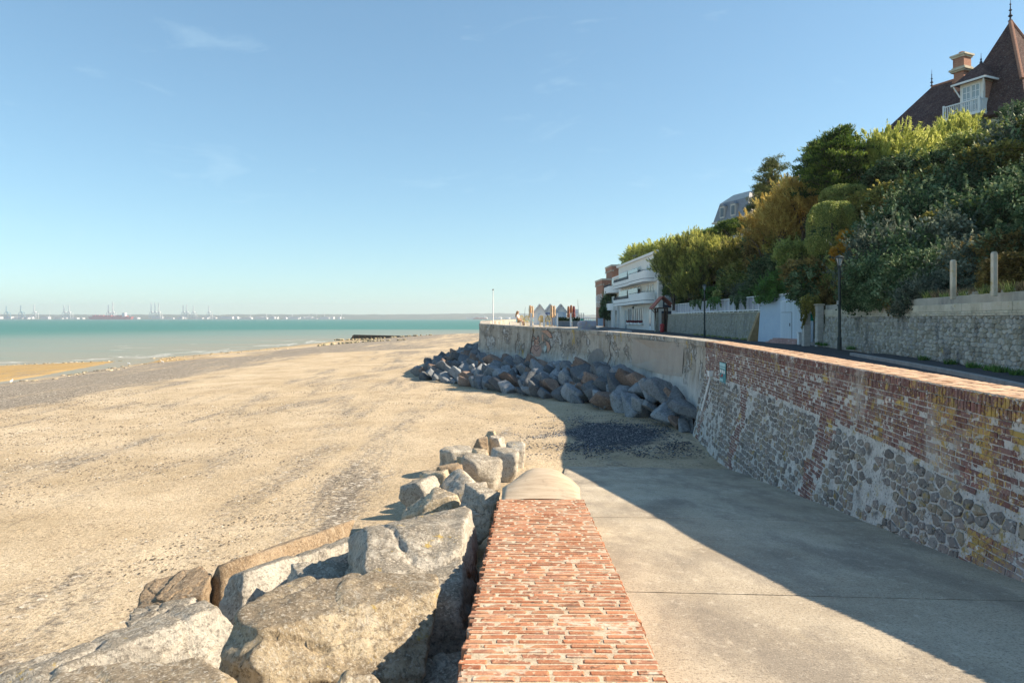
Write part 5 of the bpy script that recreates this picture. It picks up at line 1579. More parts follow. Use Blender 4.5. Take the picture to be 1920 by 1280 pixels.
# ------------------------------------------------------------------ stone wall with white fence
sw2 = empty('stone_garden_wall', (15.2, 55, -1.37), label='buff rubble wall carrying the white fence along the road', cat='wall')
W0 = Vector((15.05, 41.6, -1.37)); W1 = Vector((16.1, 71.5, -1.37))
dv = (W1 - W0).normalized(); nv = Vector((-dv.y, dv.x, 0))
def wq(a, o_, z): return W0 + dv * a + nv * o_ + Vector((0, 0, z))
Lw = (W1 - W0).length
V = []; Fc = []; na = 30
for i in range(na + 1):
    a = Lw * i / na
    for o_, z in ((.14, -.15), (.07, .9), (0, 1.72), (-.45, 1.72), (-.45, -.1)): V.append(wq(a, o_ + .02 * mnoise.noise(Vector((a, z * 2, 0))), z))
for i in range(na): Fc += [(i * 5 + k, (i + 1) * 5 + k, (i + 1) * 5 + k + 1, i * 5 + k + 1) for k in range(4)]
Fc += [(0, 1, 2, 3, 4), tuple(na * 5 + k for k in (4, 3, 2, 1, 0))]
MB().add(V, Fc).build('wall_body', M['stone_far'], sw2, off=sw2.location)
for i in range(30):
    a = Lw * i / 30; q = []
    for z in (1.722, 1.80):
        q += [wq(a + .01, .06, z), wq(a + Lw / 30 - .01, .06, z), wq(a + Lw / 30 - .01, -.46, z), wq(a + .01, -.46, z)]
    MB().hexa(q).build('coping_stone', M['coping'], sw2, off=sw2.location)
bt = MB().hexa([wq(.35, .75, -.05), wq(.75, .75, -.05), wq(.75, .05, -.05), wq(.35, .05, -.05), wq(.35, .08, 1.72), wq(.75, .08, 1.72), wq(.75, .0, 1.72), wq(.35, .0, 1.72)])
o = bt.build('buttress', gmat('ochre_render', [(.30, .20, .10), (.42, .30, .17)], 3, bump=.3), sw2, off=sw2.location); o['label'] = 'narrow ochre sloping buttress at the near end'
fc = empty('white_fence', wq(Lw / 2, -.2, 1.8), label='white railing fence with pale boards on the buff rubble wall', cat='fence')
for i in range(27):
    a = lerp(.1, Lw - 1.2, i / 26); q = []
    for z in (1.80, 2.78): q += [wq(a - .03, -.12, z), wq(a + .03, -.12, z), wq(a + .03, -.18, z), wq(a - .03, -.18, z)]
    MB().hexa(q).build('post', M['white_paint'], fc, off=fc.location)
for z in (1.86, 2.70):
    q = []
    for z_ in (z, z + .07): q += [wq(.05, -.11, z_), wq(Lw - 1.1, -.11, z_), wq(Lw - 1.1, -.19, z_), wq(.05, -.19, z_)]
    MB().hexa(q).build('rail', M['white_paint'], fc, off=fc.location)
lil = gmat('lilac_white_board', [(.55, .54, .60), (.66, .65, .70)], 3, bump=.1)
nb = 150; bme = None
for i in range(nb):
    a = lerp(.2, Lw - 1.3, i / (nb - 1)); q = []
    for z in (1.93, 2.68): q += [wq(a - .06, -.205, z), wq(a + .06, -.205, z), wq(a + .06, -.225, z), wq(a - .06, -.225, z)]
    MB().hexa(q).build('board', lil, fc, off=fc.location)

# ------------------------------------------------------------------ pale blue outbuilding
bb = empty('blue_outbuilding', label='pale blue rendered outbuilding with a boarded door and sloping roof line', cat='building')
b0 = Vector((14.85, 41.4, -1.37)); b1 = Vector((15.65, 36.0, -1.37)); place(bb, b0, b1 - b0); Lb = (b1 - b0).length
MB().add([(-.15, -.10, 0), (Lb, -.05, 0), (Lb, 4, 0), (0, 4, 0), (.05, 0, 2.60), (Lb, 0, 2.82), (Lb, 4, 3.3), (.05, 4, 3.1)], [(3, 2, 1, 0), (4, 5, 6, 7), (0, 1, 5, 4), (1, 2, 6, 5), (2, 3, 7, 6), (3, 0, 4, 7)]).build('wall', M['blue_render'], bb)
MB().hexa([(-.02, -.06, 2.585), (Lb + .05, -.06, 2.815), (Lb + .05, 4, 3.30), (-.02, 4, 3.10), (-.02, -.06, 2.655), (Lb + .05, -.06, 2.885), (Lb + .05, 4, 3.37), (-.02, 4, 3.17)]).build('coping', M['white_paint'], bb)
db = bx('door', M['white_paint'], bb, Lb - 3.0, Lb - .15, -.13, -.03, .05, 2.36)
for k in range(14):
    x = lerp(Lb - 2.95, Lb - .32, k / 13); bx('board', M['blue_board'], db, x, x + .185, -.165, -.12, .08, 2.33)
o = bx('wicket_frame', M['rail'], db, Lb - 2.85, Lb - 1.75, -.172, -.166, .12, 1.72); bx('handle', M['rail'], db, Lb - 1.95, Lb - 1.90, -.21, -.165, .95, 1.12)
for k in range(5): bx('wicket_board', M['blue_board'], db, Lb - 2.83 + k * .215, Lb - 2.635 + k * .215, -.184, -.165, .14, 1.70)
pb = empty('brick_plinth', label='low pink painted brick plinth in front of the blue outbuilding', cat='plinth'); place(pb, b0 + (b1 - b0) * .30 + Vector((0, 0, 0)), b1 - b0)
for c_ in range(4):
    for k in range(c_, 14):
        x = .05 + k * .225 + (.11 if c_ % 2 else 0)
        bx('brick', M['brick_pink'], pb, x, x + .215, -.62 + .01 * (k % 3), -.20, c_ * .072, c_ * .072 + .066)
wb = empty('meter_box', b1 + Vector((-.62, .15, 0)), label='white utility box beside the blue outbuilding', cat='box')
bx('body', M['white_paint'], wb, -.13, .13, -.1, .1, 0, .62, bevel=.01); bx('door', M['white_paint'], wb, -.11, .11, -.115, -.1, .08, .58)
bx('lid', M['white_paint'], wb, -.15, .15, -.12, .12, .62, .66)
pp_ = empty('metal_post', b1 + Vector((-.42, -.5, 0)), label='slim grey post with a small green plate at the gate', cat='post')
MB().lathe([(.045, 0), (.045, 1.95), (.02, 1.97)], 10).build('pole', M['zinc'], pp_); bx('plate', M['green_paint'], pp_, .06, .28, -.02, .02, 1.25, 1.62); bx('bracket', M['zinc'], pp_, .03, .1, -.01, .01, 1.40, 1.46)

# ------------------------------------------------------------------ brick gate piers and steps
for (u_, lab) in ((1511, 'whitewashed brick gate pier beside the blue outbuilding'), (1536, 'whitewashed brick gate pier at the end of the tall stone wall')):
    gp = empty('gate_pier', (0, 0, 0), label=lab, cat='gate pier', group='brick gate piers')
    q = P(u_, 597, 34.6 if u_ < 1520 else 33.9); gp.location = (q.x, q.y, -1.37)
    bx('core', M['mortar_sea'], gp, -.125, .125, -.125, .125, 0, 2.0)
    for c_ in range(28):
        for k in (0, 1):
            if c_ % 2: b_ = (-.15 + k * .155, -.15 + k * .155 + .145, -.15, .15)
            else: b_ = (-.15, .15, -.15 + k * .155, -.15 + k * .155 + .145)
            bx('brick', M['brick_white'], gp, b_[0], b_[1], b_[2], b_[3], c_ * .071 + .003, c_ * .071 + .064)
    bx('cap', M['coping'], gp, -.20, .20, -.20, .20, 2.0, 2.08, bevel=.015)
q = P(1524, 597, 35.0)
st = empty('garden_steps', (q.x, q.y, -1.37), R(-80), label='shaded steps climbing between the brick gate piers', cat='steps')
for k in range(7): bx('step', M['kerb'], st, -.32, .5, k * .28, 3.2, k * .17, k * .17 + .168)

# ------------------------------------------------------------------ street lamps
def lamp(loc, label):
    l_ = empty('street_lamp', loc, label=label, cat='street lamp', group='street lamps along the road')
    MB().lathe([(.085, 0), (.085, .5), (.06, .55), (.055, 3.3), (.04, 3.35)], 10).build('pole', M['dark_metal'], l_)
    hd = MB().lathe([(.05, 3.33), (.09, 3.38), (.06, 3.42)], 8).build('lantern_base', M['dark_metal'], l_)
    for k in range(4):
        a = math.pi / 4 + k * math.pi / 2
        MB().bar((.07 * math.cos(a), .07 * math.sin(a), 3.40), (.15 * math.cos(a), .15 * math.sin(a), 3.72), .010).build('lantern_bar', M['dark_metal'], hd)
    MB().lathe([(.05, 3.42), (.13, 3.71)], 8).build('lantern_glass', M['glass_pale'], hd)
    MB().lathe([(.18, 3.72), (.18, 3.75), (.09, 3.81), (.02, 3.84)], 10).build('lantern_hood', M['dark_metal'], l_)
    bx('band', M['zinc'], l_, -.10, -.05, -.03, .03, 1.85, 2.0)
    return l_
q = P(1574, 597, 28.0); lamp((q.x, q.y, -1.28), 'dark lantern lamp post standing against the tall stone wall')
q = P(1321, 597, 50.0); lamp((q.x, q.y, -1.37), 'dark lantern lamp post standing against the buff wall under the white fence')

# ------------------------------------------------------------------ concrete fence posts above the stone wall
for u_, v0, v1, Y_ in ((1787, 487, 552, 18.2), (1864, 472, 546, 17.0)):
    q = P(u_, v1, Y_); t_ = P(u_, v0, Y_)
    o = empty('concrete_post', q - Vector((0, 0, .12)), label='square concrete fence post above the tall stone wall', cat='fence post', group='concrete posts above the stone wall')
    h_ = t_.z - q.z + .12
    MB().box(-.055, .055, -.055, .055, 0, h_ - .04).build('shaft', M['coping'], o, bevel=.008)
    MB().prism([(-.055, h_ - .04), (.055, h_ - .04), (.02, h_), (-.02, h_)], 1, -.055, .055).build('cap', M['coping'], o)

# ------------------------------------------------------------------ villa on the hill
vl = empty('hill_villa', label='tall villa with steep dark tiled roofs, tower and dormer on the hilltop', cat='house')
place(vl, Vector((30.9, 50.3, 0)), Vector((.41, -.91, 0)))      # +x towards the camera along the front, +y into the hill
EZ = 13.9
bx('wall', M['cream'], vl, -4.6, 6.0, .35, 7.5, 6, EZ)
def hip(parent, name, x0, x1, y0, y1, z0, r0, r1, zr, flare=.55, mat='roof_tile'):
    """steep hipped roof with bell-cast eaves"""
    yc = (y0 + y1) / 2
    f_ = .16; zz = z0 + (zr - z0) * .10
    ring0 = [(x0, y0, z0), (x1, y0, z0), (x1, y1, z0), (x0, y1, z0)]
    def inn(p, t_):
        tx = r0 if p[0] == x0 else r1
        return (lerp(p[0], tx, t_), lerp(p[1], yc, t_))
    ring1 = [(*inn(p, f_), z0 + (zr - z0) * .12) for p in ring0]
    ring2 = [(*inn(p, .30), z0 + (zr - z0) * .30) for p in ring0]
    top = [(r0, yc, zr), (r1, yc, zr)]
    v = ring0 + ring1 + ring2 + top
    f = []
    for l in (0, 4):
        f += [(l + k, l + (k + 1) % 4, l + 4 + (k + 1) % 4, l + 4 + k) for k in range(4)]
    f += [(8, 9, 13, 12), (9, 10, 13), (10, 11, 12, 13), (11, 8, 12), (3, 2, 1, 0)]
    return MB().add(v, f).build(name, M[mat], parent)
wing = hip(vl, 'wing_roof', -5.3, 3.5, -.25, 8.2, EZ, -3.2, 1.0, 18.3)
MB().bar((-3.2, 3.97, 18.3), (1.0, 3.97, 18.3), .10, 8).build('ridge_tiles', M['brick_far'], wing)
towr = hip(vl, 'tower_roof', .6, 6.3, -.6, 5.9, EZ - .3, 3.37, 3.43, 20.7)
for (a, b) in (((6.3, -.6), (3.4, 2.65)), ((6.3, 5.9), (3.4, 2.65))):
    MB().bar((lerp(a[0], b[0], .30), lerp(a[1], b[1], .30), lerp(EZ - .3, 20.7, .30)), (b[0], b[1], 20.7), .13, 7).build('hip_tiles', M['brick_far'], towr)
fin = [(.10, 0), (.16, .06), (.07, .14), (.05, .30), (.15, .40), (.06, .52), (.04, .72), (.11, .80), (.04, .88), (.03, 1.15), (.07, 1.2), (.02, 1.28), (.012, 1.75)]
MB().lathe(fin, 8, (3.4, 2.65, 20.65)).build('finial', M['rail'], towr)
MB().lathe([(r_ * .8, z_ * .75) for r_, z_ in fin], 8, (-3.2, 3.97, 18.35)).build('finial', M['rail'], wing)
# chimney
CX0, CX1, CY0, CY1 = -.55, .20, 2.6, 3.35
ch = bx('chimney', M['brick_far'], vl, CX0, CX1, CY0, CY1, 15.5, 18.3)
for z0, z1, o_ in ((17.55, 17.75, .07), (18.3, 18.42, .15), (18.42, 18.55, .24), (18.55, 18.67, .11), (18.67, 19.35, .04), (19.35, 19.48, .12), (19.48, 19.60, .20)):
    bx('chimney_course', M['brick_far'] if o_ < .1 else M['coping'], ch, CX0 - o_, CX1 + o_, CY0 - o_, CY1 + o_, z0, z1)
MB().lathe([(.10, 19.6), (.10, 19.75), (.22, 19.82), (.02, 19.9)], 10, ((CX0 + CX1) / 2, (CY0 + CY1) / 2, 0)).build('chimney_pot', M['brick_far'], ch)
# dormer with pyramid roof and balcony
DX0, DX1 = 1.9, 3.45; DC = (DX0 + DX1) / 2
dm = bx('dormer', M['cream'], vl, DX0, DX1, -.45, 2.6, EZ + .05, 16.30)
dr = MB(); dr.add([(DX0 - .35, -.85, 16.25), (DX1 + .35, -.85, 16.25), (DX1 + .35, 2.6, 16.25), (DX0 - .35, 2.6, 16.25), (DC, .6, 17.75)], [(0, 1, 4), (1, 2, 4), (2, 3, 4), (3, 0, 4), (3, 2, 1, 0)])
dro = dr.build('dormer_roof', M['roof_tile'], dm)
bx('eave_board', M['white_paint'], dro, DX0 - .38, DX1 + .38, -.90, -.83, 16.17, 16.30); bx('eave_board', M['white_paint'], dro, DX1 + .34, DX1 + .41, -.83, 2.0, 16.17, 16.30)
MB().lathe([(.08, 17.6), (.10, 17.75), (.035, 17.88), (.07, 17.96), (.02, 18.05), (.01, 18.4)], 8, (DC, .6, 0)).build('finial', M['rail'], dro)
for x, x2 in ((DX0 - .02, DX0 - .25), (DX1 + .02, DX1 + .25)): MB().bar((x, -.43, 15.4), (x2, -.80, 16.15), .05).build('brace', M['white_paint'], dm)
for x0, x1 in ((DX0 + .18, DC - .02), (DC + .02, DX1 - .18)):
    window(dm, x0, x1, EZ + .35, 16.02, -.45, 'glass_pale', 'white_paint', 1, 3, .05, .05)
bx('cheek', M['brick_far'], dm, DX1, DX1 + .03, -.2, 2.2, 15.0, 16.15)
B0, B1 = 1.15, 3.70
bl = bx('balcony', M['white_paint'], vl, B0, B1, -1.20, -.40, EZ - .12, EZ + .06)
for k in range(18):
    x = lerp(B0 + .05, B1 - .05, k / 17); bx('baluster', M['white_paint'], bl, x - .022, x + .022, -1.17, -1.12, EZ + .06, EZ + .84)
for k in range(5):
    y_ = lerp(-1.08, -.45, k / 4); bx('baluster', M['white_paint'], bl, B1 - .07, B1 - .02, y_ - .022, y_ + .022, EZ + .06, EZ + .84)
for b_ in ((B0, B1, -1.20, -1.10, EZ + .84, EZ + .92), (B1 - .10, B1, -1.10, -.42, EZ + .84, EZ + .92)): bx('handrail', M['white_paint'], bl, *b_)
for x in (B0, B1 - .11): bx('newel', M['white_paint'], bl, x, x + .11, -1.21, -1.09, EZ + .06, EZ + 1.0)
for k in range(6): bx('timber', M['white_paint'], vl, -4.3 + k * 1.9, -4.15 + k * 1.9, .29, .36, 9, EZ - .02)
for k in range(5): window(vl, -3.9 + k * 1.9, -2.7 + k * 1.9, 11.4, 13.2, .35, 'glass_pale')
bx('timber', M['white_paint'], vl, -4.6, 6.0, .27, .36, 13.35, 13.5)
# small roof dormer on the tower's sunny side
MB().add([(6.1, 1.4, 16.0), (6.1, 3.6, 16.0), (6.1, 2.5, 17.3), (4.5, 2.5, 17.5), (4.9, 1.4, 16.0), (4.9, 3.6, 16.0)], [(0, 1, 2), (0, 2, 3, 4), (2, 1, 5, 3)]).build('tower_dormer', M['roof_tile'], towr)

# ------------------------------------------------------------------ slate mansard house further along the hill
mh = empty('mansard_house', label='house with a slate mansard roof and zinc top among the trees on the ridge', cat='house')
place(mh, P(1340, 430, 97), Vector((.35, -.94, 0)))
def frustum(name, mat, parent, x0, x1, y0, y1, z0, z1, i):
    return MB().hexa([(x0, y0, z0), (x1, y0, z0), (x1, y1, z0), (x0, y1, z0), (x0 + i, y0 + i, z1), (x1 - i, y0 + i, z1), (x1 - i, y1 - i, z1), (x0 + i, y1 - i, z1)]).build(name, mat, parent)
bx('wall', M['stone_pale'], mh, 0, 7.0, 0, 5.2, -4, .9)
ms = frustum('mansard', M['slate'], mh, -.15, 7.15, -.15, 5.35, .9, 3.5, .65)
tp = frustum('zinc_roof', M['zinc'], ms, .5, 6.5, .5, 4.7, 3.5, 4.6, 1.3)
bx('cornice', M['stone_pale'], mh, -.3, 7.3, -.3, 5.5, .7, .92)
for x in (1.3, 3.6):
    d_ = bx('dormer', M['zinc'], ms, x, x + 1.0, -.12, .7, 1.3, 2.9); bx('pane', M['glass'], d_, x + .15, x + .85, -.15, -.115, 1.5, 2.7)
    MB().prism([(x - .1, 2.9), (x + 1.1, 2.9), (x + .5, 3.3)], 1, -.2, .8).build('hood', M['slate'], d_)
for k in range(7): bx('seam', M['zinc'], tp, 6.35, 6.5, .9 + k * .55, .93 + k * .55, 3.45, 3.55)
frustum('end_render', M['stone_pale'], mh, 7.0, 7.25, .3, 4.9, .9, 3.4, .1)
bx('chimney', M['brick_far'], mh, 5.5, 6.5, 4.3, 5.0, 3.5, 6.6)
bx('chimney', M['brick_far'], mh, -2.2, -1.2, 2.0, 2.8, -4, .6)

# ------------------------------------------------------------------ the cafe terrace: huts, parasols, chairs, bench
TZ = -.67
def gable_hut(q, wd, dp, h0, h1, label, lit):
    o = empty('beach_hut', q, label=label, cat='hut', group='row of beach huts')
    bx('body', M['blue_render' if not lit else 'white_paint'], o, -wd / 2, wd / 2, 0, dp, 0, h0)  # sun and shade put into the colour: sunlit hut white, shaded huts pale blue
    MB().prism([(-wd / 2, h0), (wd / 2, h0), (0, h1)], 1, 0, dp).build('gable', M['white_paint'], o)
    r_ = MB()
    for s_ in (-1, 1):
        r_.hexa([(s_ * (wd / 2 + .12), -.15, h0 - .12), (0, -.15, h1 + .02), (0, dp, h1 + .02), (s_ * (wd / 2 + .12), dp, h0 - .12), (s_ * (wd / 2 + .12), -.15, h0 - .03), (0, -.15, h1 + .12), (0, dp, h1 + .12), (s_ * (wd / 2 + .12), dp, h0 - .03)])
    r_.build('roof', M['slate'], o)
    b = MB()
    for s_ in (-1, 1):
        b.hexa([(s_ * (wd / 2 + .12), -.19, h0 - .14), (0, -.19, h1), (0, -.15, h1), (s_ * (wd / 2 + .12), -.15, h0 - .14), (s_ * (wd / 2 + .12), -.19, h0 - .01), (0, -.19, h1 + .13), (0, -.15, h1 + .13), (s_ * (wd / 2 + .12), -.15, h0 - .01)])
    b.build('bargeboard', M['white_paint'], o)
    d_ = bx('door', M['blue_board'], o, -wd * .2, wd * .2, -.04, 0, .02, h0 - .15)
    for k in range(3): bx('board', M['blue_board'], d_, -wd * .2 + k * wd * .135, -wd * .2 + k * wd * .135 + wd * .12, -.055, -.035, .05, h0 - .2)
    return o
for u_, lab, li in ((1012, 'white gabled beach hut at the sea end of the row', 1), (1032, 'gabled beach hut in the middle of the row', 0), (1052, 'gabled beach hut at the road end of the row, its shade painted pale blue', 0)):
    q = P(u_, 597, 72); gable_hut((q.x, 72, TZ), 1.12, 1.9, 1.35, 2.08, lab, li)
def parasol(u_, Y_, h_, c1, c2, label):
    q = P(u_, 597, Y_); o = empty('parasol', (q.x, Y_, TZ), label=label, cat='parasol', group='closed parasols on the terrace')
    MB().lathe([(.02, 0), (.02, h_), (.005, h_ + .05)], 8).build('pole', M['wood_pale'], o)
    MB().lathe([(.22, 0), (.22, .05), (.05, .07)], 10).build('base', M['kerb'], o)
    for k in range(6):
        a = k * math.pi / 3
        m_ = c1 if k % 2 else c2
        cx_, cy_ = .055 * math.cos(a), .055 * math.sin(a)
        MB().lathe([(.03, .75), (.085, .86), (.075, 1.05), (.055, 1.15), (.07, h_ - .35), (.04, h_ - .05), (.01, h_)], 6, (cx_, cy_, 0)).build('fold', m_, o)
ora = gmat('orange_canvas', [(.42, .20, .10), (.52, .29, .16)], 5, bump=.3, stretch=(6, 6, .5)); crm = gmat('cream_canvas', [(.58, .48, .33), (.66, .57, .42)], 5, bump=.3, stretch=(6, 6, .5)); wine = gmat('wine_canvas', [(.16, .05, .06), (.22, .08, .08)], 5, bump=.3)
parasol(994, 59, 1.78, ora, crm, 'closed striped parasol beside the seated woman'); parasol(998, 60, 1.75, crm, ora, 'closed cream parasol next to the one beside the seated woman')
parasol(1034, 58, 1.78, ora, crm, 'closed orange and cream parasol in front of the middle hut'); parasol(1039, 59, 1.75, crm, ora, 'closed pale parasol in front of the gap between the huts')
parasol(1066, 61, 1.75, wine, ora, 'closed wine-red parasol beyond the huts'); parasol(1071, 59, 1.80, ora, wine, 'closed brown parasol beside the green plant'); parasol(1076, 62, 1.78, wine, wine, 'closed dark parasol beside the tall white totem')
def wicker(u_, Y_, rz, label):
    q = P(u_, 597, Y_); o = empty('wicker_chair', (q.x, Y_, TZ), rz, label=label, cat='chair', group='yellow wicker chairs on the terrace')
    yw = M['wicker']
    MB().lathe([(.20, .42), (.22, .44), (.22, .47), (.02, .48)], 12).build('seat', yw, o)
    for a in (.6, 2.5, 3.8, 5.6): MB().bar((.17 * math.cos(a), .17 * math.sin(a), .44), (.21 * math.cos(a), .21 * math.sin(a), 0), .018).build('leg', yw, o)
    b = MB(); prev = None
    for k in range(11):
        a = math.pi * k / 10; c_ = (.23 * math.cos(a), .20, .48 + .42 * math.sin(a))
        if prev: b.bar(prev, c_, .025)
        prev = c_
    b.build('back_hoop', yw, o)
    b = MB()
    for k in range(7): x = -.18 + k * .06; b.bar((x, .20, .48), (x, .20, .48 + .40 * math.sqrt(max(0, 1 - (x / .23) ** 2))), .010)
    for k in range(4): z = .56 + k * .08; b.bar((-.2, .2, z), (.2, .2, z), .008)
    b.build('back_weave', yw, o)
M['wicker'] = gmat('yellow_wicker', [(.42, .31, .08), (.55, .43, .16)], 8, bump=.3)
for u_, Y_, rz, lab in ((980, 57.5, .5, 'yellow wicker chair beside the seated woman'), (986, 58.5, -.4, 'yellow wicker chair under the first striped parasol'), (1016, 58, .3, 'yellow wicker chair in front of the white hut'), (1027, 57.5, -.3, 'yellow wicker chair between the white posts')):
    wicker(u_, Y_, rz, lab)
def white_post(u_, Y_, lab):
    q = P(u_, 597, Y_); o = empty('white_post', (q.x, Y_, TZ), label=lab, cat='post', group='white posts along the terrace edge')
    bx('shaft', M['white_paint'], o, -.06, .06, -.06, .06, 0, 1.05); bx('cap', M['white_paint'], o, -.08, .08, -.08, .08, 1.05, 1.10)
for u_, lab in ((996, 'white post beside the first striped parasol'), (1020, 'white post in front of the small gabled board'), (1045, 'white post in front of the road-end hut'), (1070, 'white post beside the grey planters')): white_post(u_, 55.5, lab)
q = P(1018, 597, 62); o = empty('menu_board', (q.x, 62, TZ), label='small white gabled menu board in front of the huts', cat='board')
MB().prism([(-.32, .05), (.32, .05), (.32, 1.0), (0, 1.25), (-.32, 1.0)], 1, 0, .08).build('panel', M['white_paint'], o)
for k in range(5): bx('slat', M['wood'], o, -.22, .22, -.02, -.001, .35 + k * .12, .42 + k * .12)
q = P(1028, 597, 63); o = empty('blue_awning', (q.x, 63, TZ), label='blue awning strip on a timber frame in front of the middle hut', cat='awning')
bx('canopy', gmat('blue_canvas', [(.03, .06, .22), (.05, .09, .28)], 4, bump=.1), o, -.25, .42, -.2, .2, 1.08, 1.18); MB().bar((-.15, 0, 1.1), (.2, 0, .3), .03).bar((.35, 0, 0), (.35, 0, 1.1), .03).bar((-.2, 0, 0), (-.2, 0, 1.1), .03).build('frame', M['wood'], o)
for u_, w_, lab in ((1050, .42, 'grey planter box with dark plants in front of the road-end hut'), (1062, .62, 'long grey planter with dark plants below the wine-red parasol'), (1080, .55, 'dark grey planter beside the white totem')):
    q = P(u_, 597, 57); o = empty('planter', (q.x, 57, TZ), label=lab, cat='planter', group='planters on the terrace')
    bx('box', M['slate'], o, -w_ / 2, w_ / 2, -.2, .2, 0, .42); bx('rim', M['zinc'], o, -w_ / 2 - .02, w_ / 2 + .02, -.22, .22, .42, .46)
    m_ = MB(); fr = random.Random(u_)
    for i in range(60):
        c_ = Vector((fr.uniform(-w_ / 2, w_ / 2), fr.uniform(-.15, .15), .45)); d_ = Vector((fr.gauss(0, .12), fr.gauss(0, .12), fr.uniform(.15, .38))); s_ = Vector((.03, 0, 0))
        m_.add([c_ - s_, c_ + s_, c_ + d_ + s_ * .5, c_ + d_ - s_ * .5], [(0, 1, 2, 3)])
    m_.build('plant', M['lf_dark'], o)
q = P(1081, 597, 66); o = empty('totem', (q.x, 66, TZ), label='tall narrow white totem sign on the terrace', cat='sign'); bx('panel', M['white_paint'], o, -.16, .16, -.06, .06, 0, 1.55); bx('band', M['blue_render'], o, -.14, .14, -.07, -.06, 1.2, 1.3)
q = P(1086, 597, 70); o = empty('mast', (q.x, 70, TZ), label='thin leaning white mast behind the totem', cat='mast'); MB().bar((0, 0, 0), (-.15, 0, 2.6), .03, 6, .015).build('pole', M['wood_pale'], o); MB().lathe([(.05, 0), (.05, .3)], 8).build('socket', M['zinc'], o)
q = P(984, 597, 70); o = empty('mast', (q.x, 70, TZ), label='thin dark pole on the terrace above the wicker chairs', cat='mast'); MB().bar((-.1, 0, 0), (.05, 0, 1.85), .022, 6, .01).build('pole', M['rail'], o); MB().lathe([(.06, 0), (.06, .2)], 8).build('socket', M['zinc'], o)
q = P(1091, 597, 60); o = empty('notice_board', (q.x, 60, TZ), label='small green notice on dark posts beyond the planters', cat='sign'); bx('panel', M['green_paint'], o, -.12, .12, -.02, .02, .25, .65)
for x in (-.16, .0, .16): bx('post', M['slate'], o, x - .025, x + .025, .03, .08, 0, 1.15)
q = P(1108, 597, 95); o = empty('promenade_railing', (q.x, 95, -.9), label='low dark railing at the far end of the terrace', cat='railing')
for k in range(14): bx('baluster', M['slate'], o, -1.6 + k * .25, -1.57 + k * .25, 0, .04, 0, .9)
bx('rail', M['slate'], o, -1.65, 1.7, -.01, .05, .9, .96)
q = P(1126, 597, 92); o = empty('blue_bin', (q.x, 92, -1.0), label='pale blue bin by the railing at the end of the road', cat='bin'); bx('body', M['blue_render'], o, -.3, .3, -.3, .3, 0, 1.0); bx('lid', M['slate'], o, -.33, .33, -.33, .33, 1.0, 1.08)
# flagpole on the wall end and the bench
q = P(924.5, 597, 52); o = empty('flagpole', (q.x, 52, -.45), label='tall bare white pole at the rounded end of the concrete wall', cat='pole')
MB().lathe([(.045, 0), (.04, 1.2), (.025, 2.62), (.012, 2.64)], 10).build('pole', M['white_paint'], o); MB().lathe([(.05, 2.56), (.05, 2.64), (.01, 2.67)], 8).build('cap', M['wood'], o); MB().lathe([(.09, 0), (.09, .04), (.05, .06)], 10).build('base', M['zinc'], o)
# raised curved kerb of the terrace end
V = []; Fc = []
pts = [P(918, 603, 54), P(928, 602, 55.5), P(938, 600.5, 57.5), P(946, 599, 60)]
cb = empty('terrace_kerb', (pts[1].x, pts[1].y, TZ), label='raised grey kerb wall behind the bare white pole', cat='wall')
for a, b in zip(pts[:-1], pts[1:]):
    MB().hexa([(a.x, a.y, TZ - .1), (b.x, b.y, TZ - .1), (b.x, b.y + .5, TZ - .1), (a.x, a.y + .5, TZ - .1), (a.x, a.y, a.z), (b.x, b.y, b.z), (b.x, b.y + .5, b.z), (a.x, a.y + .5, a.z)]).build('block', M['concrete_wall'], cb, off=cb.location)
bn = empty('bench', (P(967, 597, 55.5).x, 55.5, TZ), label='low white bench the woman sits on', cat='bench')
for k in range(4): bx('slat', M['white_paint'], bn, -.55, .40, -.22 + k * .115, -.12 + k * .115, .36, .40)
for x in (-.5, .35):
    for y_ in (-.18, .18): bx('leg', M['white_paint'], bn, x - .03, x + .03, y_ - .03, y_ + .03, 0, .36)
# painted rock on the wall top
for u_, Y_, wd, h_, mt, lab in ((1100, 45.5, 1.45, .42, [(.50, .36, .30), (.42, .38, .44), (.58, .50, .40)], 'low boulder painted in faded pinks and lilac on the terrace edge'), (1163, 40.5, 1.6, .30, [(.30, .31, .30), (.40, .40, .38)], 'flat grey boulder on the verge before the white houses')):
    q = P(u_, 597, Y_); me = rock_mesh('painted_boulder', int(u_), (wd, .8, h_ * 2), gmat('painted_rock_%d' % u_, mt, 4, bump=.4, nrough=.4), 4)
    o = link('painted_boulder', me); o.location = (q.x + .1, Y_ + .8, float(road_z(np.array(q.x), np.array(Y_ + .8))) + h_ * .45); tag(o, lab, 'boulder')

# ------------------------------------------------------------------ the seated woman
wm = empty('person', (P(970, 597, 55.4).x, 55.4, TZ), -.35, label='person with long fair hair in a pale top sitting on the bench', cat='person')
def skin(name, pts, edges, mat, parent, lv=2):
    me = bpy.data.meshes.new(name); me.from_pydata([p[:3] for p in pts], edges, []); me.materials.append(mat)
    o = link(name, me, parent)
    sk = o.modifiers.new('skin', 'SKIN')
    for k, p in enumerate(pts):
        me.skin_vertices[0].data[k].radius = (p[3], p[4] if len(p) > 4 else p[3])
    me.skin_vertices[0].data[0].use_root = True
    sk.use_smooth_shade = True
    ss_ = o.modifiers.new('sub', 'SUBSURF'); ss_.levels = lv; ss_.render_levels = lv
    return o
skin_m = gmat('skin', [(.50, .30, .21), (.56, .35, .25)], 6, bump=0, rough=.6)
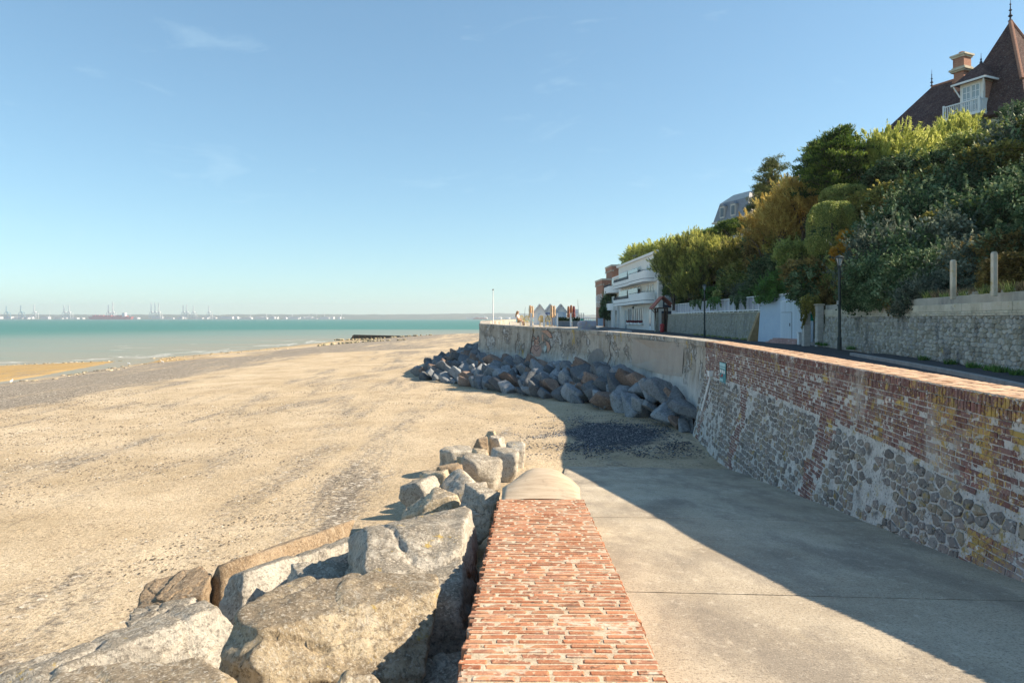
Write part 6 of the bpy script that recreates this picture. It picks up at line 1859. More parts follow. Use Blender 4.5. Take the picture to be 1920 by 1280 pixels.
# sits facing +x: pelvis, spine, head, arms to the lap, legs down over the bench edge
pts = [(0, 0, .50, .13, .15), (.02, 0, .70, .11, .14), (.03, 0, .90, .10, .15), (.04, 0, 1.02, .05, .05), (.06, 0, 1.10, .06, .055), (.075, 0, 1.20, .085, .08), (.07, 0, 1.27, .06, .06),
       (.03, -.17, .93, .05), (.08, -.20, .70, .038), (.28, -.13, .60, .03), (.36, -.10, .59, .028), (.03, .17, .93, .05), (.08, .20, .70, .038), (.28, .13, .60, .03), (.36, .10, .59, .028),
       (.20, -.09, .48, .085), (.45, -.09, .46, .06), (.50, -.09, .22, .045), (.52, -.09, .05, .035), (.62, -.09, .03, .03), (.20, .09, .48, .085), (.45, .09, .46, .06), (.50, .09, .22, .045), (.52, .09, .05, .035), (.62, .09, .03, .03)]
ed = [(0, 1), (1, 2), (2, 3), (3, 4), (4, 5), (5, 6), (2, 7), (7, 8), (8, 9), (9, 10), (2, 11), (11, 12), (12, 13), (13, 14), (0, 15), (15, 16), (16, 17), (17, 18), (18, 19), (0, 20), (20, 21), (21, 22), (22, 23), (23, 24)]
body = skin('body', pts, ed, skin_m, wm)
skin('top', [(.0, 0, .56, .145, .165), (.02, 0, .72, .125, .155), (.03, 0, .92, .115, .165), (.03, -.18, .93, .062), (.07, -.205, .76, .05), (.03, .18, .93, .062), (.07, .205, .76, .05)], [(0, 1), (1, 2), (2, 3), (3, 4), (2, 5), (5, 6)], gmat('pale_top', [(.66, .60, .58), (.74, .68, .66)], 6, bump=.2), wm)
skin('shorts', [(0, 0, .50, .15, .165), (.16, -.09, .49, .10), (.30, -.09, .48, .085), (.16, .09, .49, .10), (.30, .09, .48, .085)], [(0, 1), (1, 2), (0, 3), (3, 4)], gmat('tan_shorts', [(.42, .24, .10), (.50, .31, .15)], 6, bump=.2), wm)
skin('hair', [(.05, 0, 1.27, .085, .085), (.0, 0, 1.20, .09, .095), (-.06, 0, 1.05, .07, .09), (-.10, 0, .88, .06, .085), (-.13, 0, .74, .03, .05)], [(0, 1), (1, 2), (2, 3), (3, 4)], gmat('fair_hair', [(.30, .17, .07), (.42, .26, .12)], 12, bump=.3, stretch=(8, 8, 1)), wm)
for y_ in (-.09, .09): skin('shoe', [(.52, y_, .06, .042), (.60, y_, .04, .036), (.68, y_, .03, .03)], [(0, 1), (1, 2)], M['white_paint'], wm, 1)
for y_ in (-.035, .035):
    e = MB().lathe([(.002, -.01), (.011, 0), (.002, .01)], 6).build('eye', M['rail'], wm); e.location = (.155, y_, 1.19)
e = MB().hexa([(.14, -.015, 1.15), (.175, -.012, 1.15), (.175, .012, 1.15), (.14, .015, 1.15), (.14, -.008, 1.20), (.152, -.006, 1.20), (.152, .006, 1.20), (.14, .008, 1.20)]).build('nose', skin_m, wm)
# ------------------------------------------------------------------ vegetation
def unit(a):
    return a / np.maximum(np.linalg.norm(a, axis=-1, keepdims=True), 1e-6)

def leaf_cloud(seed, centres, outward, n_per, spread, leaf, wid, out_b=.5, up_b=.3, rnd_b=.8, axis=None, axis_len=0.0, tint_c=.5):
    """leaf quads round clump centres. spread: (sx, sy, sz) per clump; axis: plume direction per clump"""
    g = np.random.RandomState(seed)
    nc = len(centres); n_ = nc * n_per
    c = np.repeat(centres, n_per, 0); o = np.repeat(outward, n_per, 0)
    sp_ = np.array(spread)
    off_ = g.randn(n_, 3) * sp_ * .55
    if axis is not None:
        ax_ = np.repeat(axis, n_per, 0); t_ = g.rand(n_, 1)
        off_ = off_ * (1.15 - .95 * t_) + ax_ * t_ * axis_len
        o = ax_
    pos = c + off_
    L = unit(g.randn(n_, 3) * rnd_b + o * out_b + np.array([0, 0, up_b]))
    W_ = unit(np.cross(L, g.randn(n_, 3)))
    ll = leaf * g.uniform(.6, 1.3, (n_, 1)); ww = wid * g.uniform(.6, 1.3, (n_, 1))
    v = np.stack([pos - L * ll * .5, pos + W_ * ww * .5 - L * ll * .05, pos + L * ll * .5, pos - W_ * ww * .5 - L * ll * .05], 1).reshape(-1, 3)
    tint = np.clip(np.repeat(g.rand(nc), n_per) * tint_c + g.rand(n_) * (1 - tint_c), 0, 1)
    return v, np.repeat(tint, 4)

def ell_clumps(seed, ells, n_, zmin=-.35, r0=.72):
    """clump centres spread over ellipsoids (cx, cy, cz, rx, ry, rz)"""
    g = np.random.RandomState(seed)
    A = np.array([e[3] * e[4] + e[3] * e[5] for e in ells]); A = A / A.sum()
    C_ = []; O_ = []
    for e, f_ in zip(ells, A):
        k = max(4, int(n_ * f_)); d = unit(g.randn(k * 3, 3)); d = d[d[:, 2] > zmin][:k]
        rr_ = g.uniform(r0, 1.0, (len(d), 1)) ** .6
        C_.append(np.array(e[:3]) + d * rr_ * np.array(e[3:6])); O_.append(unit(d / np.array(e[3:6])))
    return np.concatenate(C_), np.concatenate(O_)

def leaves_mesh(name, parts, mat):
    v = np.concatenate([p[0] for p in parts]); t_ = np.concatenate([p[1] for p in parts])
    q = np.arange(len(v)).reshape(-1, 4)
    return np_mesh(name, v, q, mat, {'tint': t_})

def lumps(seed, rx, ry, rz, k=7):
    """a lumpy bush outline: one body with smaller knobs on it, base at z = 0"""
    g = random.Random(seed)
    e = [(0, 0, rz * .95, rx * .86, ry * .86, rz * .92)]
    for i in range(k):
        a = g.uniform(0, 6.28); h_ = g.uniform(.4, 1.5)
        q = math.sqrt(max(.05, 1 - (h_ - .95) ** 2)) * .72
        s_ = g.uniform(.30, .5)
        e.append((math.cos(a) * rx * q, math.sin(a) * ry * q, rz * h_, rx * s_, ry * s_, rz * s_))
    return e

def make_stems(seed, rx, rz, n_=7):
    g = random.Random(seed); mb = MB()
    for k in range(n_):
        a = g.uniform(0, 6.28); r_ = g.uniform(.2, .7) * rx; z = rz * g.uniform(.9, 1.6)
        m_ = Vector((math.cos(a) * r_ * .35, math.sin(a) * r_ * .35, z * .5))
        mb.bar((g.uniform(-.1, .1), g.uniform(-.1, .1), -.4), m_, .05, 5, .035); mb.bar(m_, (math.cos(a) * r_, math.sin(a) * r_, z), .035, 5, .012)
    return mb.mesh('stems', M['bark'])

def shrub_proto(kind, seed):
    """unit-ish shrub about 2 wide and 2 high; returns (foliage mesh, stem mesh)"""
    e = lumps(seed, 1, 1, 1)
    if kind == 'gloss':
        c, o = ell_clumps(seed, e, 230); p = [leaf_cloud(seed, c, o, 46, (.13, .13, .13), .085, .048, .6, .35, .8, tint_c=.55)]
        c, o = ell_clumps(seed + 1, [(0, 0, .9, .78, .78, .85)], 120, r0=.3); v_, t_ = leaf_cloud(seed + 2, c, o, 22, (.25, .25, .25), .10, .06); p.append((v_, t_ * .35))
    elif kind == 'feather':
        c, o = ell_clumps(seed, e, 190, -.1, .6); ax_ = unit(o * .6 + np.array([0, 0, .7]) + np.random.RandomState(seed).randn(len(o), 3) * .28)
        p = [leaf_cloud(seed, c, o, 56, (.11, .11, .09), .15, .028, 1.0, .2, .40, ax_, .46, .62)]
        c, o = ell_clumps(seed + 1, e, 150, -.3, .45); v_, t_ = leaf_cloud(seed + 2, c, o, 30, (.22, .22, .22), .13, .035, .5, .3, .7); p.append((v_, t_ * .5))
    elif kind == 'small':
        c, o = ell_clumps(seed, e, 210); p = [leaf_cloud(seed, c, o, 40, (.14, .14, .12), .11, .065, .5, .4, .8, tint_c=.55)]
        c, o = ell_clumps(seed + 1, [(0, 0, .9, .78, .78, .85)], 100, r0=.3); v_, t_ = leaf_cloud(seed + 2, c, o, 22, (.25, .25, .25), .12, .07); p.append((v_, t_ * .4))
    # stray shoots break the outline
    g = np.random.RandomState(seed + 50); k = 46 if kind != 'feather' else 60
    d = unit(g.randn(k * 2, 3)); d = d[d[:, 2] > -.05][:k]
    c = d * np.array([.92, .92, .95]) * g.uniform(.9, 1.08, (len(d), 1)) + np.array([0, 0, .98])
    ax_ = unit(d + np.array([0, 0, .6]) + g.randn(len(d), 3) * .35) * g.uniform(.4, 1.1, (len(d), 1))
    sz = {'gloss': (.085, .045), 'feather': (.14, .026), 'small': (.11, .06)}[kind]
    p.append(leaf_cloud(seed + 60, c, d, 16, (.045, .045, .045), sz[0], sz[1], .6, .3, .7, ax_, .42))
    return p

PROTO = {}
def proto(kind, matkey, var):
    k = (kind, matkey, var)
    if k not in PROTO:
        seed = 900 + var * 17 + {'gloss': 0, 'feather': 5, 'small': 9}[kind]
        PROTO[k] = (leaves_mesh('foliage', shrub_proto(kind, seed), M[matkey]), make_stems(seed, 1, 1))
    return PROTO[k]

def shrub(u, vtop, Y, rx, rz, kind, matkey, var, label, group=None, base=None, rz_rot=None, name='shrub', ry=None):
    """a shrub whose top shows at photo row vtop; it reaches down to the slope"""
    top = P(u, vtop, Y)
    fm, sm_ = proto(kind, matkey, var)
    zb = top.z - 2 * rz
    o = empty(name, (top.x, top.y, zb), rz_rot if rz_rot is not None else (u * .37 + Y) % 6.28, label=label, cat='shrub' if name != 'tree' else 'tree', group=group)
    o.scale = (rx, ry or rx, rz)
    link('foliage' if name != 'tree' else 'crown', fm, o); link('stems' if name != 'tree' else 'trunk', sm_, o)
    return o

G1 = 'dark glossy shrubs above the stone wall'
L1 = 'dark glossy-leaved shrub in the big mass above the tall stone wall'
for i, (u, v, Y, rx, rz) in enumerate([(1655, 415, 30, 1.9, 2.2), (1705, 352, 32, 2.2, 2.3), (1772, 318, 33, 2.4, 2.4), (1838, 283, 33, 2.3, 2.3), (1902, 222, 34, 2.3, 2.6), (1965, 200, 33, 2.4, 2.5),
                                        (1640, 482, 28, 1.35, 1.5), (1700, 430, 28, 1.9, 1.9), (1775, 398, 28, 2.0, 2.0), (1850, 352, 28, 2.1, 2.1), (1930, 318, 27, 2.0, 2.0), (1745, 462, 25, 1.5, 1.5), (1830, 442, 23.5, 1.5, 1.35), (1912, 420, 22.5, 1.4, 1.3),
                                        (1665, 510, 26.5, 1.1, 1.0), (1622, 520, 29.5, 1.0, 1.0), (1725, 520, 23.5, .95, .85)]):
    shrub(u, v, Y, rx, rz, 'gloss', 'lf_dark' if i % 4 else 'lf_grey', i % 3, L1, G1)
for u, v, Y, rx, rz, lab in ((1690, 244, 41, 2.3, 2.1, 'feathery yellow-green tamarisk beside the cypress'), (1745, 256, 41.5, 2.0, 1.8, 'feathery tamarisk in front of the dark villa roof'), (1800, 218, 42, 1.7, 1.9, 'tall pale tamarisk plume below the villa balcony'), (1652, 256, 41, 1.3, 1.9, 'narrow tamarisk touching the cypress'), (1848, 238, 42, 1.25, 1.3, 'low tamarisk under the villa eaves')):
    shrub(u, v, Y, rx, rz, 'feather', 'lf_tam', int(u) % 2, lab)
for u, v, Y, rx, rz, lab in ((1505, 336, 44.5, 1.75, 1.75, 'golden feathery shrub beside the clipped hedges'), (1465, 368, 46, 1.6, 1.7, 'golden feathery shrub below the pine'), (1545, 336, 43, 1.1, 1.5, 'small golden shrub at the foot of the cypress'), (1430, 398, 50, 1.6, 1.6, 'tawny feathery shrub on the slope below the pine')):
    shrub(u, v, Y, rx, rz, 'feather', 'lf_gold', int(u) % 2, lab)
G2 = 'olive and brown shrubs on the slope'
for i, (u, v, Y, rx, rz) in enumerate([(1395, 446, 60, 2.2, 2.0), (1440, 428, 53, 2.0, 1.9), (1482, 430, 48, 2.0, 2.0), (1500, 448, 42, 1.5, 1.6), (1360, 470, 64, 2.2, 1.9), (1405, 482, 55, 2.0, 1.7), (1450, 478, 47, 1.9, 1.6), (1532, 478, 39, 1.2, 1.3), (1500, 502, 42, 1.4, 1.2), (1340, 452, 70, 2.2, 2.0), (1578, 492, 34.5, 1.0, 1.2), (1560, 520, 34.5, .9, .9), (1530, 505, 38, 1.2, 1.2)]):
    mk = ['lf_olive', 'lf_brown', 'lf_olive', 'lf_hedge', 'lf_brown', 'lf_olive', 'lf_dark'][i % 7]
    kd = 'feather' if mk in ('lf_olive', 'lf_brown') and i % 3 == 0 else 'small'
    shrub(u, v, Y, rx, rz, kd, mk, i % 2, {'lf_olive': 'olive green shrub on the overgrown slope', 'lf_brown': 'brownish shrub on the overgrown slope', 'lf_hedge': 'mid green shrub on the overgrown slope', 'lf_dark': 'dark green shrub on the overgrown slope'}[mk], G2)
for u, v, Y, rx, rz, lab in ((1268, 448, 70, 2.1, 2.3, 'big dark tamarisk leaning over the white house'), (1310, 438, 68, 2.4, 2.7, 'tall dark tamarisk beside the white house'), (1345, 452, 64, 2.0, 2.3, 'dark tamarisk between the house and the slope'), (1262, 490, 68, 1.5, 2.0, 'low dark tamarisk over the red-roofed porch'), (1300, 500, 64, 1.7, 1.8, 'dark tamarisk above the far end of the white fence')):
    shrub(u, v, Y, rx, rz, 'feather', 'lf_tamd', int(u) % 2, lab)
for u, v, Y, rx, rz, lab in ((1205, 462, 106, 3.0, 2.2, 'sunlit bush on the ridge over the white house'), (1250, 452, 104, 3.2, 2.4, 'sunlit tamarisk on the ridge behind the white house'), (1300, 436, 100, 3.0, 2.4, 'bright tamarisk on the ridge below the mansard house'), (1185, 480, 110, 1.6, 1.4, 'small bush at the end of the ridge behind the roof'), (1330, 436, 92, 2.2, 2.0, 'yellowish bush on the ridge by the brick chimney')):
    shrub(u, v, Y, rx, rz, 'feather', 'lf_tam', int(u) % 2, lab)
G3 = 'grey-green shrubs over the white fence'
for i, u in enumerate((1268, 1292, 1316, 1342, 1368, 1394, 1416)):
    Y = lerp(66, 43.5, i / 6) * 1.09
    shrub(u, 532 - 4 * math.sin(i * 1.7), Y, 1.25 + .25 * math.sin(i), .78, 'small', 'lf_grey' if i % 3 else 'lf_ivy', i % 2, 'grey-green shrub spilling over the white fence' if i % 3 else 'fresh green shrub spilling over the white fence', G3)
for u, v, Y, rx, rz, lab in ((1455, 515, 41, 1.3, 1.1, 'dark ivy mound above the blue outbuilding roof'), (1490, 500, 40, 1.4, 1.3, 'ivy mound behind the blue outbuilding'), (1525, 515, 36.5, 1.0, 1.2, 'leafy shrub above the brick gate piers')):
    shrub(u, v, Y, rx, rz, 'small', 'lf_ivy', int(u) % 2, lab)
for u, v, Y, r_, lab in ((1592, 432, 33.5, .55, 'yellow autumn bush below the clipped hedge'), (1575, 462, 33, .45, 'small yellow autumn bush beside the lamp post'), (1600, 455, 32.5, .4, 'yellow spray of leaves against the dark shrubs')):
    shrub(u, v, Y, r_, r_, 'small', 'lf_yellow', 1, lab)
shrub(1143, 546, 108, 1.5, 2.2, 'small', 'lf_dark', 0, 'dark rounded tree against the brick tower house', name='tree')
shrub(1134, 575, 106, .9, 1.3, 'small', 'lf_dark', 1, 'dark hedge below the rounded tree by the brick tower')
shrub(1880, 236, 41, .9, .8, 'gloss', 'lf_cyp', 1, 'bright green spiky shrub by the villa wall')
shrub(1903, 478, 18.6, .75, .55, 'small', 'lf_brown', 0, 'bare brown twiggy bush behind the concrete posts')
shrub(1935, 470, 18.5, .8, .6, 'small', 'lf_brown', 1, 'brown bush at the edge of the dark shrubs by the posts')
G4 = 'undergrowth shrubs on the hillside'
gq = random.Random(21); k = 0
for i in range(150):
    Y = gq.uniform(14, 100) if i % 3 else gq.uniform(7, 45)
    t_ = gq.uniform(.5, 21); x = float(hill_x(Y)) + t_
    if Y > 74 and t_ < 4: continue
    u = 960 + F * x / Y
    if u > 2900 or (29 < x < 38 and 44 < Y < 56): continue
    r_ = gq.uniform(.7, 1.15) * (1 if Y < 30 else 1.35)
    zt = float(hill_z(x, Y)) + r_ * 1.35
    mk = gq.choice(['lf_dark', 'lf_hedge', 'lf_olive', 'lf_brown', 'lf_dark'])
    shrub(u, 597 - F * zt / Y, Y, r_ * 1.3, r_ * .95, 'small', mk, i % 2, 'low %s undergrowth shrub among the taller bushes' % {'lf_dark': 'dark green', 'lf_hedge': 'mid green', 'lf_olive': 'olive', 'lf_brown': 'brown'}[mk], G4)

# clipped hedges
def hedge(u, v0, v1, Y, rx, seed, label, box=.55):
    t_ = P(u, v0, Y); b_ = P(u, v1, Y); rz = (t_.z - b_.z) / 2
    g = np.random.RandomState(seed); n_ = 15000
    d = unit(g.randn(n_, 3)); d = d[d[:, 2] > -.75]
    s_ = np.sign(d) * np.abs(d) ** box; s_ = s_ / np.maximum(1, np.linalg.norm(s_, axis=1, keepdims=True) / 1.18)
    c = s_ * np.array([rx, rx, rz]) * g.uniform(.93, 1.02, (len(d), 1)) + np.array([0, 0, rz])
    o = empty('clipped_hedge', (t_.x, t_.y, b_.z), label=label, cat='hedge', group='clipped hedges on the slope')
    link('foliage', leaves_mesh('foliage', [leaf_cloud(seed, c, d, 3, (.04, .04, .04), .07, .045, .5, .3, .8, tint_c=.2)], M['lf_hedge']), o)
    MB().bar((0, 0, -1), (0, 0, rz * 1.4), .08, 6, .05).build('trunk', M['bark'], o)
    return o
hedge(1584, 349, 396, 39.5, 1.2, 41, 'flat-domed clipped hedge behind the taller rounded one')
hedge(1560, 380, 486, 36.5, 1.12, 42, 'tall rounded clipped hedge in front of the flat-domed one')

# cypress and pine
def conifer(u, vtop, vbot, Y, rx, kind, label, seed):
    t_ = P(u, vtop, Y); b_ = P(u, vbot, Y); H_ = t_.z - b_.z
    g = np.random.RandomState(seed); o = empty('tree', (t_.x, t_.y, b_.z), label=label, cat='tree')
    tr = MB(); tr.bar((0, 0, -2.5), (.1, 0, H_ * .55), .22, 8, .13); tr.bar((.1, 0, H_ * .55), (.15, 0, H_ * .93), .13, 7, .03)
    C_ = []; O_ = []; nb_ = 64 if kind == 'cypress' else 26
    for k_ in range(nb_):
        f_ = (k_ + .5) / nb_; h_ = H_ * (.02 + .93 * f_) if kind == 'cypress' else H_ * (.25 + .72 * f_)
        a = k_ * 2.4 + g.uniform(-.4, .4)
        reach = rx * ((1.10 - .88 * f_ ** 1.15) if kind == 'cypress' else (.9 - .45 * f_)) * g.uniform(.50, 1.22)
        d = np.array([math.cos(a), math.sin(a), 0])
        tip = d * reach + np.array([.1, 0, h_ + reach * (.16 if kind == 'cypress' else .3)])
        tr.bar((.1, 0, h_ * .92), tuple(tip), .05, 5, .015)
        m_ = 7 if kind == 'cypress' else 4
        for q in range(m_):
            w_ = (q + 1) / m_
            C_.append(np.array([.1, 0, h_ * .92]) * (1 - w_) + tip * w_ + g.randn(3) * .12); O_.append(d + np.array([0, 0, .5]))
    for q in range(8): C_.append(np.array([.15, 0, H_ * (.86 + .02 * q)]) + g.randn(3) * .10); O_.append(np.array([0, 0, 1.]))
    C_ = np.array(C_); O_ = unit(np.array(O_))
    if kind == 'cypress': pt = [leaf_cloud(seed, C_, O_, 60, (.36, .36, .11), .22, .06, .9, .45, .5, tint_c=.6)]
    else: pt = [leaf_cloud(seed, C_, O_, 90, (.34, .34, .16), .20, .05, .3, .5, .9, tint_c=.6)]
    tr.build('trunk', M['bark'], o)
    link('crown', leaves_mesh('crown', pt, M['lf_cyp' if kind == 'cypress' else 'lf_pine']), o)
conifer(1572, 238, 372, 41.5, 2.55, 'cypress', 'broad dark cypress with bright tips standing above the clipped hedges', 51)
conifer(1532, 262, 372, 43.5, 1.7, 'cypress', 'lower cypress joined to the sea side of the broad one', 52)
conifer(1445, 298, 420, 56, 2.1, 'pine', 'open windswept pine on the ridge between the cypress and the mansard house', 53)
conifer(1425, 345, 420, 60, 1.2, 'pine', 'small ragged pine beside the mansard house', 54)
def flat_cyp(u, v, Y, rx, rz, label, seed):
    top = P(u, v, Y); o = empty('tree', (top.x, top.y, top.z - rz * 2), label=label, cat='tree')
    c, on = ell_clumps(seed, [(0, 0, rz * 1.1, rx, rx * .8, rz * .8), (rx * .5, 0, rz * 1.25, rx * .5, rx * .5, rz * .7), (-rx * .5, .2, rz * .95, rx * .5, rx * .5, rz * .6)], 190, -.2, .7)
    link('crown', leaves_mesh('crown', [leaf_cloud(seed, c, on, 60, (.40, .40, .12), .24, .06, .7, .4, .6)], M['lf_cyp']), o)
    tr = MB()
    for k_ in range(6): tr.bar((0, 0, -2.0), (rx * .8 * math.cos(k_ * 1.1), rx * .6 * math.sin(k_ * 1.1), rz * 1.1), .12, 6, .03)
    tr.build('trunk', M['bark'], o)
flat_cyp(1390, 408, 72, 2.6, 1.1, 'low flat-topped cypress spreading below the mansard house', 61)
flat_cyp(1350, 424, 76, 1.7, .9, 'small flat cypress by the brick chimney on the ridge', 62)

# plants hanging over the stone walls and fence
def trailing(name, pts, drop, seed, matkey, label, n_=500, leaf=.09):
    """leaves hanging in strands from points along a wall top"""
    g = np.random.RandomState(seed); C_ = []; A_ = []
    o = empty(name, pts[0], label=label, cat='climber')
    st_ = MB()
    for p in pts:
        q = Vector(p) - Vector(pts[0]); l_ = drop * g.uniform(.35, 1.1)
        C_.append(np.array(q)); A_.append(np.array([g.uniform(-.25, .25), g.uniform(-.25, .25), -1.]) * l_)
        st_.bar(q, q + Vector(A_[-1]), .012, 5, .006)
    C_ = np.array(C_); A_ = np.array(A_)
    v, t_ = leaf_cloud(seed, C_, np.zeros_like(C_), max(6, n_ // len(pts)), (.12, .12, .08), leaf, leaf * .6, .1, .2, 1.0, A_, 1.0)
    link('foliage', leaves_mesh('foliage', [(v, t_)], M[matkey]), o)
    st_.build('stems', M['bark'], o)
gq = random.Random(3)
def rtop(s_, dz=0, out=.12):
    p, t, n_ = rsurf(s_, 2.02, out); return p + Vector((0, 0, dz))
trailing('trailing_plant', [rtop(s_, .1) for s_ in np.arange(RW.s_at_y(23.2), RW.s_at_y(31), .16)], .5, 71, 'lf_dark', 'dark leafy growth hanging over the top of the tall stone wall', 2600)
trailing('trailing_plant', [rtop(s_, .05) for s_ in np.arange(RW.s_at_y(24.0), RW.s_at_y(25.5), .2)], .75, 72, 'lf_brown', 'reddish-brown strand hanging down the tall stone wall', 260)
trailing('climbing_plant', [P(1502 + k * 2.1, 572 - 6 * math.sin(k), 34.2) + Vector((0, 0, gq.uniform(-.1, .5))) for k in range(18)], 1.0, 73, 'lf_olive', 'olive climber draped over the brick gate pier and blue door', 3000, .10)
for u0, u1, vv, Y0_, Y1_, sd in ((1296, 1318, 566, 60, 56, 74), (1328, 1352, 562, 53.5, 50.5, 75), (1372, 1406, 560, 47.5, 44.2, 76)):
    ps_ = []
    for k in range(9):
        Y = lerp(Y0_, Y1_, k / 8); a = (Y - W0.y) / dv.y if False else None
        t_ = (Y - 41.6) / (71.5 - 41.6); x = lerp(15.05, 16.1, t_) - .28
        ps_.append(Vector((x, Y, 1.42 + gq.uniform(-.1, .15))))
    trailing('fence_climber', ps_, .8, sd, 'lf_ivy' if sd == 75 else 'lf_dark', {74: 'dark climber on the far part of the white fence', 75: 'bright green climber hanging on the middle of the white fence', 76: 'dark climber on the near part of the white fence'}[sd], 1500, .11)
def tuft(loc, r_, h_, n_, matkey, label, group=None, seed=0, name='grass_tuft'):
    g = np.random.RandomState(seed)
    a = g.uniform(0, 6.28, n_); q = g.rand(n_) ** .5 * r_
    b = np.stack([np.cos(a) * q, np.sin(a) * q, np.zeros(n_)], 1); d = unit(np.stack([g.randn(n_) * .5, g.randn(n_) * .5, np.ones(n_)], 1)) * h_ * g.uniform(.5, 1.1, (n_, 1))
    w_ = unit(np.cross(d, g.randn(n_, 3))) * .008 * (1 + h_)
    v = np.stack([b - w_, b + w_, b + d + w_ * .2, b + d - w_ * .2], 1).reshape(-1, 3)
    o = link(name, np_mesh(name, v, np.arange(len(v)).reshape(-1, 4), M[matkey], {'tint': np.repeat(g.rand(n_), 4)})); o.location = loc
    return tag(o, label, 'grass', group)
for i in range(26):
    s_ = RW.s_at_y(lerp(14.5, 22.5, i / 25)); p = rtop(s_, .0, -.22 - .2 * (i % 2))
    tuft(p, .22, gq.uniform(.14, .30), 140, 'straw' if i % 4 else 'lf_hedge', 'dry straw-coloured tuft on top of the tall stone wall' if i % 4 else 'green tuft on top of the tall stone wall', 'grass tufts along the stone wall top', i)
for i, (u, Y) in enumerate(((1740, 17.9), (1783, 16.9), (1810, 16.4), (1905, 15.6), (1700, 19.3), (1660, 21.2), (1552, 32.6), (1520, 34.4), (1590, 28.6))):
    s_ = RW.s_at_y(Y); p, t, n_ = rsurf(s_, .0, .22); tuft((p.x, p.y, -1.28), .16, .18, 160, 'lf_ivy', 'green weed sprouting at the foot of the tall stone wall', 'weeds along the stone wall foot', 60 + i, 'weed')
for i in range(9):
    a = lerp(1, 16, i / 8); p = wq(a, .22, 0); tuft((p.x, p.y, -1.37), .3, .16, 160, 'lf_hedge', 'grassy verge tuft at the foot of the buff wall', 'grass along the foot of the buff wall', 80 + i)
# ------------------------------------------------------------------ port across the estuary
PY = 4650.0
m_cr = gmat('crane_white', [(.62, .63, .64), (.70, .70, .70)], .02, bump=0); m_cb = gmat('crane_blue', [(.16, .36, .44), (.22, .42, .48)], .02, bump=0)
def crane(u, vtop, label, m_, sc_=1.0):
    x = (u - 960) / F * PY
    o = empty('gantry_crane', (x, PY, SEA + 2), label=label, cat='crane', group='harbour cranes across the water')
    top = (597 - vtop) / F * PY - SEA - 2
    fr = MB(); hw = 13 * sc_; ph = 44
    for sx_ in (-1, 1):
        for sy_ in (-1, 1): fr.bar((sx_ * hw, sy_ * 12, 0), (sx_ * hw * .9, sy_ * 12, ph), 1.7, 5)
    fr.bar((-hw, -12, 16), (hw, -12, 16), 1.4, 4).bar((-hw, 12, 16), (hw, 12, 16), 1.4, 4).bar((-hw, -12, ph), (hw, -12, ph), 1.7, 4).bar((-hw, 12, ph), (hw, 12, ph), 1.7, 4)
    fr.bar((-hw, -12, 16), (hw, -12, ph), 1.0, 4)
    fr.build('portal_frame', m_, o)
    bm_ = MB()
    for x_ in (-hw * .22, hw * .22): bm_.bar((x_, -12, ph), (x_ * .8, -10, top), 1.5, 5, 1.2)
    for z_ in np.linspace(ph + 6, top, 5): bm_.bar((-hw * .22, -11.5, z_), (hw * .22, -11.5, z_), .8, 4)
    bm_.bar((-hw * .8, 10, ph), (-hw * .22, -10, top * .8), .8, 4)
    bm_.build('boom', m_, o)
    MB().box(-hw * .6, hw * .4, -6, 6, ph, ph + 7).build('machine_house', m_, o)
cl = [(14, 574, 1), (41, 573, 1), (66, 571, 0), (122, 572, 0), (131, 572, 0), (205, 572, 0), (213, 566, 0), (285, 568, 0), (292, 568, 0), (299, 568, 0), (345, 572, 0), (351, 571, 0), (364, 573, 0), (393, 574, 0)]
for u, v, b in cl:
    crane(u, v, 'blue and white harbour crane with raised boom across the water' if b else 'white harbour crane with raised boom across the water', m_cb if b else m_cr)
def hull(u0, u1, v, col, label, nm='ship'):
    x0 = (u0 - 960) / F * PY; x1 = (u1 - 960) / F * PY; h_ = (597 - v) / F * PY - SEA - 2
    o = empty(nm, ((x0 + x1) / 2, PY - 60, SEA), label=label, cat='ship'); L = (x1 - x0) / 2
    m_ = gmat('hull_%d' % u0, [col, tuple(c * 1.15 for c in col)], .02, bump=0)
    MB().hexa([(-L * .92, -14, 0), (L * .94, -14, 0), (L * .94, 14, 0), (-L * .92, 14, 0), (-L, -16, h_ * .62), (L, -16, h_ * .62), (L, 16, h_ * .62), (-L, 16, h_ * .62)]).build('hull', m_, o)
    g = random.Random(u0)
    st_ = MB()
    for k in range(9): x = lerp(-L * .75, L * .7, k / 8); st_.box(x - L * .07, x + L * .07, -12, 12, h_ * .62, h_ * g.uniform(.75, 1.0))
    st_.build('cargo', m_, o)
    MB().box(L * .55, L * .68, -13, 13, h_ * .62, h_ * 1.5).build('bridge', m_cr, o)
hull(178, 258, 590, (.42, .10, .10), 'long red ship moored under the white cranes')
hull(888, 914, 594, (.40, .16, .10), 'small red and white ship far out near the opposite shore')
g = random.Random(9)
whs = MB().box(-1, 1, -1, 1, 0, 1).mesh('warehouse', m_cr)
rfm = MB().prism([(-1.02, 1), (1.02, 1), (0, 1.25)], 1, -1.02, 1.02).mesh('roof', M['zinc'])
for i in range(120):
    u = g.uniform(0, 640) if i < 95 else g.uniform(880, 1110)
    if i < 14: u = lerp(0, 60, i / 14)
    elif 14 <= i < 50: u = g.uniform(400, 640)
    x = (u - 960) / F * PY; Y = g.uniform(4660, 5100)
    o = empty('warehouse', (x * Y / PY, Y, SEA + 2.5), label='pale harbour building on the far shore', cat='building', group='pale harbour buildings on the far shore')
    o.scale = (g.uniform(8, 40), 15, g.uniform(5, 16)); link('wall', whs, o); link('roof', rfm, o)
tkm = MB().lathe([(1, 0), (1, 1), (.6, 1.12), (.01, 1.16)], 14).mesh('tank', m_cr); tkr = MB().lathe([(1.03, .96), (1.03, 1.0)], 14).mesh('rim', M['zinc'])
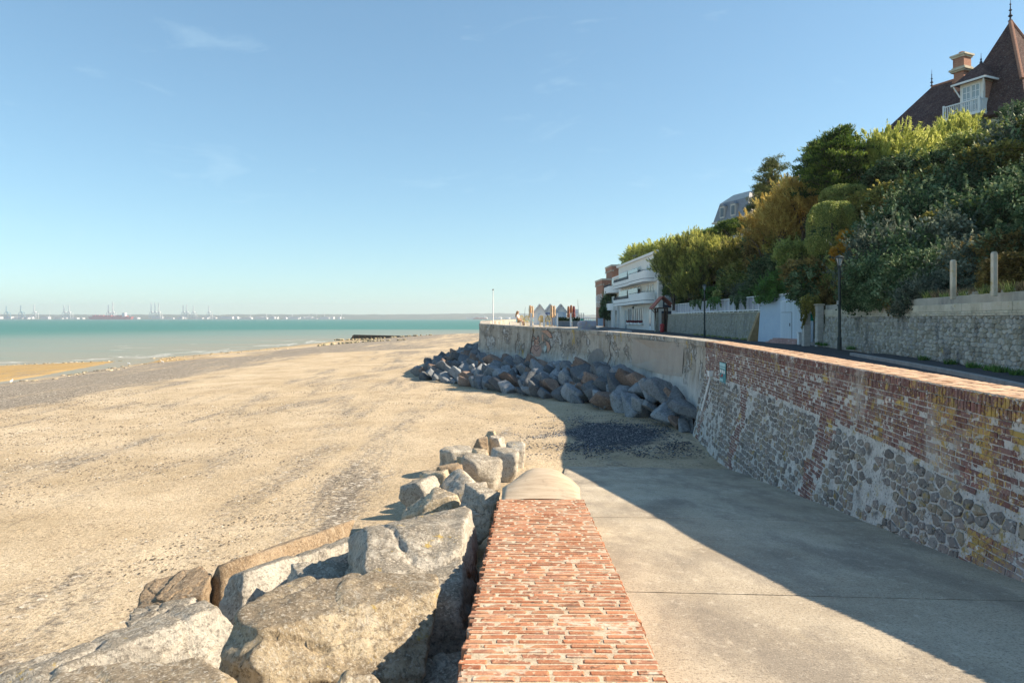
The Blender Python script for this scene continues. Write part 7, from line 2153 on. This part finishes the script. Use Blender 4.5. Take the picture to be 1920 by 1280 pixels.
for i in range(16):
    u = g.uniform(420, 520) if i % 2 else g.uniform(895, 985); x = (u - 960) / F * 4700
    o = empty('storage_tank', (x, 4700 + 20 * i, SEA + 2.5), label='round white storage tank on the far shore', cat='tank', group='storage tanks on the far shore'); o.scale = (14, 14, g.uniform(8, 14)); link('shell', tkm, o); link('rim', tkr, o)
tbm = MB().lathe([(.9, 0), (.45, 70), (.3, 72)], 6).mesh('tower', m_cr); 
for i, u in enumerate((579, 594, 608, 470, 500, 640, 245, 93, 548)):
    o = link('mast_tower', tbm); o.location = ((u - 960) / F * 5200, 5200, SEA + 10); o.scale = (2.2, 2.2, .55 + .08 * (i % 4)); tag(o, 'slim pale mast rising over the far shore', 'mast', 'masts on the far shore')
# beacon posts and gulls on the wet sand
gb = MB().lathe([(.01, -.22), (.06, -.15), (.09, 0), (.07, .14), (.03, .24)], 8)
for u, v in ((242, 684), (305, 682), (21, 742)):
    Y = 6.45 * F / (v - 597); q = P(u, v, Y); o = empty('gull', (q.x, Y, float(max(beach_z(q.x, Y), SEA)) ), 1.2 + u, label='white gull standing on the wet sand', cat='bird', group='gulls on the wet sand')
    b = gb.build('body', M['white_paint'], o); b.rotation_euler = (R(80), 0, 0); b.location = (0, 0, .24)
    MB().lathe([(.01, -.05), (.05, 0), (.01, .06)], 8, (0, -.23, .34)).build('head', M['white_paint'], o); MB().bar((0, -.27, .34), (0, -.34, .33), .012, 5, .003).build('beak', M['wicker'], o)
    for s_ in (-.03, .03): MB().bar((s_, 0, .18), (s_, 0, 0), .008, 5).build('leg', M['wicker'], o)

# ------------------------------------------------------------------ air: pale haze over the estuary
hz = MB().box(-9400, 9400, -170, 6600, -13, 126).build('haze', None, None)
t = T('haze_air'); t.t.nodes.remove(t.out); t.out = t.t.nodes.new('ShaderNodeOutputMaterial')
pv = t.n('VolumePrincipled', {'Color': (.86, .92, 1.0, 1), 'Density': 0.00013, 'Anisotropy': 0.25})
t.t.links.new(pv.outputs[0], t.out.inputs['Volume'])
hz.data.materials.append(t.m)
tag(hz, 'thin pale haze over the estuary', kind='stuff')
